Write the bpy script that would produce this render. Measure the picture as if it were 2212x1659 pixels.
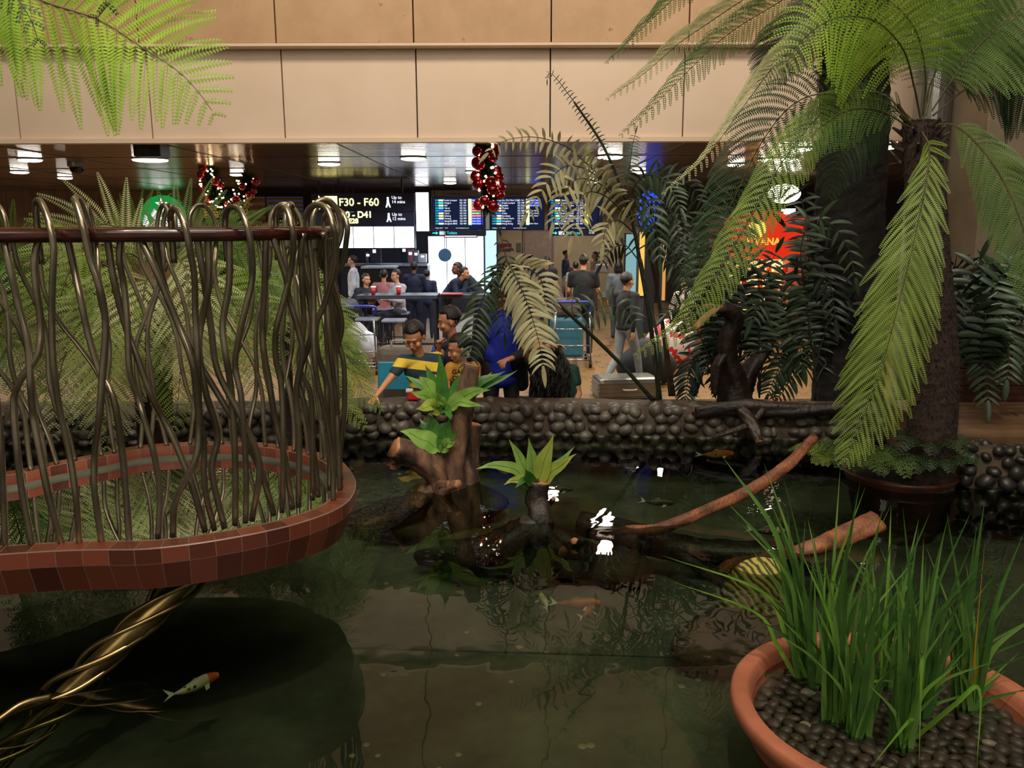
import bpy, bmesh, math, random
from mathutils import Vector, Matrix, Euler
R = random.Random(7)
PI = math.pi
V = Vector
sc = bpy.context.scene
COL = sc.collection
for o in list(bpy.data.objects):
    bpy.data.objects.remove(o, do_unlink=True)

# ---------------------------------------------------------------- camera
W_, H_, FPX = 2212.0, 1659.0, 1800.0
CAMZ = 2.15
TH = math.radians(10.86)
RO = math.radians(0.2)
FW = V((0, math.cos(TH), -math.sin(TH)))
_r0 = V((1, 0, 0)); _u0 = V((0, math.sin(TH), math.cos(TH)))
RT = _r0 * math.cos(RO) - _u0 * math.sin(RO)
UP = _u0 * math.cos(RO) + _r0 * math.sin(RO)
CAM = V((0, 0, CAMZ))
cd = bpy.data.cameras.new('camera')
cam = bpy.data.objects.new('camera', cd); COL.objects.link(cam)
cd.sensor_fit = 'HORIZONTAL'; cd.sensor_width = 36.0; cd.lens = 36.0 * FPX / W_
cd.clip_start = 0.05; cd.clip_end = 200
m = Matrix.Identity(4)
for i in range(3):
    m[i][0] = RT[i]; m[i][1] = UP[i]; m[i][2] = -FW[i]; m[i][3] = CAM[i]
cam.matrix_world = m
sc.camera = cam

def P(px, py, d=None, z=None, x=None):
    """pixel of the photograph -> point of the place, at world distance d (y) or on height z"""
    q = FW + RT * ((px - W_ / 2) / FPX) + UP * ((H_ / 2 - py) / FPX)
    if z is not None: t = (z - CAMZ) / q.z
    elif x is not None: t = x / q.x
    else: t = d / q.y
    return CAM + q * t

# ---------------------------------------------------------------- exposure, world, lights
vs = sc.view_settings
vs.view_transform = 'Standard'; vs.look = 'None'; vs.exposure = 0.0; vs.gamma = 1.0
vs.use_curve_mapping = False
w = bpy.data.worlds.new('world'); sc.world = w; w.use_nodes = True
bg = w.node_tree.nodes['Background']; bg.inputs[0].default_value = (0.55, 0.5, 0.42, 1); bg.inputs[1].default_value = 0.35

def lamp(kind, name, loc, target, energy, color, size=0.5, size_y=None, spot=None, blend=0.5, spread=None):
    l = bpy.data.lights.new(name, kind); l.energy = energy; l.color = color
    if kind == 'AREA':
        l.size = size
        if size_y: l.shape = 'RECTANGLE'; l.size_y = size_y
        if spread: l.spread = spread
    elif kind == 'SPOT':
        l.spot_size = math.radians(spot); l.spot_blend = blend; l.shadow_soft_size = size
    else: l.shadow_soft_size = size
    o = bpy.data.objects.new(name, l); COL.objects.link(o); o.location = loc
    if target is not None:
        o.rotation_euler = (V(target) - V(loc)).to_track_quat('-Z', 'Y').to_euler()
    return o
WARM = (1.0, 0.80, 0.58)
lamp('AREA', 'atrium_lamp', (0, 5.0, 6.95), (0, 9.2, 3.7), 430, (1.0, 0.83, 0.66), 10, 1.5)
lamp('AREA', 'atrium_lamp', (0, -2.0, 5.5), (0, 4, 1.5), 160, (1.0, 0.86, 0.70), 7, 2.5)
lamp('AREA', 'atrium_lamp', (0.5, 1.5, 6.9), (0.5, 4.5, 0.5), 230, (1.0, 0.88, 0.72), 5, 3)
lamp('SPOT', 'spot_lamp', (1.2, 0.6, 6.6), P(1900, 600, 4.8), 900, (1.0, 0.95, 0.72), 0.12, spot=34)
lamp('SPOT', 'spot_lamp', (-1.0, 0.8, 6.6), P(300, 700, 5.0), 900, (1.0, 0.95, 0.72), 0.12, spot=36)
lamp('SPOT', 'spot_lamp', (0.4, 1.2, 6.7), P(1060, 940, 4.9), 420, (1.0, 0.93, 0.75), 0.1, spot=20)
lamp('SPOT', 'spot_lamp', (1.8, 0.3, 6.5), P(1950, 1300, 2.6), 560, (1.0, 0.93, 0.75), 0.12, spot=26)
lamp('SPOT', 'spot_lamp', (-1.8, 0.4, 6.3), P(200, 120, 3.2), 330, (1.0, 0.93, 0.7), 0.12, spot=26)
for _x, _y in ((-12, 19.5), (-9, 20.3), (-10, 15), (-3, 21.5), (1, 23), (3.2, 22.5), (7, 20), (-5, 16), (-1.5, 15.5), (1.5, 16), (0.6, 12.2), (-1.2, 12), (2.5, 13.5), (-0.3, 9.9), (1.2, 10.2)):
    lamp('SPOT', 'concourse_fill', (_x, _y, 2.98), (_x, _y, 0), 110, (.88, .92, 1) if -3 <= _x < 0 else (1, .88, .68), .10, spot=160, blend=.5)  # unseen fill spots added to brighten the far walls and people
lamp('SPOT', 'spot_lamp', (0.9, 2.5, 6.8), P(1200, 560, 6.3), 260, (1.0, 0.93, 0.75), 0.12, spot=26)
lamp('SPOT', 'spot_lamp', (0.3, 0.0, 6.8), P(200, 1180, 2.9), 350, (1.0, 0.86, 0.68), 0.15, spot=34)

# ---------------------------------------------------------------- materials
MATS = {}
def hexc(h):
    h = h.lstrip('#'); c = [int(h[i:i + 2], 16) / 255 for i in (0, 2, 4)]
    return tuple(((v + 0.055) / 1.055) ** 2.4 if v > 0.04045 else v / 12.92 for v in c) + (1,)
class NT:
    def __init__(s, name):
        s.m = bpy.data.materials.new(name); s.m.use_nodes = True
        s.nt = s.m.node_tree; s.b = s.nt.nodes['Principled BSDF']; s.out = s.nt.nodes['Material Output']
    def n(s, t, **kw):
        n = s.nt.nodes.new(t)
        for k, v in kw.items(): setattr(n, k, v)
        return n
    def l(s, a, b): s.nt.links.new(a, b)
    def coord(s, kind='Object', scale=(1, 1, 1), rot=(0, 0, 0)):
        tc = s.n('ShaderNodeTexCoord'); mp = s.n('ShaderNodeMapping')
        mp.inputs['Scale'].default_value = scale; mp.inputs['Rotation'].default_value = rot
        s.l(tc.outputs[kind], mp.inputs[0]); return mp.outputs[0]
    def noise(s, vec, scale, detail=4, rough=.55, dist=0):
        n = s.n('ShaderNodeTexNoise'); n.inputs['Scale'].default_value = scale
        n.inputs['Detail'].default_value = detail; n.inputs['Roughness'].default_value = rough
        n.inputs['Distortion'].default_value = dist
        s.l(vec, n.inputs['Vector']); return n.outputs[0]
    def ramp(s, fac, stops, interp='LINEAR'):
        r = s.n('ShaderNodeValToRGB'); cr = r.color_ramp; cr.interpolation = interp
        while len(cr.elements) > 1: cr.elements.remove(cr.elements[-1])
        cr.elements[0].position = stops[0][0]; cr.elements[0].color = stops[0][1]
        for p, c in stops[1:]:
            e = cr.elements.new(p); e.color = c
        s.l(fac, r.inputs[0]); return r.outputs[0]
    def bump(s, h, strength=.3, dist=.01):
        b = s.n('ShaderNodeBump'); b.inputs['Strength'].default_value = strength; b.inputs['Distance'].default_value = dist
        s.l(h, b.inputs['Height']); s.l(b.outputs[0], s.b.inputs['Normal']); return b
def mat(name, c, rough=.6, metal=0, c2=None, ns=8, bump=0, bd=.01, bs=None, spec=None, sheen=0, trans=0, emit=None, es=0, stretch=(1, 1, 1), coat=0, alpha=None, sss=0):
    if name in MATS: return MATS[name]
    s = NT(name); c = hexc(c) if isinstance(c, str) else c
    b = s.b
    b.inputs['Roughness'].default_value = rough; b.inputs['Metallic'].default_value = metal
    if spec is not None: b.inputs['Specular IOR Level'].default_value = spec
    if coat: b.inputs['Coat Weight'].default_value = coat; b.inputs['Coat Roughness'].default_value = .08
    c2 = hexc(c2) if isinstance(c2, str) else (c2 or tuple(v * .8 for v in c[:3]) + (1,))
    v = s.coord('Object', stretch)
    s.l(s.ramp(s.noise(v, ns), [(.35, c2), (.65, c)]), b.inputs['Base Color'])
    if bump: s.bump(s.noise(v, bs or ns * 3), bump, bd)
    if trans: b.inputs['Transmission Weight'].default_value = trans
    if emit: b.inputs['Emission Color'].default_value = hexc(emit); b.inputs['Emission Strength'].default_value = es
    if sss: b.inputs['Subsurface Weight'].default_value = sss; b.inputs['Subsurface Scale'].default_value = .01
    MATS[name] = s.m; return s.m
def leafmat(name, c, c2, rough=.45, ns=6, trl=.35, backc=None):
    if name in MATS: return MATS[name]
    s = NT(name); v = s.coord('Object')
    col = s.ramp(s.noise(v, ns, 3), [(.3, hexc(c2)), (.7, hexc(c))])
    s.l(col, s.b.inputs['Base Color']); s.b.inputs['Roughness'].default_value = rough
    s.b.inputs['Specular IOR Level'].default_value = .35
    t = s.n('ShaderNodeBsdfTranslucent'); mx = s.n('ShaderNodeMixShader'); mx.inputs[0].default_value = trl
    s.l(col, t.inputs[0]); s.l(s.b.outputs[0], mx.inputs[1]); s.l(t.outputs[0], mx.inputs[2])
    s.l(mx.outputs[0], s.out.inputs[0])
    MATS[name] = s.m; return s.m
def emat(name, c, strength):
    if name in MATS: return MATS[name]
    s = NT(name); s.b.inputs['Base Color'].default_value = (0, 0, 0, 1)
    s.b.inputs['Emission Color'].default_value = hexc(c); s.b.inputs['Emission Strength'].default_value = strength
    MATS[name] = s.m; return s.m

# ---------------------------------------------------------------- mesh helper
ORG = {}
class MB:
    def __init__(s): s.v = []; s.f = []; s.mi = []; s.cur = 0; s.uv = None
    def add(s, vs_, fs, mi=None):
        n = len(s.v); s.v.extend([tuple(p) for p in vs_])
        for f in fs: s.f.append(tuple(i + n for i in f)); s.mi.append(s.cur if mi is None else mi)
        return n
    def box(s, c, size, rot=None, bev=0):
        c = V(c); sx, sy, sz = (a / 2 for a in size)
        if bev and min(sx, sy, sz) > bev * 1.05:
            bm = bmesh.new(); bmesh.ops.create_cube(bm, size=1)
            for vv in bm.verts: vv.co = V((vv.co.x * sx * 2, vv.co.y * sy * 2, vv.co.z * sz * 2))
            bmesh.ops.bevel(bm, geom=list(bm.edges), offset=bev, segments=2, affect='EDGES', profile=.6)
            bm.verts.index_update()
            M = rot.to_matrix() if isinstance(rot, Euler) else (rot or Matrix.Identity(3))
            s.add([M @ vv.co + c for vv in bm.verts], [[vv.index for vv in f.verts] for f in bm.faces]); bm.free(); return
        M = rot.to_matrix() if isinstance(rot, Euler) else (rot or Matrix.Identity(3))
        p = [M @ V((x * sx, y * sy, z * sz)) + c for x in (-1, 1) for y in (-1, 1) for z in (-1, 1)]
        s.add(p, [(0, 1, 3, 2), (4, 6, 7, 5), (0, 4, 5, 1), (2, 3, 7, 6), (0, 2, 6, 4), (1, 5, 7, 3)])
    def tube(s, pts, r, seg=8, cap=True, flat=None):
        pts = [V(p) for p in pts]; n = len(pts)
        if n < 2: return
        rs = r if isinstance(r, (list, tuple)) else [r] * n
        t0 = (pts[1] - pts[0]).normalized()
        a = t0.orthogonal().normalized(); rings = []; prev = t0
        for i in range(n):
            t = (pts[min(i + 1, n - 1)] - pts[max(i - 1, 0)])
            t = t.normalized() if t.length > 1e-9 else prev
            a = (a - t * a.dot(t))
            a = a.normalized() if a.length > 1e-6 else t.orthogonal().normalized()
            b = t.cross(a); prev = t
            rings.append([pts[i] + (a * math.cos(2 * PI * k / seg) + b * math.sin(2 * PI * k / seg)) * rs[i] for k in range(seg)])
        vv = [p for rg in rings for p in rg]; ff = []
        for i in range(n - 1):
            for k in range(seg):
                k2 = (k + 1) % seg
                ff.append((i * seg + k, i * seg + k2, (i + 1) * seg + k2, (i + 1) * seg + k))
        if cap:
            ff.append(tuple(range(seg - 1, -1, -1))); ff.append(tuple((n - 1) * seg + k for k in range(seg)))
        s.add(vv, ff)
    def ell(s, c, r, rot=None, nu=12, nv=8, fn=None):
        c = V(c); r = (r, r, r) if isinstance(r, (int, float)) else r
        M = rot if rot is not None else Matrix.Identity(3)
        vv = [M @ V((0, 0, -r[2])) + c]
        for j in range(1, nv):
            ph = -PI / 2 + PI * j / nv
            for i in range(nu):
                th = 2 * PI * i / nu
                p = V((r[0] * math.cos(ph) * math.cos(th), r[1] * math.cos(ph) * math.sin(th), r[2] * math.sin(ph)))
                if fn: p = fn(p)
                vv.append(M @ p + c)
        vv.append(M @ V((0, 0, r[2])) + c); ff = []
        for i in range(nu): ff.append((0, 1 + (i + 1) % nu, 1 + i))
        for j in range(nv - 2):
            for i in range(nu):
                a = 1 + j * nu + i; b = 1 + j * nu + (i + 1) % nu
                ff.append((a, b, b + nu, a + nu))
        L = len(vv) - 1
        for i in range(nu): ff.append((L, L - nu + i, L - nu + (i + 1) % nu))
        s.add(vv, ff)
    def lathe(s, c, prof, seg=48, close=False):
        c = V(c); vv = []; ff = []
        for (r_, z_) in prof:
            for k in range(seg):
                a = 2 * PI * k / seg; vv.append(c + V((r_ * math.cos(a), r_ * math.sin(a), z_)))
        n = len(prof)
        for i in range(n - 1):
            for k in range(seg):
                k2 = (k + 1) % seg; ff.append((i * seg + k, i * seg + k2, (i + 1) * seg + k2, (i + 1) * seg + k))
        s.add(vv, ff)
    def quad(s, a, b, c, d): s.add([a, b, c, d], [(0, 1, 2, 3)])
    def build(s, name, mats, parent=None, smooth=False, origin=None, mods=None):
        me = bpy.data.meshes.new(name)
        if parent is not None: org = ORG[parent.name]
        elif origin is not None: org = V(origin)
        else:
            xs = [p[0] for p in s.v]; ys = [p[1] for p in s.v]; zs = [p[2] for p in s.v]
            org = V(((min(xs) + max(xs)) / 2, (min(ys) + max(ys)) / 2, min(zs)))
        me.from_pydata([(p[0] - org.x, p[1] - org.y, p[2] - org.z) for p in s.v], [], s.f)
        mats = mats if isinstance(mats, (list, tuple)) else [mats]
        for mm in mats: me.materials.append(mm)
        if any(s.mi): me.polygons.foreach_set('material_index', s.mi)
        if smooth: me.polygons.foreach_set('use_smooth', [True] * len(me.polygons))
        if s.uv:
            ul = me.uv_layers.new(name='UVMap'); flat = []
            for lp in me.loops: flat.extend(s.uv[lp.vertex_index])
            ul.data.foreach_set('uv', flat)
        me.update()
        o = bpy.data.objects.new(name, me); COL.objects.link(o)
        if parent is not None: o.parent = parent
        else: o.location = org
        ORG[o.name] = org
        if mods: mods(o)
        return o
def tag(o, label=None, cat=None, group=None, kind=None):
    if label: o['label'] = label
    if cat: o['category'] = cat
    if group: o['group'] = group
    if kind: o['kind'] = kind
    return o
def thing(name, loc, label, cat, group=None):
    o = bpy.data.objects.new(name, None); COL.objects.link(o); o.location = V(loc); o.empty_display_size = .1
    ORG[o.name] = V(loc); return tag(o, label, cat, group)
def struct(mb, name, m, smooth=False, **kw):
    return tag(mb.build(name, m, smooth=smooth, **kw), kind='structure')
def spline(pts, n=8):
    pts = [V(p) for p in pts]; out = []
    P_ = [pts[0] * 2 - pts[1]] + pts + [pts[-1] * 2 - pts[-2]]
    for i in range(1, len(P_) - 2):
        a, b, c, d = P_[i - 1:i + 3]
        for k in range(n):
            t = k / n
            out.append(.5 * ((2 * b) + (c - a) * t + (2 * a - 5 * b + 4 * c - d) * t * t + (3 * b - a - 3 * c + d) * t ** 3))
    out.append(pts[-1]); return out
def resample(pts, n):
    L = [0]
    for a, b in zip(pts, pts[1:]): L.append(L[-1] + (b - a).length)
    T = L[-1]; out = []; j = 0
    for i in range(n):
        s_ = T * i / (n - 1)
        while j < len(L) - 2 and L[j + 1] < s_: j += 1
        q = (s_ - L[j]) / max(1e-9, L[j + 1] - L[j]); out.append(pts[j].lerp(pts[j + 1], min(1, max(0, q))))
    return out, T
def text(body, loc, size, m, parent, align='LEFT', name='lettering', rotz=0, ext=.002, space=1.0, sx=1, bold=0):
    cu = bpy.data.curves.new(name, 'FONT'); cu.body = body; cu.size = size; cu.align_x = align; cu.align_y = 'CENTER'
    cu.extrude = ext; cu.space_line = space; cu.offset = bold; cu.materials.append(m)
    o = bpy.data.objects.new(name, cu); COL.objects.link(o); o.parent = parent
    org = ORG[parent.name]; o.location = V(loc) - org; o.rotation_euler = (PI / 2, 0, rotz); o.scale = (sx, 1, 1)
    ORG[o.name] = org; return o
def copy_tree(o, parent=None, loc=None):
    c = o.copy(); COL.objects.link(c); c.parent = parent
    if loc is not None: c.location = loc
    ORG[c.name] = V(c.location) if parent is None else ORG[parent.name]
    for ch in [x for x in o.children]: copy_tree(ch, c)
    return c
# ================================================================ THE SETTING
WZ = 0.50      # water level
PF = 0.12      # pond floor
BY = 9.1       # bulkhead distance
CZ = 3.02      # concourse ceiling
# concourse floor: tan patterned carpet
s = NT('carpet'); v = s.coord('Object')
n1 = s.noise(v, 1.6, 2, .5, 2.2); 
def band(s, f, c, wdt):
    a = s.n('ShaderNodeMath', operation='SUBTRACT'); s.l(f, a.inputs[0]); a.inputs[1].default_value = c
    b = s.n('ShaderNodeMath', operation='ABSOLUTE'); s.l(a.outputs[0], b.inputs[0])
    k = s.n('ShaderNodeMath', operation='LESS_THAN'); s.l(b.outputs[0], k.inputs[0]); k.inputs[1].default_value = wdt
    return k.outputs[0]
b1 = band(s, n1, .5, .017)
gate = s.n('ShaderNodeMath', operation='GREATER_THAN'); s.l(s.noise(v, 3.1, 1), gate.inputs[0]); gate.inputs[1].default_value = .47
mul = s.n('ShaderNodeMath', operation='MULTIPLY'); s.l(b1, mul.inputs[0]); s.l(gate.outputs[0], mul.inputs[1])
base = s.ramp(s.noise(v, 30, 4), [(.3, hexc('#5e411b')), (.7, hexc('#7c5a27'))])
mx = s.n('ShaderNodeMix', data_type='RGBA'); s.l(mul.outputs[0], mx.inputs[0]); s.l(base, mx.inputs[6]); mx.inputs[7].default_value = hexc('#1d1408')
s.l(mx.outputs[2], s.b.inputs['Base Color']); s.b.inputs['Roughness'].default_value = .55; M_carpet = s.m
mb = MB(); mb.box((0, 16.3, -.05), (34, 18.4, .1)); struct(mb, 'floor', M_carpet)

# concourse ceiling: polished metal strips, wavy reflections
s = NT('ceiling_metal'); v = s.coord('Object')
c = s.ramp(s.noise(s.coord('Object', (.15, .3, 1)), 1.2, 2), [(.35, hexc('#8a7464')), (.65, hexc('#a8968a'))])
s.l(c, s.b.inputs['Base Color']); s.b.inputs['Metallic'].default_value = .75; s.b.inputs['Roughness'].default_value = .2
wv = s.n('ShaderNodeTexWave'); wv.bands_direction = 'Y'; wv.inputs['Scale'].default_value = 2.2; wv.inputs['Distortion'].default_value = .4
s.l(v, wv.inputs[0]); nz = s.noise(s.coord('Object', (.5, 6, 1)), 2.0, 2)
ad = s.n('ShaderNodeMath', operation='ADD'); s.l(wv.outputs[1], ad.inputs[0]); s.l(nz, ad.inputs[1])
s.bump(ad.outputs[0], .10, .05); M_ceil = s.m
mb = MB(); mb.box((0, (BY + 25.3) / 2, CZ + .05), (34, 25.1 - BY, .1)); struct(mb, 'ceiling', M_ceil)
mb = MB()
for y in (11.2, 13.4, 16, 19): mb.box((0, y, CZ - .0015), (34, .012, .004))
for k in range(-9, 10):
    x0 = k * 1.9; mb.tube([(x0, BY + .05, CZ - .001), (x0 * 1.0, 22, CZ - .001)], .006, 4)
struct(mb, 'trim_1', mat('joint_dark', '#1a1410', .6))

# bulkhead: pale lower panels, beige stone upper panels
M_pale = mat('bulkhead_pale', '#e8d3bd', .55, c2='#e2ccb4', ns=1.5)
s = NT('bulkhead_stone'); v = s.coord('Object')
base = s.ramp(s.noise(v, 1.3, 6, .65), [(.3, hexc('#b08c64')), (.55, hexc('#c19d76')), (.75, hexc('#c7a684'))])
sp = s.ramp(s.noise(v, 9, 3, .6), [(.24, (1, 1, 1, 1)), (.3, (0, 0, 0, 1))])
mx = s.n('ShaderNodeMix', data_type='RGBA'); s.l(sp, mx.inputs[0]); s.l(base, mx.inputs[6]); mx.inputs[7].default_value = hexc('#9a6d42')
s.l(mx.outputs[2], s.b.inputs['Base Color']); s.b.inputs['Roughness'].default_value = .5; M_stone = s.m
pw = 1.393; x00 = P(611, 200, BY).x
zt = 3.93
mb = MB()
for k in range(-8, 12):
    xa = x00 + k * pw
    mb.box((xa + pw / 2, BY + .04, (CZ - .0 + zt) / 2 + .02), (pw - .014, .08, zt - CZ + .04), bev=.003)
mb2 = MB()
for k in range(-8, 12):
    xa = x00 + k * pw
    mb2.box((xa + pw / 2, BY - .12, zt + .03 + 1.6), (pw - .014, .08, 3.2), bev=.003)
struct(mb, 'wall_lower', M_pale); struct(mb2, 'wall_upper', M_stone)
mb = MB(); mb.box((x00 + 2 * pw, BY + .14, (CZ + 7.1) / 2), (20 * pw, .1, 7.1 - CZ)); mb.box((x00 + 2 * pw, BY + .03, zt + 1.65), (20 * pw, .2, 3.1)); struct(mb, 'wall_backing', mat('joint_dark', '#1a1410'))
mb = MB(); mb.box((x00 + 2 * pw, BY - .09, zt + .012), (20 * pw, .17, .026)); mb.box((x00 + 2 * pw, BY + .02, CZ + .0), (20 * pw, .14, .045)); struct(mb, 'trim_2', M_pale)
# room above and around the pond (what the water mirrors)
M_dark = mat('room_dark', '#4a4238', .8)
mb = MB(); mb.box((0, 2.6, 7.15), (27, 13.4, .1)); struct(mb, 'ceiling_atrium', mat('atrium_ceiling', '#57493a', .8))
mb = MB(); mb.box((-13, 6, 3.5), (.1, 20, 7.4)); struct(mb, 'wall_left', M_dark)
mb = MB(); mb.box((13, 6, 3.5), (.1, 20, 7.4)); struct(mb, 'wall_right', M_dark)
# far walls of the concourse
M_wood = NT('pine_wall'); s = M_wood; v = s.coord('Object', (1, 1, .12))
c = s.ramp(s.noise(v, 5, 5, .6, .6), [(.3, hexc('#7d5a3a')), (.7, hexc('#a07850'))])
kn = s.ramp(s.noise(s.coord('Object'), 4.5, 2), [(.22, (1, 1, 1, 1)), (.27, (0, 0, 0, 1))])
mx = s.n('ShaderNodeMix', data_type='RGBA'); s.l(kn, mx.inputs[0]); s.l(c, mx.inputs[6]); mx.inputs[7].default_value = hexc('#3c2412')
s.l(mx.outputs[2], s.b.inputs['Base Color']); s.b.inputs['Roughness'].default_value = .5; M_wood = s.m
def px(x, d): return P(x, 484, d).x
yw = 22.0
mb = MB(); xa, xb = px(-500, yw), px(440, yw); n = 9
for k in range(n):
    a = xa + (xb - xa) * k / n; b = xa + (xb - xa) * (k + 1) / n
    mb.box(((a + b) / 2, yw, 1.55), (b - a - .012, .12, 3.1))
struct(mb, 'wall_pine', M_wood)
mb = MB(); mb.box(((px(440, yw) + px(930, yw)) / 2, 24, 1.5), (px(930, yw) - px(440, yw) + 2, .1, 3.2)); struct(mb, 'wall_cafe', mat('cafe_wall', '#20263a', .6, c2='#171b29', ns=3))
yb = 25.0
mb = MB(); mb.box(((px(1060, yb) + px(1450, yb)) / 2, yb, 1.55), (px(1450, yb) - px(1060, yb), .1, 3.2)); struct(mb, 'wall_back', mat('back_wall', '#b3a48c', .7, c2='#a99a82', ns=2))
mb = MB(); mb.box(((px(1060, yb) + px(1450, yb)) / 2, yb - .08, .07), (px(1450, yb) - px(1060, yb), .06, .14)); struct(mb, 'baseboard_back', mat('skirting', '#c9c9c4', .5))
mb = MB(); xa, xb = px(1133, yb), px(1192, yb); za = 1.95
mb.box(((xa + xb) / 2, yb - .07, za / 2), (xb - xa, .05, za), bev=.006); d1 = struct(mb, 'door_1', mat('door_grey', '#9c8884', .6))
mb = MB()
for xx in (xa - .03, xb + .03): mb.box((xx, yb - .07, za / 2), (.05, .08, za + .06))
mb.box(((xa + xb) / 2, yb - .07, za + .03), (xb - xa + .1, .08, .05)); mb.build('door_frame', mat('door_frame', '#8a7a76'), d1)
mb = MB(); mb.ell((xb - .07, yb - .13, .95), .03); mb.build('door_handle', mat('chrome', '#c8c8cc', .2, 1), d1)
# dark shop zone on the right
mb = MB(); mb.box(((px(1450, 20) + 13) / 2, 23, 1.5), (13 - px(1450, 20), .1, 3.2)); struct(mb, 'wall_shops', mat('shop_wall', '#2a211b', .6))

# concrete column and steel strip at the right
mb = MB(); xa = px(2112, 7.6)
mb.box((xa + .75, 8.2, 3.5), (1.5, 1.2, 7), bev=.01); struct(mb, 'wall_column', mat('concrete', '#8a7d68', .7, c2='#7c705d', ns=4, bump=.15))
mb = MB(); mb.tube([(xa - .16, 8.3, 0), (xa - .16, 8.3, 7)], .17, 20); struct(mb, 'trim_3', mat('steel_grey', '#8a8a86', .35, .8))

# ---------------------------------------------------------------- pond
s = NT('pond_floor'); v = s.coord('Object')
c = s.ramp(s.noise(v, 2.2, 6, .65), [(.3, hexc('#2c3226')), (.5, hexc('#474e3e')), (.72, hexc('#626856'))])
s.l(c, s.b.inputs['Base Color']); s.b.inputs['Roughness'].default_value = .9; M_pf = s.m
mb = MB(); mb.box((0, 3.3, PF - .05), (20, 9.0, .1)); struct(mb, 'pond_floor', M_pf)
def watermat(name, tint, bs, bd):
    s = NT(name); s.nt.nodes.remove(s.b)
    tr = s.n('ShaderNodeBsdfTransparent'); tr.inputs[0].default_value = tint
    gl = s.n('ShaderNodeBsdfGlossy'); gl.inputs['Roughness'].default_value = .0
    v = s.coord('Object'); h = s.noise(v, bs, 3, .5, .3)
    h2 = s.noise(s.coord('Object', (1, .6, 1)), bs * 4, 2, .5)
    ad = s.n('ShaderNodeMath', operation='MULTIPLY_ADD'); s.l(h2, ad.inputs[0]); ad.inputs[1].default_value = .15; s.l(h, ad.inputs[2])
    b = s.n('ShaderNodeBump'); b.inputs['Strength'].default_value = 1; b.inputs['Distance'].default_value = bd
    s.l(ad.outputs[0], b.inputs['Height']); s.l(b.outputs[0], gl.inputs['Normal'])
    fr = s.n('ShaderNodeFresnel'); fr.inputs[0].default_value = 1.36; s.l(b.outputs[0], fr.inputs['Normal'])
    mx = s.n('ShaderNodeMixShader'); s.l(fr.outputs[0], mx.inputs[0]); s.l(tr.outputs[0], mx.inputs[1]); s.l(gl.outputs[0], mx.inputs[2])
    s.l(mx.outputs[0], s.out.inputs[0]); return s.m
M_water = watermat('pond_water', (.52, .58, .47, 1), 1.5, .006)
mb = MB(); mb.quad((-10, -1.2, WZ), (10, -1.2, WZ), (10, 7.8, WZ), (-10, 7.8, WZ))
tag(mb.build('pond_water', M_water), 'dark clear pond water filling the stone-edged pond', 'water', kind='stuff')

# stone-faced pond wall
M_stonewall = mat('river_stone', '#5c554d', .5, c2='#383330', ns=9, bump=.3, bs=40, bd=.004)
M_mortar = mat('mortar', '#453627', .8, c2='#2e241a', ns=12, bump=.4, bs=60)
M_darkstone = mat('dark_stone', '#2b2724', .45, c2='#1c1917', ns=9, bump=.3, bs=40, bd=.004)
def stone(mb, c, r, rr, seg=(9, 6)):
    a = [rr.uniform(-.32, .32) for _ in range(6)]
    M = Euler((rr.uniform(-.6, .6), rr.uniform(-.5, .5), rr.uniform(0, 6.3))).to_matrix()
    def fn(p):
        q = p.normalized()
        return p * (1 + a[0] * q.x * abs(q.x) + a[1] * q.y * q.z + a[2] * q.x * q.z + a[3] * q.z * q.z)
    mb.ell(c, (r, r * rr.uniform(.7, .95), r * rr.uniform(.6, .85)), M, *seg, fn=fn)
def stone_wall(name, line, z0, z1, thick, rs, m, top_m, rr, both=False):
    """line: near face plan points, left to right"""
    pts = spline([V((a[0], a[1], 0)) for a in line], 8)
    core = MB(); n = len(pts); prof = []
    for i, p in enumerate(pts):
        t = (pts[min(i + 1, n - 1)] - pts[max(i - 1, 0)]).normalized(); nn = V((-t.y, t.x, 0))
        prof.append((p, nn))
    vv = []; ff = []
    for p, nn in prof:
        for (o_, z_) in ((.02, z0), (.02, z1 - .03), (.06, z1), (thick - .05, z1 + .005), (thick, z1 - .03), (thick, 0)):
            q = p + nn * o_; vv.append((q.x, q.y, z_ + (rr.uniform(-.006, .006) if z_ > z1 - .05 else 0)))
    for i in range(n - 1):
        for k in range(5): a = i * 6 + k; ff.append((a, a + 6, a + 7, a + 1))
    core.add(vv, ff, 1)
    L = sum((b - a).length for a, b in zip(pts, pts[1:]))
    nr = max(2, int((z1 - z0) / (rs * 1.35))); nc = int(L / (rs * 1.75)); pr, _ = resample(pts, nc * 4)
    for j in range(nr + 1):
        z = z0 + (z1 - .02 - z0) * (j + .3) / nr
        for i in range(nc):
            q = pr[min(len(pr) - 2, i * 4 + (2 if j % 2 else 0) + rr.randrange(-1, 2) if i else 0)]
            k = min(len(pr) - 2, max(0, i * 4)); t = (pr[k + 1] - pr[k]).normalized(); nn = V((-t.y, t.x, 0))
            stone(core, q + nn * rr.uniform(.0, .03) + V((0, 0, min(z + rr.uniform(-.012, .012), z1 - .01))), rs * rr.uniform(.75, 1.15), rr)
    for i in range(nc):
        q = pr[min(len(pr) - 2, i * 4 + rr.randrange(0, 3))]; t = (pr[min(len(pr) - 1, i * 4 + 1)] - pr[max(0, min(len(pr) - 2, i * 4))]).normalized(); nn = V((-t.y, t.x, 0))
        stone(core, q + nn * rr.uniform(.05, thick * .6) + V((0, 0, z1 - .012)), rs * rr.uniform(.6, .95), rr)
    return struct(core, name, [m, top_m], smooth=True)
def g(x, y, z): p = P(x, y, z=z); return (p.x, p.y)
WT = .72
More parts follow.
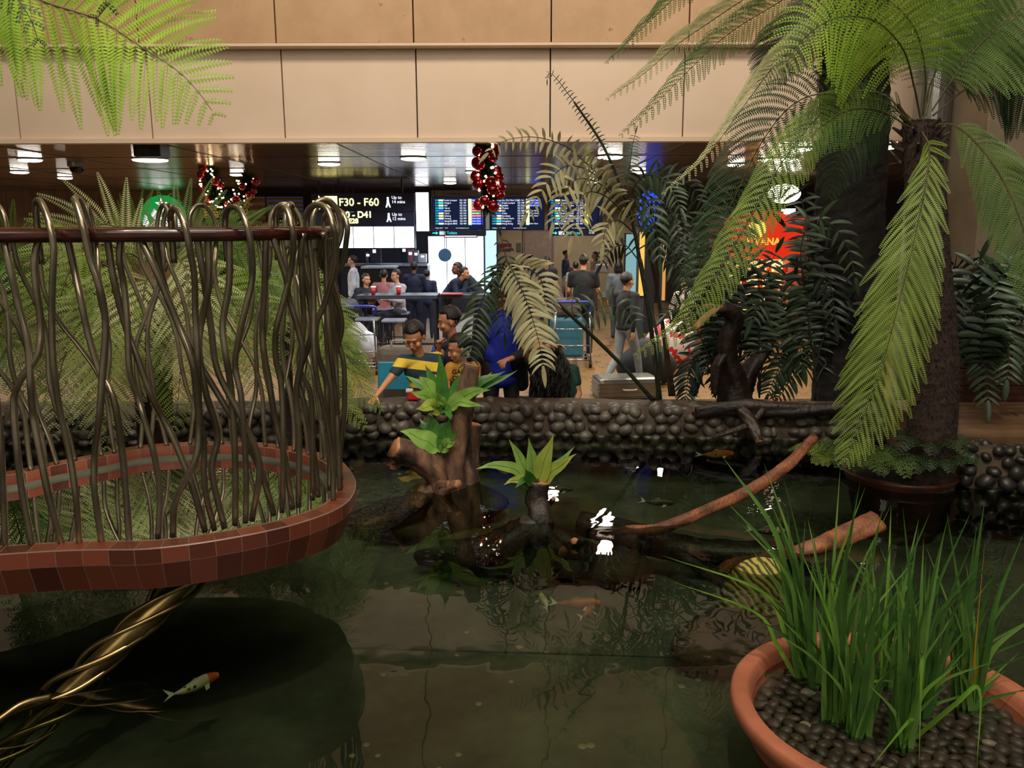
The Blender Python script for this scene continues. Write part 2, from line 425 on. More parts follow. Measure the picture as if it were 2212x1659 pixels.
nearline = [(-9.5, 5.9), (-5.5, 6.1), g(0, 958, WZ), g(300, 955, WZ), g(600, 948, WZ), g(830, 938, WZ), g(1000, 938, WZ), g(1200, 940, WZ), g(1400, 944, WZ), g(1600, 948, WZ), g(1850, 950, WZ), (7.5, 6.3)]
stone_wall('pond_wall', nearline, WZ - .12, WT, .42, .061, M_stonewall, M_mortar, random.Random(3))
# right bank: nearer kerb of big stones with a flat slab behind
rl = [g(2085, 1055, WZ), g(2130, 1060, WZ), g(2212, 1066, WZ), g(2400, 1075, WZ), (5.0, 4.9)]
stone_wall('pond_wall_right', rl, WZ - .12, .77, .2, .055, M_darkstone, M_mortar, random.Random(5))
mb = MB(); a = P(2050, 935, z=.80); mb.box((a.x + 1.62, 5.78, .40), (3.2, 1.1, .80), bev=.015)
struct(mb, 'terrace_slab', mat('slab', '#6f5236', .6, c2='#453222', ns=5, bump=.2, stretch=(.4, 2, 1)))
# bottom-of-pond joints
mb = MB()
for k, (a, b) in enumerate([((760, 1400), (2100, 1440))]):
    p, q = P(*a, z=PF), P(*b, z=PF); mb.tube([p, q], .006, 4)
struct(mb, 'pond_joint', mat('joint', '#34382c'))
# ================================================================ RAISED BASIN WITH THE WAVY STEEL RAILING
RZ = 1.02; RB = .848; RAILZ = 2.14
outer_px = [(768, 1035), (760, 1072), (725, 1100), (650, 1128), (560, 1150), (460, 1168), (380, 1179), (300, 1186), (200, 1187), (110, 1190), (0, 1197), (-250, 1215), (-520, 1190), (-680, 1120), (-620, 1050), (-420, 1025), (-200, 1026), (0, 1019), (119, 996), (217, 978), (307, 961), (434, 953), (542, 954), (615, 961), (687, 976), (738, 995)]
ow = [P(a, b, z=RZ) for a, b in outer_px]
def closed(pts, n):
    k = len(pts); ext = pts[-3:] + pts + pts[:4]
    sp = spline(ext, 10)[30:30 + k * 10 + 1]
    q, L = resample(sp, n + 1); return q[:-1], L
RN = 240
OUT, RL = closed(ow, RN)
def off(pts, d):
    n = len(pts); o_ = []
    for i in range(n):
        t = (pts[(i + 2) % n] - pts[i - 2]).normalized(); o_.append(pts[i] + V((-t.y, t.x, 0)) * d)
    return o_
_c = sum(OUT, V((0, 0, 0))) / RN
sg = 1 if (off(OUT, .05)[60] - _c).length < (OUT[60] - _c).length else -1
INN = off(OUT, sg * .085); MID = off(OUT, sg * .066); RAIL = off(OUT, sg * .075); UND = off(OUT, sg * .045)
basin = thing('raised_basin', (_c.x, _c.y, PF), 'raised round pool of red tiles fenced by wavy steel rods with a dark wood handrail', 'water feature')
s = NT('red_tiles'); tc = s.n('ShaderNodeTexCoord'); br = s.n('ShaderNodeTexBrick'); br.offset = 0
br.inputs['Scale'].default_value = 1; br.inputs['Brick Width'].default_value = .092; br.inputs['Row Height'].default_value = .08
br.inputs['Mortar Size'].default_value = .0016; br.inputs['Mortar Smooth'].default_value = .1; br.inputs['Bias'].default_value = -.1
br.inputs['Color1'].default_value = hexc('#7d4230'); br.inputs['Color2'].default_value = hexc('#41201a'); br.inputs['Mortar'].default_value = hexc('#7c6458')
s.l(tc.outputs['UV'], br.inputs[0]); s.l(br.outputs[0], s.b.inputs['Base Color']); s.b.inputs['Roughness'].default_value = .33
bp = s.n('ShaderNodeBump'); bp.inputs['Strength'].default_value = .5; bp.inputs['Distance'].default_value = .003; bp.invert = True
s.l(br.outputs[1], bp.inputs['Height']); s.l(bp.outputs[0], s.b.inputs['Normal']); M_tile = s.m
mb = MB(); mb.uv = []
prof = [(UND, RB, 0), (OUT, RB + .112, .08), (OUT, RZ - .004, .158), (off(OUT, sg * .004), RZ, .16), (MID, RZ, .235), (INN, RZ, .2399), (INN, RZ - .05, .32)]
vv = []
for cv, z_, v_ in prof:
    for i in range(RN + 1):
        q = cv[i % RN]; vv.append((q.x, q.y, z_)); mb.uv.append((RL * i / RN, v_ + .001))
ff = []
for k in range(len(prof) - 1):
    for i in range(RN): a = k * (RN + 1) + i; ff.append((a, a + 1, a + RN + 2, a + RN + 1))
mb.add(vv, ff); mb.build('tile_ring', M_tile, basin)
mb = MB()   # pale ledge inside, bowl under the water and the underside
L1 = off(OUT, sg * .125)
vv = [(q.x, q.y, RZ - .05) for q in INN] + [(q.x, q.y, RZ - .052) for q in L1] + [(q.x, q.y, RZ - .12) for q in L1] + [(_c.x, _c.y, RZ - .13)]
ff = []
for i in range(RN):
    j = (i + 1) % RN; ff += [(i, j, RN + j, RN + i), (RN + i, RN + j, 2 * RN + j, 2 * RN + i), (2 * RN + i, 2 * RN + j, 3 * RN)]
mb.add(vv, ff); mb.build('basin_bowl', mat('basin_inner', '#55594a', .6, c2='#3c4036', ns=3), basin)
mb = MB(); U2 = off(OUT, sg * .2)
vv = [(q.x, q.y, RB) for q in UND] + [(q.x, q.y, RB - .02) for q in U2] + [(_c.x + (q.x - _c.x) * .45, _c.y + (q.y - _c.y) * .45, RB - .06) for q in UND] + [(_c.x, _c.y, RB - .07)]
ff = []
for i in range(RN):
    j = (i + 1) % RN; ff += [(i, j, RN + j, RN + i), (RN + i, RN + j, 2 * RN + j, 2 * RN + i), (2 * RN + i, 2 * RN + j, 3 * RN)]
mb.add(vv, ff); mb.build('basin_underside', mat('underside', '#4b4238', .5), basin, smooth=True)
mb = MB(); vv = [(q.x, q.y, RZ - .062) for q in L1] + [(_c.x, _c.y, RZ - .062)]
mb.add(vv, [(i, (i + 1) % RN, RN) for i in range(RN)])
mb.build('basin_water', watermat('basin_water', (.72, .76, .66, 1), 1.0, .0015), basin)
# handrail
mb = MB(); prof = [(-.028, -.046), (-.036, -.036), (-.038, -.016), (-.034, -.004), (-.02, .004), (.02, .004), (.034, -.004), (.038, -.016), (.036, -.036), (.028, -.046)]
vv = []; ff = []
for (o_, z_) in prof:
    cv = off(RAIL, sg * o_)
    for i in range(RN): vv.append((cv[i].x, cv[i].y, RAILZ + z_))
n = len(prof)
for k in range(n):
    for i in range(RN): j = (i + 1) % RN; k2 = (k + 1) % n; ff.append((k * RN + i, k * RN + j, k2 * RN + j, k2 * RN + i))
mb.add(vv, ff); mb.build('handrail', mat('rail_wood', '#3c1c12', .22, c2='#240f0a', ns=12, stretch=(1, 1, 6), coat=.4), basin, smooth=True)
# rods
M_rod = mat('rod_steel', '#a89d86', .22, .85, c2='#7a715e', ns=5, bump=.03, bs=30)
def ringd(x):
    """front (nearest) depth of the rod line seen at photo column x"""
    best = None
    for q in MID:
        dx = q - CAM; t = dx.dot(FW); pxx = W_ / 2 + FPX * dx.dot(RT) / t
        if abs(pxx - x) < 9 and (best is None or q.y < best): best = q.y
    return best or 3.5
front = [
 [(11, 1178), (8, 1080), (3, 980), (-5, 880), (-20, 780), (-25, 640), (-10, 515)],
 [(69, 1175), (48, 1060), (36, 960), (30, 870), (45, 820), (80, 770), (88, 700), (78, 620), (75, 560), (88, 516)],
 [(134, 1172), (105, 1070), (85, 970), (72, 900), (66, 830), (60, 740), (40, 660), (22, 580), (8, 516)],
 [(171, 1172), (165, 1080), (150, 980), (128, 880), (115, 780), (112, 700), (113, 620), (116, 540), (108, 490), 'L', (97, 455), (84, 433), (77, 446), (80, 488)],
 [(220, 1169), (205, 1060), (205, 980), (215, 900), (222, 800), (228, 700), (215, 620), (195, 560), (180, 492), 'L', (168, 450), (161, 431), (172, 434), (190, 488)],
 [(279, 1166), (272, 1060), (262, 960), (245, 860), (215, 800), (190, 720), (175, 650), (160, 580), (145, 516)],
 [(341, 1158), (345, 1060), (330, 970), (310, 900), (298, 860), (280, 800), (275, 700), (268, 620), (258, 560), (262, 516)],
 [(373, 1154), (380, 1080), (420, 1000), (430, 930), (425, 850), (415, 780), (385, 700), (360, 640), (330, 570), (300, 516)],
 [(443, 1142), (415, 1050), (380, 960), (350, 900), (325, 850), (300, 780), (270, 700), (245, 600), (232, 516)],
 [(463, 1139), (442, 1050), (440, 960), (430, 880), (428, 780), (422, 680), (420, 600), (410, 540), (400, 490), 'L', (387, 458), (376, 450), (369, 462), (370, 488)],
 [(485, 1135), (458, 1020), (470, 940), (445, 850), (430, 760), (434, 701), (450, 620), (450, 516)],
 [(508, 1129), (508, 1000), (500, 850), (487, 762), (481, 701), (495, 611), (496, 516)],
 [(530, 1124), (532, 1040), (528, 950), (520, 852), (508, 792), (515, 732), (533, 656), (545, 596), (542, 530), (533, 487), 'L', (520, 457), (505, 447), (490, 456), (486, 488)],
 [(544, 1119), (560, 1000), (520, 900), (470, 800), (455, 700), (440, 600), (425, 516)],
 [(591, 1107), (560, 1010), (500, 900), (440, 800), (385, 700), (350, 600), (335, 516)],
 [(609, 1101), (612, 960), (608, 837), (596, 777), (596, 716), (611, 656), (629, 581), (634, 520), (630, 487), 'L', (620, 454), (608, 445), (597, 457), (596, 488)],
 [(631, 1094), (615, 990), (593, 897), (581, 822), (570, 762), (567, 701), (572, 611), (575, 516)],
 [(644, 1090), (646, 950), (640, 850), (653, 762), (641, 701), (623, 641), (617, 596), (587, 516)],
 [(674, 1075), (675, 960), (671, 852), (647, 792), (656, 701), (652, 611), (650, 516)],
 [(687, 1068), (678, 980), (659, 882), (644, 822), (650, 792), (671, 731), (674, 686), (665, 626), (650, 566), (655, 516)],
 [(712, 1053), (712, 960), (707, 882), (704, 822), (686, 762), (683, 701), (701, 656), (722, 581), (725, 520), (719, 487), 'L', (707, 453), (687, 442), (667, 454), (662, 488)],
 [(728, 1030), (743, 897), (743, 792), (731, 731), (731, 656), (722, 599), (740, 569), (748, 520), (750, 487), 'L', (738, 459), (719, 453), (703, 466), (700, 488)],
 [(735, 1010), (728, 900), (722, 790), (738, 700), (715, 610), (690, 560), (700, 516)],
]
ri = 0
for rod in front:
    loop = 'L' in rod; k = rod.index('L') if loop else len(rod)
    lo = [p for p in rod[:k]]; hi = rod[k + 1:] if loop else []
    db = P(*rod[0], z=RZ).y; dt = ringd(lo[-1][0]) + (-.05 if loop else .035)
    pts = []
    for i, (a, b) in enumerate(lo):
        f = i / max(1, len(lo) - 1); pts.append(P(a, b, db + (dt - db) * f + (.012 * math.sin(i * 2.1 + ri) if 0 < i < len(lo) - 1 else 0)))
    pts[0].z = RZ - .01
    if loop:
        for i, (a, b) in enumerate(hi):
            pts.append(P(a, b, dt + .10 * (i + 1) / len(hi)))
        e = pts[-1]; pts.append(V((e.x, e.y, RAILZ - .12)))
    else: pts[-1].z = RAILZ - .02
    mb = MB(); mb.tube(spline(pts, 7), .0125 if ri % 3 else .0115, 10)
    mb.build('rod', M_rod, basin, smooth=True); ri += 1
rr = random.Random(12)
def backrod(i0, i1, loop, ph):
    a = MID[i0 % RN]; pts = []; n = 8
    for k in range(n + 1):
        f = k / n; i = i0 + (i1 - i0) * (f * f * (3 - 2 * f)); q = MID[int(i) % RN]; q2 = MID[(int(i) + 1) % RN]; q = q.lerp(q2, i - int(i))
        t = (MID[(int(i) + 3) % RN] - MID[(int(i) - 3) % RN]).normalized()
        wv = .035 * math.sin(ph + f * 7) * math.sin(PI * f) * 1.3
        pts.append(q + t * wv + V((0, 0, f * (RAILZ - RZ - .03))))
    if loop:
        t = (MID[(i1 + 3) % RN] - MID[(i1 - 3) % RN]).normalized(); nn = V((-t.y, t.x, 0)) * sg
        b = pts[-1] - nn * .05; pts[-1] = b
        for dx, dn, dz in ((.01, 0, .045), (.035, .03, .10), (.06, .07, .105), (.08, .11, .06), (.085, .12, -.01), (.085, .115, -.1)):
            q = b + t * dx * loop + nn * dn; q.z = RAILZ + dz; pts.append(q)
    mb = MB(); mb.tube(spline(pts, 6), .0115, 8); mb.build('rod', M_rod, basin, smooth=True)
def inview(i):
    q = MID[i % RN] - CAM; return W_ / 2 + FPX * q.dot(RT) / q.dot(FW) > -60
bi = [i for i in range(RN) if inview(i) and MID[i].y > 3.35]
bi = [i for i in range(0, len(bi), 3) for i in [bi[i]]]
for k, i in enumerate(bi):
    backrod(i + rr.randrange(-1, 2), i + rr.randrange(-9, 10), (0, 1, 0, 0, -1)[k % 5], rr.uniform(0, 6))
# leaning column of twisted rods
A = P(40, 1590, z=WZ - .12); B = P(395, 1262, z=.775); B2 = A + (B - A) * ((RB - .02 - A.z) / (B.z - A.z))
A0 = A + (A - B) * .9; A0.z = PF
mb = MB(); core = spline([A0, A, B, B2], 14); mb.tube(core, [.036 + .010 * math.sin(i * .35) for i in range(len(core))], 12)
col = mb.build('column', mat('column_bronze', '#8d7a48', .28, .8, c2='#4c3c22', ns=9, stretch=(1, 1, 1)), basin, smooth=True)
for k in range(4):
    path, L = resample(core, 60); pts = []
    for i, q in enumerate(path):
        t = (path[min(59, i + 1)] - path[max(0, i - 1)]).normalized(); a = t.cross(V((0, 0, 1))).normalized(); b = t.cross(a)
        ang = i / 59 * 2 * PI * 2.1 + k * PI / 2; r_ = .058 + .02 * math.sin(i * .21 + k)
        pts.append(q + (a * math.cos(ang) + b * math.sin(ang)) * r_)
    mb = MB(); mb.tube(pts, .0115, 8); mb.build('twisted_rod', mat('rod_warm', '#b09868', .22, .95, c2='#7c6848', ns=6), basin, smooth=True)
mb = MB(); p0 = P(75, 1560, z=WZ - .02); p1 = P(-60, 1600, z=WZ + .02); p2 = P(100, 1480, z=WZ + .12)
mb.tube(spline([P(-90, 1620, z=WZ), P(0, 1552, z=WZ + .05), P(50, 1520, z=WZ + .07), P(110, 1505, z=WZ + .06)], 8), .0115, 8); mb.build('twisted_rod', MATS['rod_warm'], basin, smooth=True)

# ================================================================ TERRACOTTA BOWL WITH WATER GRASS
pc = P(1932, 1530, z=.62); pc = V((1.215, 2.43, 0)); PR = .5; PZ = .63
bowl = thing('terracotta_bowl', (pc.x, pc.y, PF), 'wide terracotta bowl of dark pebbles standing in the pond at the front', 'plant pot')
M_terra = mat('terracotta', '#a8654a', .55, c2='#8f5038', ns=5, bump=.15, bs=50, bd=.003)
mb = MB(); mb.lathe(V((pc.x, pc.y, 0)), [(.30, PF), (.33, .2), (.40, .38), (.445, .5), (.47, .56), (.49, .575), (.503, .60), (.5, .625), (.49, .632), (.45, .632), (.44, .622), (.43, .60), (.42, .5), (.1, .47), (0, .47)], 96)
mb.build('bowl_wall', M_terra, bowl, smooth=True)
mb = MB(); mb.lathe(V((pc.x, pc.y, 0)), [(.436, .585), (0, .585)], 64)
mb.build('bowl_water', watermat('bowl_water', (.8, .8, .75, 1), 6, .001), bowl)
mb = MB(); mb.lathe(V((pc.x, pc.y, 0)), [(.434, .548), (0, .552)], 64)
mb.build('gravel_bed', mat('gravel', '#2a231e', .8, bump=.6, bs=60, c2='#16120f', ns=40), bowl)
M_peb = [mat('pebble_dark', '#3b322b', .5, c2='#2b2420', ns=20), mat('pebble_brown', '#4c4035', .5, c2='#3a3028', ns=20), mat('pebble_pale', '#9c9484', .45, c2='#7c7466', ns=20)]
protos = []
rr = random.Random(4)
cells = []
for i in range(-22, 23):
    for j in range(-22, 23):
        x = (i + (j % 2) * .5) * .046 + rr.uniform(-.006, .006); y = j * .036 + rr.uniform(-.005, .005)
        if x * x + y * y < .405 ** 2: cells.append((x, y))
cells.sort(key=lambda c_: (c_[1] * .8 - c_[0] * .1))
vis = [c_ for c_ in cells]; near300 = vis[:300]; rest = vis[300:]
def pebb(mb, c, r_, rr): stone(mb, c, r_, rr, (10, 7))
pl = 'dark rounded pebble lying in the terracotta bowl among the water grass'
pl2 = 'pale rounded pebble standing out among dark ones in the terracotta bowl'
pm = []
for k in range(6):
    mb = MB(); a = Euler((0, 0, 0)); 
    mb.ell((0, 0, 0), (.026, .020, .013), None, 12, 8, fn=lambda p, k=k: p * (1 + .1 * math.sin(p.x * 90 + k) + .08 * math.cos(p.y * 120 + k)))
    me = bpy.data.meshes.new('pebble'); me.from_pydata(mb.v, [], mb.f); me.polygons.foreach_set('use_smooth', [True] * len(me.polygons)); pm.append(me)
meshes = {}
for k, (x, y) in enumerate(near300):
    pale = (k % 41 == 7); key = (k % 6, 2 if pale else k % 2)
    if key not in meshes:
        me = pm[key[0]].copy(); me.materials.append(M_peb[key[1]]); meshes[key] = me
    o = bpy.data.objects.new('pebble', meshes[key]); COL.objects.link(o)
    o.location = (pc.x + x, pc.y + y, .562 + rr.uniform(0, .008)); o.rotation_euler = (rr.uniform(-.25, .25), rr.uniform(-.25, .25), rr.uniform(0, 6)); s_ = rr.uniform(.85, 1.2); o.scale = (s_, s_, s_)
    zn = ('front ' if y < -.2 else ('middle ' if y < .08 else 'back ')) + ('left' if x < -.14 else ('centre' if x < .14 else 'right'))
    if pale: tag(o, 'pale pebble standing out among dark ones at the %s of the terracotta bowl' % zn, 'pebble', 'pale pebbles, %s of the terracotta bowl' % zn)
    else: tag(o, 'dark rounded pebble lying at the %s of the terracotta bowl' % zn, 'pebble', 'dark pebbles, %s of the terracotta bowl' % zn)
mb = MB()
for (x, y) in rest: pebb(mb, (pc.x + x, pc.y + y, .562), .02, rr)
tag(mb.build('pebbles', M_peb[0], smooth=True), 'dark pebbles filling the far side of the terracotta bowl', 'pebbles', kind='stuff')
# grass blades
def ribbon(mb, pts, w, fold=.25, face=None, prof=None, mi=None):
    pts = [V(p) for p in pts]; n = len(pts); vv = []; ff = []
    for i, p in enumerate(pts):
        t = (pts[min(i + 1, n - 1)] - pts[max(i - 1, 0)]).normalized()
        ref = face if face is not None else (CAM - p)
        sd = t.cross(ref); sd = sd.normalized() if sd.length > 1e-6 else t.orthogonal().normalized()
        nn = sd.cross(t); f = i / (n - 1)
        ww = w * (prof(f) if prof else (1 - f ** 2.2) * min(1, .55 + f * 3))
        vv += [p - sd * ww + nn * ww * fold, p, p + sd * ww + nn * ww * fold]
    for i in range(n - 1): a = i * 3; ff += [(a, a + 1, a + 4, a + 3), (a + 1, a + 2, a + 5, a + 4)]
    mb.add(vv, ff, mi)
M_blade = [leafmat('blade_green', '#749a4c', '#557f34', .35), leafmat('blade_deep', '#4f7a38', '#38602a', .35), leafmat('blade_light', '#8dbb45', '#5d9432', .35), leafmat('blade_yellow', '#c9a628', '#a8841c', .4)]
# clumps: base pixel on the pebbles, tips
clumps = [
 ((1735, 1470), 'left back', [(1560, 985, 1.6), (1650, 1000, 1.2), (1660, 1075, 1), (1600, 1130, .9), (1430, 1200, .6), (1700, 1100, .8), (1695, 1200, .9), (1740, 1120, .9), (1760, 1180, .8), (1620, 1180, .8), (1690, 1020, .5), (1725, 1250, .8)]),
 ((1775, 1500), 'left', [(1745, 1120, 1.1), (1715, 1180, .8), (1815, 1010, .6), (1800, 1190, 1), (1845, 1160, .8), (1760, 1240, .8), (1700, 1250, .7), (1845, 1250, .9), (1870, 1050, .9), (1790, 1280, .9), (1680, 1330, .7)]),
 ((1800, 1570), 'left front', [(1858, 1040, 1.3), (1830, 1150, 1), (1780, 1200, .9), (1900, 1200, .9), (1925, 1090, .7), (1880, 1240, 1), (1760, 1300, .8), (1755, 1140, .7), (1850, 1300, .8), (1830, 1340, .7), (1725, 1180, .6)]),
 ((1850, 1600), 'front middle', [(1905, 1100, .9), (1870, 1180, 1), (1930, 1150, .8), (1800, 1240, .8), (1960, 1230, .9), (1895, 1290, 1), (1835, 1340, .8), (1950, 1330, .8), (1990, 1280, .8), (1780, 1350, .7)]),
 ((1945, 1620), 'front right', [(1950, 1095, 1.1), (1985, 1140, 1), (2100, 1100, 1.4), (2040, 1150, .9), (2010, 1220, .9), (1920, 1250, .9), (2120, 1215, 1), (1870, 1330, .8), (2060, 1330, .9), (1965, 1180, 1.2), (1990, 1330, .8)]),
 ((2080, 1540), 'right', [(2128, 1075, 1.2), (2110, 1135, 1.3), (2212, 1150, 1.5), (2160, 1200, .9), (2060, 1200, 1), (2240, 1230, 1.2), (2000, 1180, .8), (2180, 1290, .9), (2240, 1330, .8), (2030, 1290, .8), (2260, 1400, .6), (2045, 1105, .8)]),
 ((1910, 1490), 'back middle', [(1925, 1090, .9), (1985, 1120, .9), (2010, 1105, 1), (1880, 1170, .8), (1950, 1220, .9), (2070, 1190, 1), (1840, 1230, .8), (2000, 1290, .8), (1900, 1280, .8), (1780, 1140, .5)]),
 ((1990, 1560), 'middle', [(2050, 1110, .9), (2000, 1200, 1), (1960, 1250, .9), (2030, 1240, 1), (2105, 1160, .9), (1930, 1300, .8), (2080, 1290, .8), (2120, 1320, .7), (1900, 1180, .6), (2150, 1240, .8)]),
]
for ci, ((bx, by), nm, tips) in enumerate(clumps):
    b0 = P(bx, by, z=.56)
    cl = thing('water_grass', b0, 'clump of tall green grass blades at the %s of the terracotta bowl' % nm, 'grass', 'clumps of water grass in the terracotta bowl')
    rr = random.Random(ci + 50)
    extra = [(tx + rr.uniform(-55, 55), ty + rr.uniform(40, 220), ww * .8) for tx, ty, ww in tips] + [(bx + (tx - bx) * .5 + rr.uniform(-20, 20), ty + rr.uniform(100, 260), ww * .8) for tx, ty, ww in tips[::2]]
    for k, (tx, ty, ww) in enumerate(tips + extra):
        d = b0.y + rr.uniform(-.12, .12); base = b0 + V((rr.uniform(-.035, .035), rr.uniform(-.03, .03), 0))
        tip = P(tx, ty, d); h = tip - base
        bend = abs(tx - bx) / 900 + rr.uniform(-.03, .06)
        mid = base + V((h.x * .36, h.y * .4, h.z * (.56 + bend * .5)))
        pts = spline([base, base.lerp(mid, .5) + V((0, 0, .01)), mid, tip], 5)
        mb = MB(); ribbon(mb, pts, .0115 * ww ** .6 * 1.08, face=V((rr.uniform(-.6, .6), -1, .2)))
        mi = 2 if (tx, ty) in ((1430, 1200), (1870, 1050), (1845, 1160)) or rr.random() < .1 else (1 if rr.random() < .45 else 0)
        bl = mb.build('blade', M_blade[mi], cl, smooth=True)
    for (tx, ty, mx_, my_) in {2: [(2000, 1480, 1900, 1470)], 4: [(1985, 1659, 1990, 1420), (2110, 1659, 2115, 1490), (1880, 1659, 1960, 1560)], 5: [(2128, 1165, 2105, 1420)], 0: []}.get(ci, []):
        tip = P(tx, ty, b0.y - .12); mid = P(mx_, my_, b0.y - .08); mb = MB()
        ribbon(mb, spline([b0, b0.lerp(mid, .6) + V((0, -.03, .05)), mid, tip], 6), .009 if ci == 4 else .006, face=V((.2, -1, .4)))
        tag(mb.build('blade', M_blade[3] if ci == 5 else M_blade[2], cl, smooth=True), 'yellowed blade' if ci == 5 else 'bent pale green blade')
# ================================================================ TREE FERNS
M_f_lit = leafmat('frond_lit', '#84993f', '#667c2e', .5, 5)  # lighter copy of the leaf colour, for fronds that catch the light
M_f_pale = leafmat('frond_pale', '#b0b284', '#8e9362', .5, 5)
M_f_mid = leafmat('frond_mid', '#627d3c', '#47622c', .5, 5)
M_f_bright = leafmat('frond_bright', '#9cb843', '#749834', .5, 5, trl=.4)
M_f_dark = leafmat('frond_dark', '#2e4526', '#1b2e1a', .5, 5, trl=.2)  # darker copy of the leaf colour, shade painted into the fronds
M_rach = mat('rachis', '#4a4a20', .6, c2='#2e2c14')
M_rach_d = mat('rachis_dark', '#2a2014', .7)
def frond(path, W, n=26, ang=25, droop=.15, face=None, pin=None, l=.14, prof=None, stem=.12, curl=0, rr=R, mbs=None, tipcurl=0, rad=.006, asym=(1, 1)):
    """bipinnate frond: rachis along path, pairs of pinnae set with pinnules"""
    pts = spline(path, 10); pts, L = resample(pts, 120)
    mb = mbs or MB(); mb.cur = 1
    mb.tube(pts[::3], [rad * (1 - .8 * i / 39) for i in range(40)], 5); mb.cur = 0
    up = V((0, 0, 1))
    for k in range(n):
        f = stem + (1 - stem) * (k + .5) / n; idx = f * 119; i = int(idx); p = pts[i].lerp(pts[min(119, i + 1)], idx - i)
        t = (pts[min(119, i + 2)] - pts[max(0, i - 2)]).normalized()
        nn = face if face is not None else (CAM - p).normalized()
        side = t.cross(nn)
        if side.length < 1e-4: continue
        side.normalize(); nrm = side.cross(t).normalized()
        g_ = (f - stem) / (1 - stem)
        w_ = prof(g_) if prof else (min(1, .35 + g_ * 2.6) if g_ < .25 else 1) * (1 - max(0, g_ - .35) / .65) ** .75
        for s_i, sgn in enumerate((-1, 1)):
            Lp = W * w_ * rr.uniform(.9, 1.06) * asym[s_i] + .015
            a = math.radians(ang + rr.uniform(-4, 4))
            d0 = (side * sgn * math.cos(a) + t * math.sin(a) + nrm * rr.uniform(-.10, .12)).normalized()
            m = max(4, int(Lp / (pin or .0125))); q = p.copy(); dirv = d0.copy(); st = Lp / m
            for j in range(m):
                dirv = (dirv + V((0, 0, -1)) * droop / m * 1.6 + t * curl / m).normalized()
                q2 = q + dirv * st; h = j / m
                ll = Lp * l * (min(1, .6 + h * 3)) * (1 - h ** 1.6) ** .8 + .004
                ps = dirv.cross(nrm)
                ps = ps.normalized() if ps.length > 1e-4 else side
                c = q.lerp(q2, .5); wv = st * .42
                for s2 in (-1, 1):
                    b = (ps * s2 * .93 + dirv * .36 + nrm * (-.12)).normalized()
                    e = c + b * ll; mid = c + b * ll * .45
                    mb.add([c, mid - dirv * wv, e, mid + dirv * wv], [(0, 1, 2, 3)])
                q = q2
            # midrib
            mb.add([p - t * .001, p + t * .001, q], [(0, 1, 2)], 1)
    return mb
def PP(lst): return [P(a, b, d) for a, b, d in lst]
def trunk(parent, pts, r0, r1, m, hair, rr, name='trunk'):
    pts = spline(pts, 10); mb = MB(); n = len(pts); rs = [r0 + (r1 - r0) * i / (n - 1) for i in range(n)]
    q, L = resample(pts, 60); seg = 20; vv = []; ff = []
    for i, p in enumerate(q):
        for k in range(seg):
            a = 2 * PI * k / seg; r_ = (r0 + (r1 - r0) * i / 59) * (1 + rr.uniform(-.035, .035))
            vv.append(p + V((math.cos(a), math.sin(a), 0)) * r_)
    for i in range(59):
        for k in range(seg): k2 = (k + 1) % seg; ff.append((i * seg + k, i * seg + k2, (i + 1) * seg + k2, (i + 1) * seg + k))
    ff.append(tuple(59 * seg + k for k in range(seg)))
    mb.add(vv, ff)
    for _ in range(hair):
        i = rr.randrange(60); a = rr.uniform(0, 2 * PI); r_ = r0 + (r1 - r0) * i / 59
        b = q[i] + V((math.cos(a), math.sin(a), 0)) * r_ * .97; e = b + V((math.cos(a), math.sin(a), rr.uniform(-.9, .3))) * rr.uniform(.012, .035)
        s_ = V((-math.sin(a), math.cos(a), 0)) * .003; mb.add([b - s_, b + s_, e], [(0, 1, 2)])
    return mb.build(name, m, parent, smooth=False)
M_tr_brown = mat('trunk_brown', '#33201a', .9, c2='#1c120e', ns=30, bump=.5, bs=80)
M_tr_black = mat('trunk_black', '#1a1513', .95, c2='#0c0a09', ns=30, bump=.5, bs=80)
def addf(parent, mb, m, label=None):
    o = mb.build('frond', [m, M_rach], parent)
    if label: o['label'] = label
    return o
rr = random.Random(21)
# --- right front tree fern
D2 = 5.1
base = P(2005, 1010, D2)
tf = thing('tree_fern', (base.x, base.y, .55), 'tall tree fern with a slim brown trunk rising from the round pot at the right', 'tree fern')
trunk(tf, [V((base.x, base.y, .5)), P(2020, 800, D2), P(2005, 550, D2), P(1990, 262, D2)], .155, .105, M_tr_brown, 6000, rr)
mb = MB()
for k in range(26):
    a = k * 2.4; c0 = P(1990, 262, D2); b = c0 + V((math.cos(a) * .09, math.sin(a) * .09, rr.uniform(-.25, .02)))
    mb.tube([b, b + V((math.cos(a) * .07, math.sin(a) * .07, rr.uniform(.02, .09)))], [.014, .007], 6)
mb.build('frond_stub', M_rach_d, tf)
# R1 drooping
addf(tf, frond(PP([(1992, 285, 4.98), (2008, 330, 4.80), (1985, 470, 4.66), (1950, 620, 4.6), (1905, 790, 4.54), (1865, 900, 4.5), (1825, 1000, 4.46)]), .40, 34, 56, .15, l=.115, pin=.0105, stem=.05, prof=lambda g: (.30 + g * 2.1 if g < .28 else .9 + .1 * math.sin(g * 3)) * (1 - max(0, g - .6) / .4) ** .62, rr=rr), M_f_lit, 'long bright green frond hanging straight down')
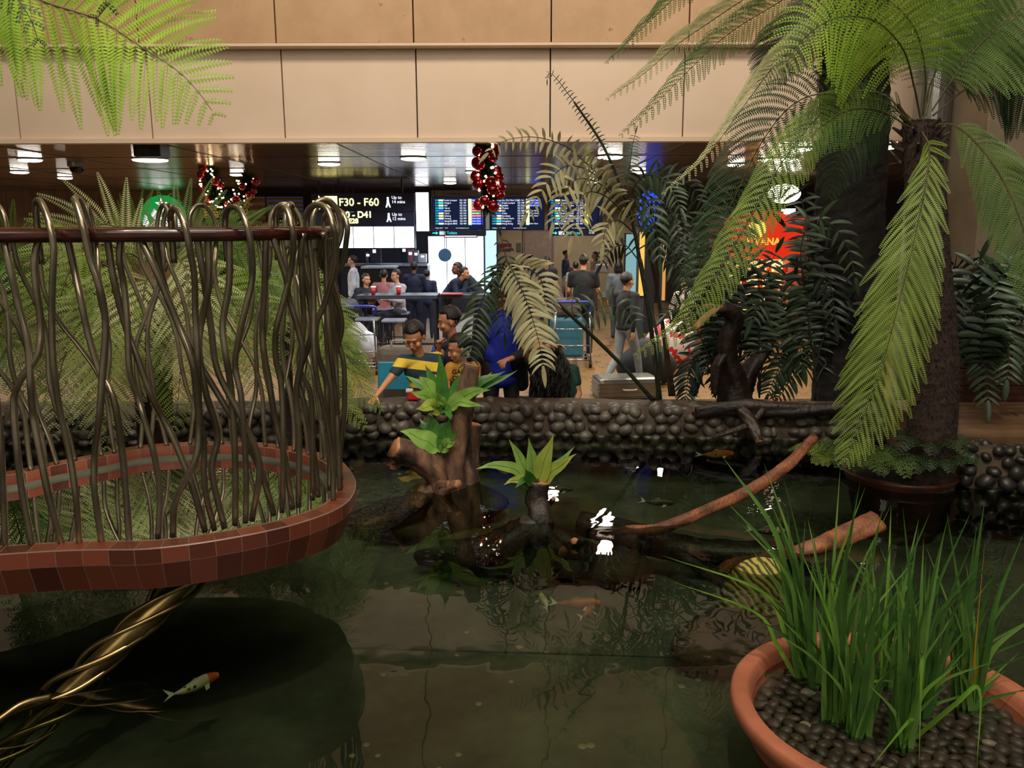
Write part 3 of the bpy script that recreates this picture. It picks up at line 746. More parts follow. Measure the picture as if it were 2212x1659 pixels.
# R2 lower arching left
addf(tf, frond(PP([(1975, 272, 5.05), (1920, 225, 4.95), (1850, 212, 4.85), (1770, 250, 4.75), (1690, 350, 4.66), (1620, 470, 4.6), (1550, 590, 4.55), (1470, 700, 4.5), (1370, 770, 4.45)]), .215, 44, 24, 1.0, l=.15, pin=.0105, stem=.16, prof=lambda g: (.45 + g * 2.4 if g < .2 else .92) * (1 - max(0, g - .55) / .45) ** .75, rr=rr), M_f_lit, 'lit green frond arching down to the left')
addf(tf, frond(PP([(1970, 268, 5.1), (1915, 208, 5.1), (1850, 196, 5.15), (1730, 215, 5.25), (1650, 300, 5.3), (1580, 440, 5.35), (1500, 600, 5.4), (1440, 720, 5.4)]), .36, 30, 25, .8, stem=.12, rr=rr), M_f_dark, 'green frond coloured darker for shade')
addf(tf, frond(PP([(1965, 275, 5.0), (1900, 238, 4.9), (1830, 238, 4.8), (1760, 285, 4.7), (1700, 370, 4.6)]), .22, 22, 25, .8, stem=.15, rr=rr), M_f_mid)
# R8, R9 top fan
addf(tf, frond(PP([(1993, 250, 5.05), (1999, 160, 4.95), (1975, 60, 4.8), (1905, -10, 4.65), (1800, -60, 4.55), (1700, -80, 4.5)]), .50, 26, 12, .3, l=.085, stem=.22, rr=rr, pin=.0145), M_f_bright, 'bright green frond arching up and over')
addf(tf, frond(PP([(1988, 255, 5.0), (1974, 185, 4.9), (1950, 105, 4.75), (1890, 45, 4.6), (1810, 38, 4.5), (1740, 80, 4.42), (1690, 150, 4.38)]), .44, 26, 14, .8, l=.085, stem=.22, rr=rr, pin=.0145), M_f_bright)
addf(tf, frond(PP([(2000, 250, 5.1), (2020, 150, 5.15), (2035, 50, 5.2), (2050, -60, 5.25), (2080, -120, 5.3)]), .42, 26, 15, .3, l=.10, stem=.25, rr=rr), M_f_mid)
# right side
addf(tf, frond(PP([(2012, 240, 5.1), (2083, 136, 5.0), (2150, 65, 4.9), (2230, 5, 4.8), (2330, -20, 4.7)]), .42, 28, 18, .6, stem=.2, rr=rr), M_f_mid)
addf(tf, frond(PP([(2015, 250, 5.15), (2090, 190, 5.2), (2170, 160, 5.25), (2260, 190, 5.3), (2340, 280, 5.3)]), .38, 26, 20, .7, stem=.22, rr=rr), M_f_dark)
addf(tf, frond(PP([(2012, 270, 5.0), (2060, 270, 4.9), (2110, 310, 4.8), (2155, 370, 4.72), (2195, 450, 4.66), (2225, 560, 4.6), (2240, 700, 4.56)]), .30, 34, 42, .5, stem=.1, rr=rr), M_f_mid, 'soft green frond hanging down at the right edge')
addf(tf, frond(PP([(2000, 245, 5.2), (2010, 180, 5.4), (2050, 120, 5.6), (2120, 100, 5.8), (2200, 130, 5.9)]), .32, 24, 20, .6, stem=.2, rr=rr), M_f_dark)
addf(tf, frond(PP([(1985, 270, 5.2), (1940, 240, 5.4), (1880, 260, 5.6), (1820, 330, 5.7), (1790, 430, 5.75)]), .28, 22, 25, .7, stem=.2, rr=rr), M_f_dark)
# pot of that fern
pt = P(1950, 1012, z=.62)
fp = thing('fern_pot', (base.x - .1, base.y + .17, PF), 'low round terracotta pot standing in the pond under the tree fern', 'plant pot')
c0 = V((base.x - .1, base.y + .17, 0))
mb = MB(); mb.lathe(c0, [(.24, PF), (.28, .3), (.33, .5), (.355, .535), (.36, .555), (.335, .56), (.32, .54), (0, .53)], 64)
mb.build('pot_wall', mat('pot_red', '#4f2817', .45, c2='#2f170e', ns=6), fp, smooth=True)
mb = MB(); mb.lathe(c0, [(.325, .545), (0, .56)], 40); mb.build('soil', mat('soil', '#17120d', .9), fp)
# small ferns around the pot
def small_fern(loc, n, L, m, label, name='small_fern', rise=.5, rr=R, group=None, nf=11, broad=.30):
    t_ = thing(name, loc, label, 'fern', group); loc = V(loc)
    for k in range(n):
        a = 2 * PI * k / n + rr.uniform(-.3, .3); LL = L * rr.uniform(.7, 1.15); u = V((math.cos(a), math.sin(a), 0))
        pth = [loc, loc + u * LL * .3 + V((0, 0, LL * rise * .6)), loc + u * LL * .7 + V((0, 0, LL * rise * .75)), loc + u * LL + V((0, 0, LL * rise * .35))]
        addf(t_, frond(pth, LL * broad, nf, 20, .3, face=V((0, -.3, 1)), pin=.016, l=.26, stem=.15, rr=rr, rad=.0025), m)
    return t_
for k, (x_, y_, n_, L_, m_, lb) in enumerate([(1850, 1005, 9, .30, M_f_mid, 'small leafy fern at the left side of the pot under the tree fern'), (1960, 1010, 9, .32, M_f_dark, 'small dark fern in the middle of the pot under the tree fern'), (1790, 1000, 7, .24, M_f_lit, 'small pale fern trailing over the left rim of the pot'), (2025, 1010, 8, .25, M_f_dark, 'small dark fern at the right side of the tree fern pot'), (1905, 1018, 9, .28, M_f_mid, 'small fern over the front rim of the tree fern pot'), (2000, 975, 7, .28, M_f_dark, 'upright small fern beside the trunk of the tree fern')]):
    q = P(x_, y_, 4.98 + (.1 if k in (1, 5) else 0)); q.z = max(q.z, .58); small_fern(q, n_, L_, m_, lb, rr=rr, group='small ferns in the tree fern pot')
# --- right rear tree fern (black trunk)
D1 = 6.9
base = P(1838, 880, D1)
tb = thing('tree_fern', (base.x, base.y, 0), 'tree fern with a thick shaggy black trunk behind the pond wall', 'tree fern')
trunk(tb, [V((base.x, base.y, .0)), P(1835, 700, D1), P(1832, 500, D1), P(1845, 300, D1), P(1845, 130, D1)], .30, .255, M_tr_black, 5000, rr)
mb = MB(); c1 = P(1848, 60, D1)
for i in range(900):
    a = rr.uniform(0, 2 * PI); z = rr.uniform(-.4, .25); r_ = .24 + .16 * math.exp(-((z + .2) / .2) ** 2); b = c1 + V((math.cos(a) * .2, math.sin(a) * .2, z))
    e = c1 + V((math.cos(a) * r_, math.sin(a) * r_, z - rr.uniform(0, .12))); s_ = V((-math.sin(a), math.cos(a), 0)) * .014; mb.add([b - s_, b + s_, e], [(0, 1, 2)])
mb.ell(c1, (.24, .24, .5), nu=14, nv=8); mb.build('crown_fibre', M_tr_black, tb)
addf(tb, frond(PP([(1870, -60, 6.7), (1800, 20, 6.4), (1740, 80, 6.1), (1671, 144, 5.9), (1588, 255, 5.7), (1522, 342, 5.6), (1430, 420, 5.5)]), .30, 46, 38, 1.1, l=.12, stem=.08, rr=rr, asym=(.55, 1)), M_f_pale, 'long pale frond arching far out to the left')
addf(tb, frond(PP([(1700, -160, 6.4), (1600, -90, 6.1), (1490, -30, 5.9), (1410, 40, 5.8), (1353, 95, 5.7), (1308, 136, 5.65)]), .26, 36, 45, .9, stem=.1, rr=rr, asym=(.5, 1)), M_f_mid)
addf(tb, frond(PP([(1780, -110, 6.5), (1700, -60, 6.3), (1597, 5, 6.1), (1530, 50, 6), (1465, 95, 5.9), (1390, 160, 5.8), (1308, 216, 5.75)]), .26, 38, 45, .7, stem=.1, rr=rr, asym=(.6, 1)), M_f_pale)
addf(tb, frond(PP([(1800, -60, 6.6), (1740, -30, 6.4), (1671, 12, 6.2), (1600, 55, 6.1), (1547, 95, 6), (1470, 170, 5.9), (1400, 240, 5.85), (1338, 295, 5.8)]), .26, 38, 40, .7, stem=.06, rr=rr, asym=(.8, 1)), M_f_mid)
for pth in ([(1860, -20, 7), (1930, -70, 7.1), (2000, -90, 7.2), (2080, -50, 7.3), (2150, 60, 7.4)], [(1830, 0, 6.9), (1760, 20, 7), (1690, 100, 7.1), (1640, 200, 7.2)], [(1850, 10, 6.6), (1830, -20, 6.2), (1780, 10, 5.8), (1720, 120, 5.5)]):
    addf(tb, frond(PP(pth), .35, 26, 25, .7, stem=.15, rr=rr), M_f_dark)
# --- left tree fern behind the railing
D3 = 5.35
base = P(335, 975, D3)
tl = thing('tree_fern', (base.x, base.y, .4), 'low tree fern with spreading pale fronds behind the wavy railing', 'tree fern')
c2 = P(335, 640, D3)
trunk(tl, [V((base.x, base.y, .2)), P(332, 850, D3), c2 + V((0, 0, -.05))], .11, .12, M_tr_brown, 1200, rr)
left = [
 [(335, 640, 5.3), (300, 560, 5.1), (262, 560, 4.9), (240, 680, 4.75), (225, 800, 4.65), (215, 930, 4.6)],
 [(340, 640, 5.3), (370, 560, 5.1), (400, 580, 4.9), (410, 680, 4.8), (415, 790, 4.7), (418, 880, 4.7)],
 [(330, 640, 5.3), (260, 540, 5.2), (180, 540, 5.0), (130, 640, 4.9), (110, 760, 4.85), (95, 880, 4.8)],
 [(345, 640, 5.3), (430, 540, 5.3), (520, 540, 5.2), (580, 610, 5.15), (610, 720, 5.1), (620, 800, 5.1)],
 [(350, 640, 5.35), (460, 560, 5.4), (580, 580, 5.4), (660, 650, 5.4), (720, 750, 5.4), (760, 850, 5.4)],
 [(330, 630, 5.3), (300, 540, 5.3), (250, 490, 5.3), (190, 490, 5.3), (120, 540, 5.3), (60, 620, 5.3)],
 [(335, 630, 5.4), (330, 540, 5.5), (310, 490, 5.6), (270, 470, 5.8), (235, 462, 6.0)],
 [(340, 630, 5.4), (370, 530, 5.5), (430, 490, 5.6), (500, 500, 5.7), (560, 560, 5.8)],
 [(325, 640, 5.3), (230, 600, 5.3), (130, 610, 5.3), (50, 680, 5.3), (0, 780, 5.3)],
 [(325, 640, 5.35), (220, 570, 5.5), (100, 560, 5.6), (0, 600, 5.7), (-80, 700, 5.8)],
 [(335, 640, 5.2), (320, 600, 5.0), (310, 640, 4.85), (300, 740, 4.8), (290, 850, 4.78)],
 [(345, 645, 5.3), (420, 610, 5.2), (500, 650, 5.1), (540, 760, 5.05), (560, 880, 5.0)],
 [(325, 645, 5.2), (260, 600, 5.1), (190, 640, 5.0), (160, 740, 4.95), (160, 850, 4.9), (170, 930, 4.9)],
 [(345, 640, 5.5), (440, 600, 5.8), (560, 640, 6.0), (640, 740, 6.1), (700, 860, 6.1)],
]
for k, pth in enumerate([p_ for i_, p_ in enumerate(left) if i_ not in (8,)]):
    addf(tl, frond(PP(pth), .42 if k < 4 else .38, 16, 44, .25, l=.115, pin=.0135, stem=.14, rr=rr), (M_f_lit, M_f_pale, M_f_lit, M_f_mid)[k % 4] if k not in (6, 7) else M_f_mid)
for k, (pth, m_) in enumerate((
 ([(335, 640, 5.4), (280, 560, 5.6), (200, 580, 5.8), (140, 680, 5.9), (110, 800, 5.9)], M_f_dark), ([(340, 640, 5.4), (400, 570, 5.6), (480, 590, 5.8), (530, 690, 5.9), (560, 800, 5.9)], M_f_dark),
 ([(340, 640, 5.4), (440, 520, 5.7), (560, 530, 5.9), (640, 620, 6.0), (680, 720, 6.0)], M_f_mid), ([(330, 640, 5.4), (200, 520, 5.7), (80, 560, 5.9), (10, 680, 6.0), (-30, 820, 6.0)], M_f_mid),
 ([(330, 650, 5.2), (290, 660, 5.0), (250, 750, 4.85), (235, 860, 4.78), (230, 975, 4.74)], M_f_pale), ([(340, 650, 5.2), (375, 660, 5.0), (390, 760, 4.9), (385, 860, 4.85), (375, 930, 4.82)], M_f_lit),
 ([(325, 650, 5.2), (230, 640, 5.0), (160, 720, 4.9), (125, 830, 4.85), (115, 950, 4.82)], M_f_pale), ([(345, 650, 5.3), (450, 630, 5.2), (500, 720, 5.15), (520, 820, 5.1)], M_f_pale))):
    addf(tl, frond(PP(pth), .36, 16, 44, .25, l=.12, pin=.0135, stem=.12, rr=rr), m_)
be = P(-30, 900, 5.5); te = thing('tree_fern', (be.x, be.y, .3), 'dark green fern at the far left edge behind the railing', 'fern')
trunk(te, [V((be.x, be.y, .2)), P(-30, 760, 5.5)], .06, .06, M_tr_brown, 200, rr)
for pth in ([(-30, 760, 5.5), (20, 620, 5.4), (90, 600, 5.3), (140, 680, 5.3), (160, 760, 5.3)], [(-30, 760, 5.5), (0, 640, 5.3), (50, 640, 5.1), (80, 740, 5.0), (90, 850, 5.0)], [(-30, 760, 5.5), (-10, 560, 5.5), (40, 500, 5.5), (100, 530, 5.5), (150, 600, 5.5)], [(-30, 760, 5.5), (0, 720, 5.3), (40, 780, 5.2), (55, 880, 5.15)], [(-30, 760, 5.5), (-20, 600, 5.2), (10, 560, 5.0), (30, 640, 4.9), (30, 760, 4.9)]):
    addf(te, frond(PP(pth), .3, 18, 42, .25, l=.13, pin=.014, stem=.12, rr=rr), M_f_mid)
# --- hanging feathery frond at the right side of the railing
base = P(560, 560, 5.6)
th = thing('tree_fern', (P(600, 940, 5.75).x, 5.75, .45), 'feathery fern with arching sprays spilling over the wall right of the railing', 'fern')
q0 = P(610, 700, 5.75)
trunk(th, [V((q0.x, 5.75, .3)), V((q0.x, 5.75, .7)), q0], .05, .05, M_tr_brown, 300, rr)
for pth, w in (([(610, 700, 5.75), (660, 640, 5.7), (710, 680, 5.65), (750, 770, 5.6), (790, 850, 5.6), (825, 890, 5.6)], .24), ([(610, 700, 5.75), (640, 660, 5.6), (690, 720, 5.5), (715, 800, 5.4), (745, 870, 5.4), (790, 925, 5.4)], .24), ([(605, 700, 5.75), (580, 640, 5.8), (540, 640, 5.8), (500, 720, 5.8)], .2), ([(612, 700, 5.75), (650, 700, 5.6), (680, 780, 5.5), (700, 870, 5.45), (720, 930, 5.4)], .22), ([(612, 700, 5.7), (680, 720, 5.6), (740, 760, 5.6), (785, 790, 5.6), (810, 830, 5.6)], .14), ([(610, 690, 5.8), (640, 600, 5.9), (600, 560, 5.9), (560, 580, 5.9)], .24)):
    addf(th, frond(PP(pth), w, 26, 45, .3, l=.16, stem=.12, rr=rr), M_f_mid if w < .23 else M_f_lit)
# --- overhanging frond, top left
ax = P(-420, 60, 3.3)
to = thing('tree_fern', (ax.x, ax.y, 0), 'tree fern whose bright fronds overhang the top left corner', 'tree fern')
trunk(to, [V((ax.x, ax.y, .0)), V((ax.x, ax.y, 1.6)), ax + V((0, 0, -.1))], .14, .12, M_tr_brown, 400, rr)
addf(to, frond(PP([(-420, 60, 3.3), (-250, -90, 3.2), (-60, -60, 3.1), (100, 5, 3.05), (214, 43, 3.0), (300, 98, 2.95), (385, 154, 2.92), (435, 207, 2.9), (470, 258, 2.9)]), .38, 34, 30, .22, l=.13, stem=.2, rr=rr, pin=.0115, prof=lambda g: (1 if g < .62 else (1 - (g - .62) / .38) ** .8)), M_f_bright, 'bright yellow green frond reaching down to the right')
addf(to, frond(PP([(-420, 60, 3.3), (-300, -60, 3.4), (-150, -60, 3.5), (0, 20, 3.6), (60, 90, 3.65)]), .30, 26, 30, .3, stem=.2, rr=rr), M_f_bright)
addf(to, frond(PP([(-420, 60, 3.2), (-250, -120, 2.8), (-80, -80, 2.6), (20, -20, 2.5), (70, 50, 2.45), (85, 105, 2.45)]), .16, 24, 40, .3, stem=.2, rr=rr), M_f_dark, 'small dark frond hanging in front')
addf(to, frond(PP([(-420, 60, 3.2), (-200, -180, 2.9), (50, -160, 2.7), (200, -60, 2.6), (230, 20, 2.6), (192, 45, 2.6)]), .14, 22, 40, .3, stem=.3, rr=rr), M_f_dark)
addf(to, frond(PP([(-420, 60, 3.3), (-200, -200, 3.3), (100, -190, 3.3), (260, -90, 3.3), (310, -20, 3.3), (300, 30, 3.3)]), .12, 20, 40, .3, stem=.3, rr=rr), M_f_mid)
# ================================================================ BROAD-LEAFLET PALMS (once pinnate)
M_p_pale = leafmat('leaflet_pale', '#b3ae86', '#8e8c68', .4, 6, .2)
M_p_dark = leafmat('leaflet_dark', '#1f2d20', '#121c14', .38, 6, .12)  # leaf colour lowered to paint the weak light on these palms
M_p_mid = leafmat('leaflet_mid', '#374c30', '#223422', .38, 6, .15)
M_stem = mat('stem_dark', '#2c3424', .5, c2='#1b2016')
def leaflet(mb, base, dirv, nrm, L, w, droop, seg=5):
    pts = [base]; d = dirv.copy(); q = base.copy()
    for i in range(seg):
        d = (d + V((0, 0, -1)) * droop / seg).normalized(); q = q + d * (L / seg); pts.append(q)
    vv = []; ff = []
    for i, p in enumerate(pts):
        f = i / seg; t = (pts[min(seg, i + 1)] - pts[max(0, i - 1)]).normalized(); sd = t.cross(nrm)
        sd = sd.normalized() if sd.length > 1e-5 else t.orthogonal().normalized(); n2 = sd.cross(t)
        ww = w * (math.sin(PI * min(1, .12 + f * .88)) ** .8) + (.0004 if i == seg else 0)
        vv += [p - sd * ww - n2 * ww * .2, p + n2 * ww * .1, p + sd * ww - n2 * ww * .2]
    for i in range(seg): a = i * 3; ff += [(a, a + 1, a + 4, a + 3), (a + 1, a + 2, a + 5, a + 4)]
    mb.add(vv, ff)
def pinnate(path, n, L, w, ang=25, droop=.9, stem=.1, face=None, rr=R, prof=None, rad=.005, sides=(-1, 1)):
    pts = spline(path, 10); pts, TL = resample(pts, 100); mb = MB(); mb.cur = 1
    mb.tube(pts[::3], [rad * (1 - .7 * i / 33) for i in range(34)], 6); mb.cur = 0
    for k in range(n):
        f = stem + (1 - stem) * (k + .5) / n; i = int(f * 99); p = pts[i]; t = (pts[min(99, i + 2)] - pts[max(0, i - 2)]).normalized()
        nn = face if face is not None else (CAM - p).normalized(); sd = t.cross(nn)
        if sd.length < 1e-4: continue
        sd.normalize(); nrm = sd.cross(t); g_ = (f - stem) / (1 - stem)
        s_ = prof(g_) if prof else (.6 + 1.6 * g_ if g_ < .25 else 1) * (1 - .5 * max(0, g_ - .6) / .4)
        for sg_ in sides:
            a = math.radians(ang + rr.uniform(-8, 8)); d = sd * sg_ * math.cos(a) + t * math.sin(a) + nrm * rr.uniform(-.15, .3)
            leaflet(mb, p, d.normalized(), (nrm + V((rr.uniform(-.4, .4), 0, .5))).normalized(), L * s_ * rr.uniform(.85, 1.1), w * s_, droop * rr.uniform(.7, 1.3))
    t = (pts[-1] - pts[-4]).normalized(); leaflet(mb, pts[-1], t, (CAM - pts[-1]).normalized(), L * .8, w, .3)
    return mb
def addp(par, mb, m, label=None):
    o = mb.build('frond', [m, M_stem], par, smooth=True)
    if label: o['label'] = label
    return o
def stalk(par, pts, r0, r1, m=None, name='stalk'):
    mb = MB(); q, L = resample(spline(pts, 8), 40); mb.tube(q, [r0 + (r1 - r0) * i / 39 for i in range(40)], 8); return mb.build(name, m or M_stem, par, smooth=True)
rr = random.Random(33)
b0 = P(1425, 866, 6.75); b0.z = WT
cy = thing('leafy_palm', b0, 'tall slender palm with pale curling leaflets growing on the pond wall in the centre', 'plant')
stalk(cy, [b0, P(1405, 700, 6.72), P(1385, 580, 6.7), P(1366, 480, 6.68), P(1340, 400, 6.6), P(1300, 310, 6.55), P(1240, 220, 6.5)], .022, .008)
for pth, n, L, w, m, lb in (
 ([(1350, 440, 6.65), (1300, 385, 6.6), (1258, 345, 6.5), (1217, 314, 6.4), (1154, 296, 6.3), (1090, 304, 6.25), (1055, 330, 6.25)], 24, .13, .017, M_p_pale, 'pale frond arching to the left'),
 ([(1352, 450, 6.65), (1310, 400, 6.6), (1270, 368, 6.5), (1226, 358, 6.4), (1190, 385, 6.3), (1162, 425, 6.3), (1140, 460, 6.3)], 22, .17, .020, M_p_pale, None),
 ([(1354, 460, 6.65), (1300, 400, 6.5), (1250, 386, 6.4), (1222, 414, 6.35), (1205, 450, 6.35), (1196, 480, 6.35)], 17, .17, .020, M_p_pale, None),
 ([(1356, 470, 6.65), (1310, 425, 6.5), (1270, 415, 6.4), (1250, 440, 6.35), (1243, 480, 6.3), (1236, 510, 6.3)], 15, .20, .021, M_p_pale, None),
 ([(1366, 500, 6.65), (1340, 478, 6.5), (1318, 480, 6.45), (1307, 500, 6.4), (1303, 525, 6.4)], 11, .19, .021, M_p_pale, None),
 ([(1340, 400, 6.6), (1300, 310, 6.55), (1262, 250, 6.5), (1225, 200, 6.45), (1198, 165, 6.42), (1184, 158, 6.4), (1182, 172, 6.4)], 34, .055, .006, M_p_mid, 'young upright frond still uncurling'),
 ([(1345, 420, 6.6), (1360, 360, 6.6), (1365, 320, 6.6), (1372, 290, 6.6)], 20, .09, .007, M_p_mid, None),
 ([(1352, 430, 6.6), (1385, 385, 6.5), (1420, 380, 6.4), (1450, 410, 6.35), (1470, 450, 6.3)], 18, .16, .018, M_p_mid, None),
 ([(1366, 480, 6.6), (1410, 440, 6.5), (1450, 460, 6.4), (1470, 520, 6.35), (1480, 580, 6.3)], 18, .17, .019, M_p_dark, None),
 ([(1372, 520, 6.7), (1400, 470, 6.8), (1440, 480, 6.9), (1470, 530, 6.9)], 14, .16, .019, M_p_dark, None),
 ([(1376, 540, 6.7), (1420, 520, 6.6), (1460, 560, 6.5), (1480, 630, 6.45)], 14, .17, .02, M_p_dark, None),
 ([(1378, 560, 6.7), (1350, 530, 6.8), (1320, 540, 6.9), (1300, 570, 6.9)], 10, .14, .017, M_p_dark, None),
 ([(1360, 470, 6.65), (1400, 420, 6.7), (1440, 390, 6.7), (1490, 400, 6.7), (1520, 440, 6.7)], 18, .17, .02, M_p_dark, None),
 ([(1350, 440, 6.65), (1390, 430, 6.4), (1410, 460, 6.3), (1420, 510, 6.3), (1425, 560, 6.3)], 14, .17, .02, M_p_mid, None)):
    addp(cy, pinnate(PP(pth), int(n * .82), L, w * .8, 22, 1.0, .14, rr=rr, rad=.006), m, lb)
b1 = P(1412, 866, 6.7); b1.z = WT
c3 = thing('leafy_palm', b1, 'leaning palm with a long bare stem and pale ribbed fronds in front of the people', 'plant')
stalk(c3, [b1, P(1330, 775, 6.5), P(1215, 665, 6.2), P(1150, 610, 6.0), P(1098, 566, 5.9)], .018, .011)
stalk(c3, [b1 + V((.03, 0, 0)), P(1425, 760, 6.6), P(1400, 640, 6.6), P(1385, 560, 6.6)], .016, .008)
for pth, n, L, w, m, lb in (
 ([(1092, 562, 5.9), (1110, 590, 5.82), (1135, 645, 5.78), (1155, 705, 5.75), (1168, 755, 5.74), (1173, 790, 5.74)], 24, .205, .017, M_p_pale, 'pale frond with long drooping leaflets'),
 ([(1092, 562, 5.9), (1070, 590, 5.9), (1045, 640, 5.9), (1028, 700, 5.9), (1018, 760, 5.9), (1010, 800, 5.9)], 20, .17, .012, M_p_mid, None),
 ([(1095, 565, 5.95), (1130, 575, 5.95), (1165, 598, 5.95), (1176, 635, 5.95), (1178, 680, 5.95)], 15, .17, .015, M_p_pale, None),
 ([(1092, 562, 5.95), (1080, 600, 6.1), (1085, 660, 6.2), (1090, 720, 6.2)], 16, .17, .012, M_p_mid, None),
 ([(1240, 690, 6.3), (1285, 668, 6.3), (1320, 660, 6.3), (1355, 672, 6.3), (1375, 700, 6.3)], 9, .17, .012, M_p_mid, None),
 ([(1240, 690, 6.3), (1235, 660, 6.3), (1242, 635, 6.3)], 3, .10, .015, M_p_mid, None),
 ([(1095, 565, 5.9), (1088, 535, 5.9), (1082, 510, 5.9)], 3, .10, .010, M_p_dark, None)):
    addp(c3, pinnate(PP(pth), n, L, w, 8, 1.25, .06, rr=rr), m, lb)
# leaning canes behind
for k, (a, b) in enumerate((((1448, 868), (1408, 560)), ((1455, 870), (1395, 500)), ((1490, 872), (1560, 600)), ((1500, 872), (1580, 560)))):
    q = P(a[0], a[1], 6.9); q.z = WT
    cc = thing('bare_cane', q, ('dark leaning cane rising right of the silver suitcase', 'dark cane crossing another one right of the silver suitcase', 'dark cane leaning right between the wall and the red kiosk', 'thin cane leaning right beside another before the red kiosk')[k], 'plant stem', 'canes of the planting')
    stalk(cc, [q, P((a[0] + b[0]) / 2 + 4, (a[1] + b[1]) / 2, 6.85), P(b[0], b[1], 6.8)], .018, .011, mat('cane', '#3a2c20', .5, c2='#211912'), 'cane')
# dark planting at the right
groups = [
 ((1640, 868), 6.8, 'dark glossy palm in front of the red kiosk', [
  [(1640, 800), (1640, 720), (1650, 640), (1662, 580), (1676, 545)], [(1640, 800), (1620, 680), (1590, 600), (1560, 580), (1530, 610)],
  [(1645, 800), (1670, 690), (1700, 620), (1735, 600), (1765, 630), (1780, 690)], [(1640, 800), (1655, 720), (1690, 690), (1720, 720), (1735, 790)],
  [(1636, 800), (1600, 720), (1560, 700), (1530, 740), (1515, 800)], [(1640, 800), (1638, 700), (1640, 620), (1625, 560), (1600, 540)],
  [(1640, 820), (1690, 760), (1720, 770), (1700, 830), (1680, 860)], [(1640, 820), (1600, 770), (1570, 790), (1560, 850)]]),
 ((1760, 868), 6.7, 'dark glossy palm left of the black fern trunk', [
  [(1760, 800), (1740, 640), (1730, 540), (1750, 480), (1790, 480), (1830, 530), (1848, 600)], [(1760, 800), (1745, 680), (1748, 590), (1770, 570), (1795, 620), (1805, 690)],
  [(1760, 800), (1790, 700), (1830, 650), (1860, 690), (1870, 760)], [(1755, 800), (1710, 700), (1680, 640), (1650, 640), (1625, 690)],
   [(1760, 790), (1750, 600), (1740, 470), (1720, 410), (1690, 400), (1660, 420)],
  [(1765, 820), (1800, 770), (1840, 770), (1850, 840)], [(1755, 820), (1720, 770), (1690, 780), (1660, 850)], [(1760, 800), (1755, 560), (1780, 440), (1815, 420), (1850, 450)]]),
 ((1545, 868), 6.8, 'dark glossy palm behind the driftwood root', [
  [(1545, 800), (1540, 690), (1525, 600), (1500, 540), (1475, 530), (1455, 570)], [(1545, 800), (1550, 680), (1560, 590), (1590, 550), (1620, 570)],
  [(1540, 800), (1500, 700), (1470, 660), (1440, 680)], [(1545, 800), (1520, 560), (1500, 500), (1470, 460), (1440, 470)],
  [(1545, 820), (1510, 770), (1490, 800), (1480, 860)], [(1550, 800), (1570, 560), (1600, 470), (1640, 440), (1670, 460)], [(1545, 800), (1530, 520), (1540, 440), (1570, 400), (1600, 410)]]),
]
for (bx, by), d, lb, paths in groups:
    q = P(bx, by, d); q.z = WT
    t_ = thing('leafy_palm', q, lb, 'plant')
    for j, pth in enumerate(paths):
        n = len(pth)
        pts = [q] + [P(x_, y_, d + (-.3 + .08 * j) * (i + 1) / n) for i, (x_, y_) in enumerate(pth)]
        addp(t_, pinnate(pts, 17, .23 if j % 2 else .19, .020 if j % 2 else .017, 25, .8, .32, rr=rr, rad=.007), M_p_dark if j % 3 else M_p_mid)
d = 5.9; q = P(2120, 900, d); q.z = .8
t_ = thing('leafy_fern', q, 'dark drooping broad-leaved fern in the wooden planter by the concrete column', 'plant')
for j, pth in enumerate([[(2110, 760), (2100, 640), (2080, 580), (2060, 570)], [(2120, 740), (2130, 620), (2150, 570), (2185, 590), (2200, 650)], [(2115, 760), (2095, 680), (2075, 690), (2070, 760)], [(2120, 740), (2105, 690), (2127, 753), (2132, 825), (2134, 865)], [(2125, 740), (2150, 660), (2190, 660), (2212, 720), (2215, 790)], [(2120, 740), (2160, 700), (2180, 750), (2175, 820)], [(2115, 740), (2100, 600), (2120, 560), (2150, 600), (2160, 680)], [(2125, 740), (2190, 620), (2240, 620), (2270, 700)], [(2120, 740), (2085, 640), (2065, 640), (2060, 700)], [(2120, 740), (2150, 620), (2210, 560), (2260, 600)]]):
    pts = [q + V((0, 0, .1))] + [P(x_, y_, d - .05 * i - .04 * j) for i, (x_, y_) in enumerate(pth)]
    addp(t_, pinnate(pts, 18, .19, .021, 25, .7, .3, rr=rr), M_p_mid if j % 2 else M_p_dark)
# wooden planter
mb = MB(); a = P(2060, 850, 6.25); M_plank = mat('planter_wood', '#4a2415', .5, c2='#2c150c', ns=8, stretch=(.3, 1, 5))
pl_ = thing('wooden_planter', (a.x + 1.5, 6.5, .8), 'dark plank planter box standing on the terrace slab at the right', 'planter')
for k in range(4): mb.box((a.x + 1.5, 6.25, .86 + k * .135), (3.0, .05, .13), bev=.004)
mb.build('planks', M_plank, pl_); mb = MB(); mb.box((a.x + 1.5, 6.55, 1.07), (2.96, .55, .5)); mb.build('soil', MATS['soil'], pl_)

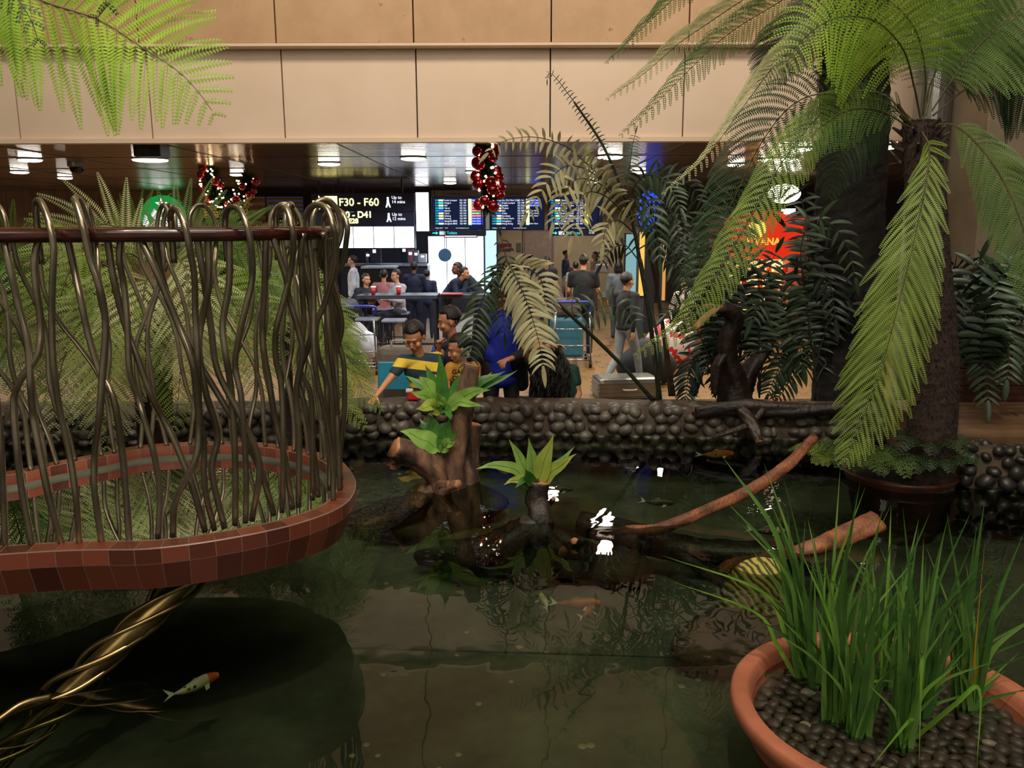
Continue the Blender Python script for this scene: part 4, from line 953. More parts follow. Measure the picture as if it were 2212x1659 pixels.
# ================================================================ BIRD'S NEST FERNS, DRIFTWOOD
M_bn = [leafmat('nest_leaf', '#96b95a', '#6c9640', .38, 10, .35), leafmat('nest_leaf_deep', '#4f8436', '#35652a', .38, 10, .3), leafmat('nest_leaf_yellow', '#a9b552', '#8b9c42', .4, 10, .3)]
def nest(name, base, label, leaves, group=None):
    t_ = thing(name, base, label, 'fern', group)
    for j, (tx, ty, dd, w, m_, bend) in enumerate(leaves):
        tip = P(tx, ty, base.y + dd); h = tip - base
        mid = base + h * .5 + V((0, 0, h.length * bend)); q1 = base + h * .2 + V((0, 0, h.length * bend * .7))
        pts = spline([base, q1, mid, tip], 5); rx = random.Random(j)
        pts = [p + V((0, 0, .006 * math.sin(i * 1.1 + j))) for i, p in enumerate(pts)]
        mb = MB(); fc = (CAM - mid).normalized() + V((rx.uniform(-.4, .4), 0, rx.uniform(.1, .6)))
        ribbon(mb, pts, w, fold=.22, face=fc, prof=lambda f: (.22 + 1.05 * math.sin(PI * min(1, f * .93 + .02)) ** 1.1 if f < .6 else (.22 + 1.05 * math.sin(PI * min(1, f * .93 + .02)) ** 1.1) * (1 - ((f - .6) / .4) ** 3) + .004))
        mb.cur = 1; mb.tube([p + fc.normalized() * .0015 for p in pts[:-2]], .0012, 4)
        mb.build('leaf', [M_bn[m_], mat('midrib', '#3c5a24', .5)], t_, smooth=True)
    return t_
DD = 5.15
A_ = P(958, 893, DD)
nest('birds_nest_fern', A_, 'larger birds nest fern fixed high on the driftwood stump', [
 (905, 812, -.05, .052, 0, .10), (918, 785, .05, .032, 1, .05), (949, 760, .0, .034, 1, .03), (886, 846, -.15, .036, 0, .12), (898, 886, -.25, .036, 2, .12), (873, 812, .1, .026, 1, .15), (1001, 804, .05, .03, 1, .05), (1060, 840, -.1, .034, 0, .12), (1092, 800, .1, .034, 1, .08), (1119, 800, .15, .03, 1, .05), (1063, 806, .12, .03, 2, .05), (1045, 880, -.2, .026, 0, .15), (940, 850, -.2, .03, 0, .1), (1030, 800, .1, .028, 0, .05), (975, 905, -.25, .03, 1, .15)])
A2 = P(952, 975, DD - .1)
nest('birds_nest_fern', A2, 'lower leaves of a birds nest fern in the fork of the driftwood', [
 (864, 930, -.05, .052, 0, .06), (924, 890, .05, .045, 1, .03), (972, 900, .02, .036, 1, .03), (990, 930, -.05, .026, 1, .05), (985, 955, -.12, .03, 0, .1), (905, 905, .1, .03, 1, .03)])
A3 = P(1156, 1063, 4.62)
nest('birds_nest_fern', A3, 'small birds nest fern on the low stump in the water', [
 (1027, 1012, -.10, .028, 0, .22), (1099, 946, .05, .027, 0, .04), (1142, 944, .02, .034, 0, .02), (1196, 938, .0, .042, 2, .03), (1241, 967, .05, .024, 0, .05), (1246, 981, -.03, .028, 2, .08), (1088, 1047, -.15, .024, 2, .22), (1135, 1012, -.12, .036, 1, .0), (1112, 1052, -.15, .022, 1, .25), (1170, 985, .1, .026, 1, .02)])
M_dw = mat('driftwood', '#7c5a44', .75, c2='#251811', ns=11, bump=.8, bs=26, bd=.012, stretch=(1, 1, .35))
M_dwd = mat('driftwood_wet', '#2e201a', .5, c2='#140e0c', ns=7, bump=.8, bs=26, bd=.012)
M_cut = mat('cut_wood', '#b07850', .7, c2='#8f5c3c', ns=20, bump=.2)
def log(mb, pts, rad, seg=20, rr=R, lump=.22, cut=1):
    q, L = resample(spline(pts, 8), max(10, int(12 + len(pts) * 6))); n = len(q)
    rs = []
    for i in range(n):
        f = i / (n - 1) * (len(rad) - 1); k = min(len(rad) - 2, int(f)); rs.append(rad[k] + (rad[k + 1] - rad[k]) * (f - k))
    a = (q[1] - q[0]).normalized().orthogonal().normalized(); vv = []; ff = []; ph = [rr.uniform(0, 6) for _ in range(4)]
    for i in range(n):
        t = (q[min(n - 1, i + 1)] - q[max(0, i - 1)]).normalized(); a = (a - t * a.dot(t)).normalized(); b = t.cross(a)
        for k in range(seg):
            th_ = 2 * PI * k / seg; r_ = rs[i] * (1 + lump * (.5 * math.sin(2 * th_ + ph[0] + i * .2) + .4 * math.sin(3 * th_ + ph[1]) + .35 * math.sin(5 * th_ + ph[2] + i * .35)) + rr.uniform(-.055, .055))
            vv.append(q[i] + (a * math.cos(th_) + b * math.sin(th_)) * r_)
    for i in range(n - 1):
        for k in range(seg): k2 = (k + 1) % seg; ff.append((i * seg + k, i * seg + k2, (i + 1) * seg + k2, (i + 1) * seg + k))
    o_ = mb.add(vv, ff); e = [tuple((n - 1) * seg + k for k in range(seg))]
    mb.f.append(tuple(i + o_ for i in e[0])); mb.mi.append(cut)
    mb.f.append(tuple(o_ + k for k in range(seg - 1, -1, -1))); mb.mi.append(cut)
rr = random.Random(8)
w0 = P(960, 1052, z=WZ)
mb = MB()
log(mb, [V((w0.x + .03, w0.y + .05, PF)), V((w0.x + .02, w0.y + .03, WZ)), P(985, 975, 5.15), P(1000, 900, 5.15), P(1012, 830, 5.16), P(1020, 788, 5.17)], [.17, .15, .085, .062, .055, .048], rr=rr)
log(mb, [V((w0.x + .05, w0.y, PF)), V((w0.x - .02, w0.y - .02, WZ + .02)), P(935, 1010, 5.05), P(895, 985, 5.0), P(852, 967, 4.95)], [.15, .14, .09, .075, .072], rr=rr)
log(mb, [V((w0.x, w0.y - .1, WZ - .1)), P(960, 1058, 4.98), P(990, 1045, 4.88)], [.06, .036, .026], rr=rr)
log(mb, [V((w0.x, w0.y - .1, WZ - .1)), P(950, 1050, 5.0), P(972, 1048, 4.92)], [.05, .03, .022], rr=rr)
log(mb, [V((w0.x + .14, w0.y + .12, PF)), V((w0.x + .15, w0.y + .12, WZ)), P(1010, 990, 5.3), P(1018, 940, 5.3), P(1022, 915, 5.3)], [.11, .10, .07, .06, .05], rr=rr)
log(mb, [V((w0.x, w0.y, WZ + .06)), V((w0.x - .25, w0.y - .12, WZ - .12)), V((w0.x - .5, w0.y - .15, WZ - .2))], [.07, .045, .02], rr=rr)
dwo = tag(mb.build('driftwood_stump', [M_dw, M_cut], smooth=True, origin=(w0.x, w0.y, PF)), 'big forked driftwood stump rising from the pond with ferns growing on it', 'driftwood')
w1 = P(1165, 1120, z=WZ)
mb = MB(); log(mb, [V((w1.x - .02, w1.y, PF)), V((w1.x, w1.y, WZ)), P(1160, 1085, 4.6), P(1165, 1040, 4.6)], [.13, .105, .075, .055], rr=rr)
log(mb, [V((w1.x, w1.y, WZ + .08)), P(1185, 1090, 4.6), P(1196, 1077, 4.58)], [.03, .018, .014], rr=rr)
log(mb, [V((w1.x, w1.y - .02, WZ - .05)), V((w1.x + .12, w1.y - .25, WZ - .1))], [.06, .03], rr=rr)
log(mb, [V((w1.x, w1.y, WZ - .05)), V((w1.x - .35, w1.y - .05, WZ - .20)), V((w1.x - .7, w1.y + .1, WZ - .26))], [.10, .10, .06], rr=rr)
log(mb, [V((w1.x, w1.y, WZ - .08)), V((w1.x + .28, w1.y - .10, WZ - .16)), P(1240, 1168, z=WZ + .03)], [.09, .05, .018], rr=rr)
tag(mb.build('driftwood_stump', [M_dwd, M_cut], smooth=True, origin=(w1.x, w1.y, PF)), 'small dark driftwood stump carrying the small fern in the water', 'driftwood')
mb = MB(); e0 = P(1350, 1146, z=WZ - .03)
log(mb, [P(1300, 1175, z=WZ - .25), e0, P(1420, 1143, 4.42), P(1520, 1105, 4.5), P(1620, 1058, 4.62), P(1700, 1005, 4.75), P(1758, 945, 4.9)], [.024, .022, .034, .031, .031, .033, .031], rr=rr, lump=.16)
tag(mb.build('driftwood_branch', [mat('driftwood_red', '#8f5434', .6, c2='#4c2a1a', ns=9, bump=1, bs=55, bd=.008), M_cut], smooth=True), 'long curved reddish branch rising out of the water to the right', 'driftwood')
mb = MB(); log(mb, [P(1560, 1230, z=WZ - .28), P(1725, 1193, z=WZ - .01), P(1810, 1165, 4.12), P(1895, 1128, 4.2)], [.05, .035, .045, .055], rr=rr, lump=.2)
tag(mb.build('driftwood_branch', [MATS['driftwood_red'], M_cut], smooth=True), 'short thick reddish log end sticking out of the water behind the grass', 'driftwood')
mb = MB(); log(mb, [P(1380, 1150, z=WZ - .1), P(1470, 1200, z=WZ - .2), P(1600, 1290, z=WZ - .25)], [.03, .03, .02], rr=rr); log(mb, [P(1250, 1130, z=WZ - .12), P(1500, 1190, z=WZ - .2), P(1750, 1210, z=WZ - .2)], [.07, .09, .08], rr=rr)
tag(mb.build('driftwood_log', [M_dwd, M_cut], smooth=True), 'dark sunken log lying under water behind the curved branch', 'driftwood')
# root sculpture on the wall
q = P(1590, 850, 6.6); mb = MB(); q.z = WT
log(mb, [q, P(1580, 800, 6.6), P(1570, 740, 6.55), P(1588, 690, 6.5), P(1565, 668, 6.45), P(1540, 668, 6.4)], [.13, .10, .08, .075, .06, .04], rr=rr)
log(mb, [q + V((.05, .1, 0)), P(1620, 800, 6.7), P(1660, 750, 6.8)], [.1, .07, .05], rr=rr); log(mb, [P(1575, 760, 6.55), P(1550, 790, 6.5), P(1545, 850, 6.5)], [.05, .04, .03], rr=rr)
tag(mb.build('driftwood_root', [M_dwd, M_cut], smooth=True, origin=q), 'dark gnarled driftwood root standing on the wall among the palms', 'driftwood')
mb = MB(); log(mb, [P(1560, 664, 6.42), P(1530, 680, 6.36), P(1502, 709, 6.3)], [.03, .028, .022], rr=rr); log(mb, [P(1555, 664, 6.4), P(1535, 658, 6.4), P(1515, 662, 6.4)], [.018, .01, .004], rr=rr)
tag(mb.build('driftwood_branch', [mat('driftwood_pale', '#a87e58', .7, c2='#7b5638', ns=9, bump=.5), M_cut], smooth=True), 'pale branch end pointing left from the dark driftwood root', 'driftwood')
mb = MB(); log(mb, [P(1500, 890, 6.3), P(1600, 880, 6.25), P(1720, 885, 6.2), P(1850, 880, 6.2)], [.05, .06, .05, .04], rr=rr)
log(mb, [P(1600, 885, 6.2), P(1625, 920, 6.1), P(1640, 955, 6.0)], [.05, .05, .03], rr=rr); log(mb, [P(1650, 885, 6.2), P(1610, 920, 6.1), P(1530, 948, 6.0)], [.03, .02, .012], rr=rr)
tag(mb.build('driftwood_root', [M_dwd, M_cut], smooth=True), 'dark root hanging over the pond wall towards the water', 'driftwood')

# submerged rocks
M_rock = mat('rock_moss', '#5c5626', .8, c2='#33301a', ns=6, bump=.6, bs=20, bd=.01)
s = NT('rock_striped'); v = s.coord('Object', (1, 1, 1.6), (.3, .5, 0)); wv = s.n('ShaderNodeTexWave'); wv.inputs['Scale'].default_value = 9; wv.inputs['Distortion'].default_value = 6; wv.inputs['Detail Scale'].default_value = .8; s.l(v, wv.inputs[0])
s.l(s.ramp(wv.outputs[1], [(.2, hexc('#3c3716')), (.6, hexc('#a39a48'))]), s.b.inputs['Base Color']); s.bump(wv.outputs[1], .6, .01); s.b.inputs['Roughness'].default_value = .8; M_rocks = s.m
M_rockb = mat('rock_brown', '#4a3a20', .8, c2='#2a2112', ns=5, bump=.6, bs=20, bd=.01)
for (x_, y_, rx_, ry_, rz_, m_, lb) in (
 (860, 1120, .36, .26, .12, M_rockb, 'flat brown rock under water left of the driftwood stump'), (1030, 1185, .30, .20, .13, M_rock, 'mossy green rock under water in front of the driftwood stump'),
 (980, 1085, .38, .22, .16, M_rock, 'greenish rock under water at the foot of the driftwood stump'), (1240, 1110, .22, .15, .12, M_rock, 'yellowish rock under water right of the small stump'),
 (1280, 1215, .30, .20, .12, M_rockb, 'brown rounded rock under water below the curved branch'), (1630, 1310, .20, .17, .22, M_rocks, 'rounded rock with pale swirling stripes left of the grass'),
 (1570, 1380, .30, .20, .14, M_rockb, 'dark brown rock under water below the striped rock')):
    c = P(x_, y_, z=PF + rz_ * .8); mb = MB(); a = random.Random(x_)
    ph = [a.uniform(0, 6) for _ in range(3)]
    mb.ell((c.x, c.y, PF + rz_ * .75), (rx_, ry_, rz_), Euler((0, 0, a.uniform(-.3, .3))).to_matrix(), 24, 16, fn=lambda p: p * (1 + .09 * math.sin(p.x * 9 + ph[0]) + .08 * math.sin(p.y * 13 + ph[1]) + .06 * math.sin(p.z * 21 + ph[2])))
    tag(mb.build('sunken_rock', m_, smooth=True), lb, 'rock', 'rocks under water')

# koi
s = NT('koi_skin'); M_w = mat('koi_white', '#d8d4c0', .4, c2='#c9b98a', ns=20); M_r = mat('koi_red', '#d8552c', .4, c2='#e07a3c', ns=20); M_k = mat('koi_dark', '#2c2a24', .5, c2='#57503a', ns=20); M_o = mat('koi_orange', '#c9793c', .45, c2='#8d5128', ns=14); M_fin = mat('koi_fin', '#c9c4a8', .5)
def koi(px_, py_, z_, ang, L, body, head, label, spots=True):
    c = P(px_, py_, z=z_); n = 16; seg = 12; mb = MB()
    ca, sa = math.cos(ang), math.sin(ang)
    def T(x, y, z): y += .05 * L * math.sin(x / L * 5); return V((c.x + x * ca - y * sa, c.y + x * sa + y * ca, c.z + z))
    vv = []; ff = []; mi = []
    for i in range(n + 1):
        f = i / n; x = (f - .5) * L * .82; w_ = L * .105 * (math.sin(PI * min(1, f * .9 + .08)) ** .75) * (1 - .35 * f) + .002
        for k in range(seg): th_ = 2 * PI * k / seg; vv.append(T(-x, w_ * math.cos(th_), w_ * 1.1 * math.sin(th_)))
    rx = random.Random(int(px_))
    for i in range(n):
        for k in range(seg):
            ff.append((i * seg + k, i * seg + (k + 1) % seg, (i + 1) * seg + (k + 1) % seg, (i + 1) * seg + k))
            mi.append(1 if i < 4 and 0 <= k <= 6 else (2 if spots and rx.random() < .13 and 1 <= k <= 5 else 0))
    o_ = mb.add(vv, ff); mb.mi = mi; mb.f.append(tuple(range(seg))); mb.mi.append(1)
    fish = thing('koi', c, label, 'fish', 'koi in the pond')
    mb.build('body', [body, head, M_k], fish, smooth=True)
    mb = MB(); xt = -.40 * L
    mb.add([T(xt + .02 * L, 0, 0), T(xt - .16 * L, .10 * L, .02), T(xt - .10 * L, .0, .0), T(xt - .22 * L, -.09 * L, -.01)], [(0, 1, 2), (0, 2, 3)]); mb.build('tail_fin', M_fin, fish)
    for s_ in (-1, 1):
        mb = MB(); mb.add([T(.22 * L, s_ * .07 * L, -.01), T(.16 * L, s_ * .20 * L, -.015), T(.08 * L, s_ * .21 * L, -.015), T(.12 * L, s_ * .08 * L, -.01)], [(0, 1, 2, 3)]); mb.build('pectoral_fin', M_fin, fish)
    mb = MB(); mb.add([T(.08 * L, 0, .07 * L), T(-.02 * L, 0, .14 * L), T(-.14 * L, 0, .10 * L), T(-.14 * L, 0, .05 * L)], [(0, 1, 2, 3)]); mb.build('dorsal_fin', M_fin, fish)
koi(425, 1478, .40, .75, .22, M_w, M_r, 'white koi with a red head swimming under the raised basin')
koi(1550, 981, .44, .05, .30, M_o, M_r, 'orange and white koi with a red head near the far wall')
koi(1250, 1303, .36, -.1, .25, M_o, M_o, 'pale orange koi in the middle of the pond')
koi(1272, 1320, .34, .9, .16, M_o, M_w, 'short orange koi just right of another orange koi', False)
koi(812, 936, .47, 1.4, .16, M_r, M_r, 'red koi close to the stone wall left of the driftwood', False)
koi(1425, 1085, .42, -.3, .22, M_k, M_k, 'dark koi swimming above the curved branch', False)
koi(1660, 1146, .42, -.2, .22, M_k, M_w, 'dark speckled koi behind the tall grass')
koi(1175, 1298, .36, 1.6, .18, M_w, M_w, 'small white koi left of the two orange koi', False)
koi(1210, 1056, .44, -.3, .20, M_k, M_k, 'dark koi just right of the small stump fern', False)
# coins on the pond floor
rr = random.Random(77); proto = None
coins = [(835, 1257), (1122, 1394), (987, 1411), (1104, 1468), (828, 1453), (1258, 1608), (1276, 1606), (816, 1627), (990, 1625), (760, 1627), (791, 1604), (1478, 1451), (1508, 1464), (1472, 1478), (1008, 1362), (1180, 1405), (948, 1655), (1027, 1237), (1070, 1258), (1034, 1516)]
M_coin = mat('coin', '#b9b394', .4, .3, c2='#8f8a70')
names = ['beside the basin shadow', 'largest one in the middle', 'left of the largest coin', 'below the largest coin', 'at the edge of the dark oval', 'left one of a close pair', 'right one of a close pair', 'near the bottom edge left of centre', 'near the bottom edge right of the dark oval', 'far left at the bottom edge', 'above the coin at the bottom left', 'top one of three by the brown rock', 'right one of three by the brown rock', 'bottom one of three by the brown rock', 'faint one above the largest coin', 'right of the largest coin', 'cut by the bottom edge of the view', 'in front of the mossy rock', 'right of the coin near the mossy rock', 'alone in the middle of the dark water']
for k, (x_, y_) in enumerate(coins):
    c = P(x_, y_, z=PF + .012)
    if proto is None:
        mb = MB(); mb.lathe(V((0, 0, 0)), [(0, 0), (.0125, 0), (.014, .001), (.014, .003), (.0125, .0035), (0, .0035)], 20); proto = mb.build('coin', M_coin, origin=(0, 0, 0)); o = proto
    else: o = proto.copy(); COL.objects.link(o)
    s_ = 1.25 if k in (1, 5, 6, 13) else rr.uniform(.75, 1.05); o.scale = (s_, s_, s_); o.location = (c.x, c.y, PF)
    tag(o, 'pale coin on the pond floor, ' + names[k], 'coin', 'coins on the pond floor')
# pale water plants behind the ring
for k, (x_, y_, lb) in enumerate(((300, 940, 'broad pale leaves of a water plant behind the red ring'), (385, 945, 'water plant with one bright leaf tip behind the red ring'), (530, 955, 'small water plant right behind the red ring'))):
    b_ = P(x_, y_, 4.9); b_.z = WZ - .05; t_ = thing('water_plant', b_, lb, 'plant', 'water plants behind the basin')
    for j in range(7):
        a = rr.uniform(0, 6.28); h = rr.uniform(.14, .34); tip = b_ + V((math.cos(a) * .16, math.sin(a) * .1, h + .06)); mb = MB()
        md = b_ + V((math.cos(a) * .08, math.sin(a) * .05, h)); mb.tube(spline([b_, b_ + V((math.cos(a) * .03, 0, h * .6)), md], 4), .003, 5); mb.cur = 1
        ribbon(mb, spline([md, md.lerp(tip, .5) + V((0, 0, .02)), tip], 4), .028, face=V((0, -1, .6)), prof=lambda f: math.sin(PI * min(1, .1 + f * .9)) ** .7 + .01)
        mb.build('leaf', [M_f_mid, M_bn[2 if j % 3 else 0]], t_, smooth=True)
# ================================================================ CONCOURSE
# recessed downlights
M_lampw = emat('downlight_glow', '#fff6e6', 22); M_lring = mat('lamp_ring', '#cfcac0', .4, .3)
dl = [(66, 352, .14, 'first from the left edge'), (43, 377, .13, 'below the first at the left edge'), (141, 389, .12, 'near the dome camera'), (325, 352, .22, 'big square one beside the black box'), (513, 382, .12, 'above the left garland'), (711, 360, .15, 'above the yellow gate sign'), (893, 349, .16, 'right of the gate sign rods'), (972, 399, .13, 'above the first flight board'), (1020, 377, .10, 'left of the hanging garland'), (1277, 397, .13, 'above the third flight board'), (1318, 346, .16, 'above the tall slender palm'), (1378, 377, .13, 'right of the tall slender palm'), (1590, 362, .12, 'seen through the fern fronds'), (1680, 352, .26, 'big one above the red kiosk'), (1914, 325, .12, 'between the two fern trunks'), (1730, 330, .12, 'small one right of the kiosk light')]
for k, (x_, y_, r_, lb) in enumerate(dl):
    c = P(x_, y_, z=CZ - .06); t_ = thing('downlight', (c.x, c.y, CZ - .08), 'glowing round ceiling downlight, ' + lb, 'ceiling light', 'downlights in the concourse ceiling')
    mb = MB(); mb.lathe(V((c.x, c.y, 0)), [(r_, CZ), (r_ + .02, CZ - .012), (r_ + .02, CZ - .02), (r_, CZ - .02)], 28); mb.build('ring', M_lring, t_, smooth=True)
    mb = MB(); mb.lathe(V((c.x, c.y, 0)), [(r_, CZ - .02), (r_ * .98, CZ - .035), (r_ * .7, CZ - .045), (0, CZ - .045)], 28); mb.build('lens', M_lampw, t_, smooth=True)
    lamp('SPOT', 'downlight_lamp', (c.x, c.y, CZ - .12), (c.x, c.y, 0), 90 if r_ < .2 else 160, (.9, .93, 1) if 480 < x_ < 1030 else (1, .87, .66), .1, spot=150, blend=.6)
c = P(165, 352, z=CZ); t_ = thing('dome_camera', (c.x, c.y, CZ - .12), 'black dome security camera under the ceiling at the left', 'camera')
mb = MB(); mb.lathe(V((c.x, c.y, 0)), [(.12, CZ), (.12, CZ - .05), (.1, CZ - .06)], 24); mb.build('housing', mat('cam_house', '#6f655c', .4), t_); mb = MB()
mb.lathe(V((c.x, c.y, 0)), [(.1, CZ - .06), (.09, CZ - .11), (.05, CZ - .145), (0, CZ - .155)], 24); mb.build('dome', mat('cam_dome', '#0c0c0e', .1), t_, smooth=True)
M_blackm = mat('black_metal', '#15161a', .4, .3); M_bk = mat('black_plastic', '#121318', .35)
c = P(320, 325, 9.6); t_ = thing('projector', (c.x, 9.7, c.z - .07), 'black box projector hung from the ceiling edge', 'projector'); mb = MB(); mb.box((c.x, 9.7, c.z), (.30, .28, .13), bev=.01); mb.build('body', M_bk, t_)
mb = MB(); mb.box((c.x, 9.7, (c.z + .06 + CZ) / 2), (.05, .05, CZ - c.z - .06)); mb.build('bracket', M_blackm, t_); mb = MB(); mb.box((c.x - .03, 9.555, c.z), (.14, .01, .07)); mb.build('front_panel', mat('grille', '#2c343a', .3), t_)
# garlands
M_needle = leafmat('garland_green', '#24361f', '#14210f', .5); M_ball = mat('bauble_red', '#a01828', .15, .6, c2='#7c1020', coat=.5); M_bulb = emat('fairy_light', '#ffdca8', 18)
def garland(name, path, rad, nb, nl, label, seed):
    r_ = random.Random(seed); pts, L = resample(spline(path, 8), 60); t_ = thing(name, pts[0], label, 'garland')
    mb = MB()
    for i in range(2600):
        p = pts[r_.randrange(60)]; d = V((r_.gauss(0, 1), r_.gauss(0, 1), r_.gauss(0, 1))).normalized(); b = p + d * rad * .2; e = p + d * rad * r_.uniform(.7, 1.05); s_ = d.orthogonal().normalized() * .011; mb.add([b - s_, b + s_, e], [(0, 1, 2)])
    mb.build('greenery', M_needle, t_)
    for i in range(nb):
        p = pts[int((i + .5) / nb * 59)]; a = r_.uniform(0, 6.28); q = p + V((math.cos(a) * rad * .85, -abs(math.sin(a)) * rad * .9, r_.uniform(-.03, .03)))
        mb = MB(); mb.ell(q, r_.choice((.05, .06, .07)), nu=16, nv=12); mb.build('bauble', M_ball, t_, smooth=True)
    for i in range(nl):
        p = pts[int((i + .5) / nl * 59)]; a = r_.uniform(-1, 1); q = p + V((math.sin(a) * rad * .9, -math.cos(a) * rad * 1.0, r_.uniform(-.02, .02))); mb = MB(); mb.ell(q, .013, nu=8, nv=6); mb.build('fairy_light', M_bulb, t_, smooth=True)
    return t_
garland('christmas_garland', [P(1045, 290, 9.75), P(1050, 350, 9.75), P(1055, 400, 9.75), P(1060, 450, 9.75)], .15, 22, 26, 'thick hanging christmas garland with red baubles and warm lights in the centre', 5)
garland('christmas_garland', [P(452, 360, 13), P(458, 400, 13), P(475, 435, 13), P(500, 448, 13), P(525, 430, 13), P(535, 385, 13)], .20, 16, 56, 'curved christmas garland with red baubles hanging beside the pine wall', 6)
# round green coffee sign
c = P(352, 470, 21.8); t_ = thing('cafe_sign', (c.x, 21.85, c.z - .55), 'round green and white coffee shop sign on the pine wall', 'sign')
def disc(mb, c, r_, y0, y1, seg=48, ri=0):
    vv = [(c.x + r_ * math.cos(2 * PI * k / seg), y0, c.z + r_ * math.sin(2 * PI * k / seg)) for k in range(seg)] + [(c.x + r_ * math.cos(2 * PI * k / seg), y1, c.z + r_ * math.sin(2 * PI * k / seg)) for k in range(seg)]
    mb.add(vv, [tuple(range(seg)), tuple(range(2 * seg - 1, seg - 1, -1))] + [(k, (k + 1) % seg, seg + (k + 1) % seg, seg + k) for k in range(seg)])
RS = .56
mb = MB(); disc(mb, c, RS, 21.78, 21.92); mb.build('green_disc', emat('sign_green', '#0a8a3c', 1.1), t_)
M_ws = emat('sign_white', '#f4f8f4', 1.6)
def poly(mb, pts2, y):
    mb.add([(a, y, b) for a, b in pts2], [tuple(range(len(pts2)))])
mb = MB(); cx, cz = c.x, c.z
star = [(cx + (.17 if k % 2 == 0 else .07) * math.sin(k * PI / 5), cz + .33 + (.17 if k % 2 == 0 else .07) * math.cos(k * PI / 5)) for k in range(10)]
poly(mb, star, 21.77)
poly(mb, [(cx - .3, cz + .08), (cx - .2, cz + .22), (cx - .1, cz + .12), (cx, cz + .27), (cx + .1, cz + .12), (cx + .2, cz + .22), (cx + .3, cz + .08), (cx + .2, cz - .05), (cx - .2, cz - .05)], 21.77)
for s_ in (-1, 1):
    for j in range(3): poly(mb, [(cx + s_ * (.3 + j * .07), cz - .35 + j * .08), (cx + s_ * (.37 + j * .07), cz - .35 + j * .08), (cx + s_ * (.46 + j * .02), cz + .05 - j * .06), (cx + s_ * (.41 + j * .02), cz + .08 - j * .06)][::s_], 21.77)
    poly(mb, [(cx + s_ * .08, cz - .48), (cx + s_ * .25, cz - .42), (cx + s_ * .22, cz - .08), (cx + s_ * .06, cz - .08)][::s_], 21.77)
mb.build('white_emblem', M_ws, t_)
o = text('B1 10 21 06', P(415, 420, 21.85), .13, mat('sign_ink', '#2a1a10', .6), t_) if False else None
# cafe panels behind garland: lit warm shelf strips and wooden posts
c = P(470, 450, 19); 
for k, (xa, xb, ya, yb_, col, st, lb) in enumerate(((438, 470, 440, 470, '#e0942c', 1.3, 'orange lit wall panel left of the garland'), (470, 535, 430, 470, '#b9803c', .6, 'warm wooden slat panel behind the garland'), (535, 575, 425, 500, '#8a5a38', .25, 'dark wooden slat panel right of the garland'), (575, 655, 425, 470, '#58687a', .25, 'grey blue upper panel above the cafe'))):
    a, b = P(xa, ya, 20.5), P(xb, yb_, 20.5); mb = MB(); n = 5
    t_ = thing('wall_panel', ((a.x + b.x) / 2, 20.5, b.z), lb, 'panel')
    mb.box(((a.x + b.x) / 2, 20.54, (a.z + b.z) / 2), (b.x - a.x, .04, a.z - b.z)); mb.build('backing', emat('panel_glow_%d' % k, col, st * .6), t_)
    mb = MB()
    for j in range(n): mb.box(((a.x + b.x) / 2, 20.5, b.z + (a.z - b.z) * (j + .5) / n), (b.x - a.x, .05, (a.z - b.z) / n * .55))
    mb.build('slats', mat('slat_wood', '#a07850', .5, c2='#7c5836'), t_)
# gate signs
M_sg = mat('sign_navy', '#1a2140', .5, c2='#161c36', ns=2); M_sy = emat('sign_yellow', '#f6ec9a', 2.6); M_swt = emat('sign_text_white', '#eef2ff', 1.8)
def hang(t_, x0, x1, zt_, y, r_=.02):
    for x_ in (x0, x1): mb = MB(); mb.tube([(x_, y, zt_), (x_, y, CZ)], r_, 8); mb.build('hanger', M_blackm, t_)
D = 17.0; a, b = P(673, 418, D), P(896, 457, D)
t_ = thing('gate_sign', ((a.x + b.x) / 2, D, b.z), 'long dark blue gate sign reading F30 - F60 with an arrow and plane', 'sign')
mb = MB(); mb.box(((a.x + b.x) / 2, D, (a.z + b.z) / 2), (b.x - a.x, .12, a.z - b.z), bev=.01); mb.build('board', M_sg, t_); hang(t_, P(690, 418, D).x, P(732, 418, D).x, a.z, D); hang(t_, P(868, 418, D).x, P(868, 418, D).x + .01, a.z, D)
zc_ = (a.z + b.z) / 2; yF = D - .07
mb = MB(); x0 = P(677, 437, D).x; poly(mb, [(x0, zc_ - .04), (x0 + .13, zc_ - .04), (x0 + .13, zc_ + .04), (x0, zc_ + .04)], yF); poly(mb, [(x0 + .12, zc_ - .14), (x0 + .25, zc_), (x0 + .12, zc_ + .14)], yF); mb.build('arrow', M_sy, t_)
x1 = P(703, 437, D).x; mb = MB(); poly(mb, [(x1, zc_ - .125), (x1 + .25, zc_ - .125), (x1 + .25, zc_ + .125), (x1, zc_ + .125)], yF); ic = mb.build('plane_icon', M_sy, t_)
mb = MB(); xx = x1 + .125; poly(mb, [(xx - .015, zc_ - .08), (xx + .015, zc_ - .08), (xx + .015, zc_ - .01), (xx + .09, zc_ - .03), (xx + .09, zc_ - .01), (xx + .015, zc_ + .04), (xx, zc_ + .09), (xx - .015, zc_ + .04), (xx - .09, zc_ - .01), (xx - .09, zc_ - .03), (xx - .015, zc_ - .01)], yF - .004); mb.build('plane', M_sg, ic)
text('F30 - F60', (P(733, 437, D).x, yF, zc_), .21, M_sy, t_, bold=.002)
text('Up to\n14 mins', (P(847, 437, D).x, yF, zc_ + .05), .085, M_swt, t_)
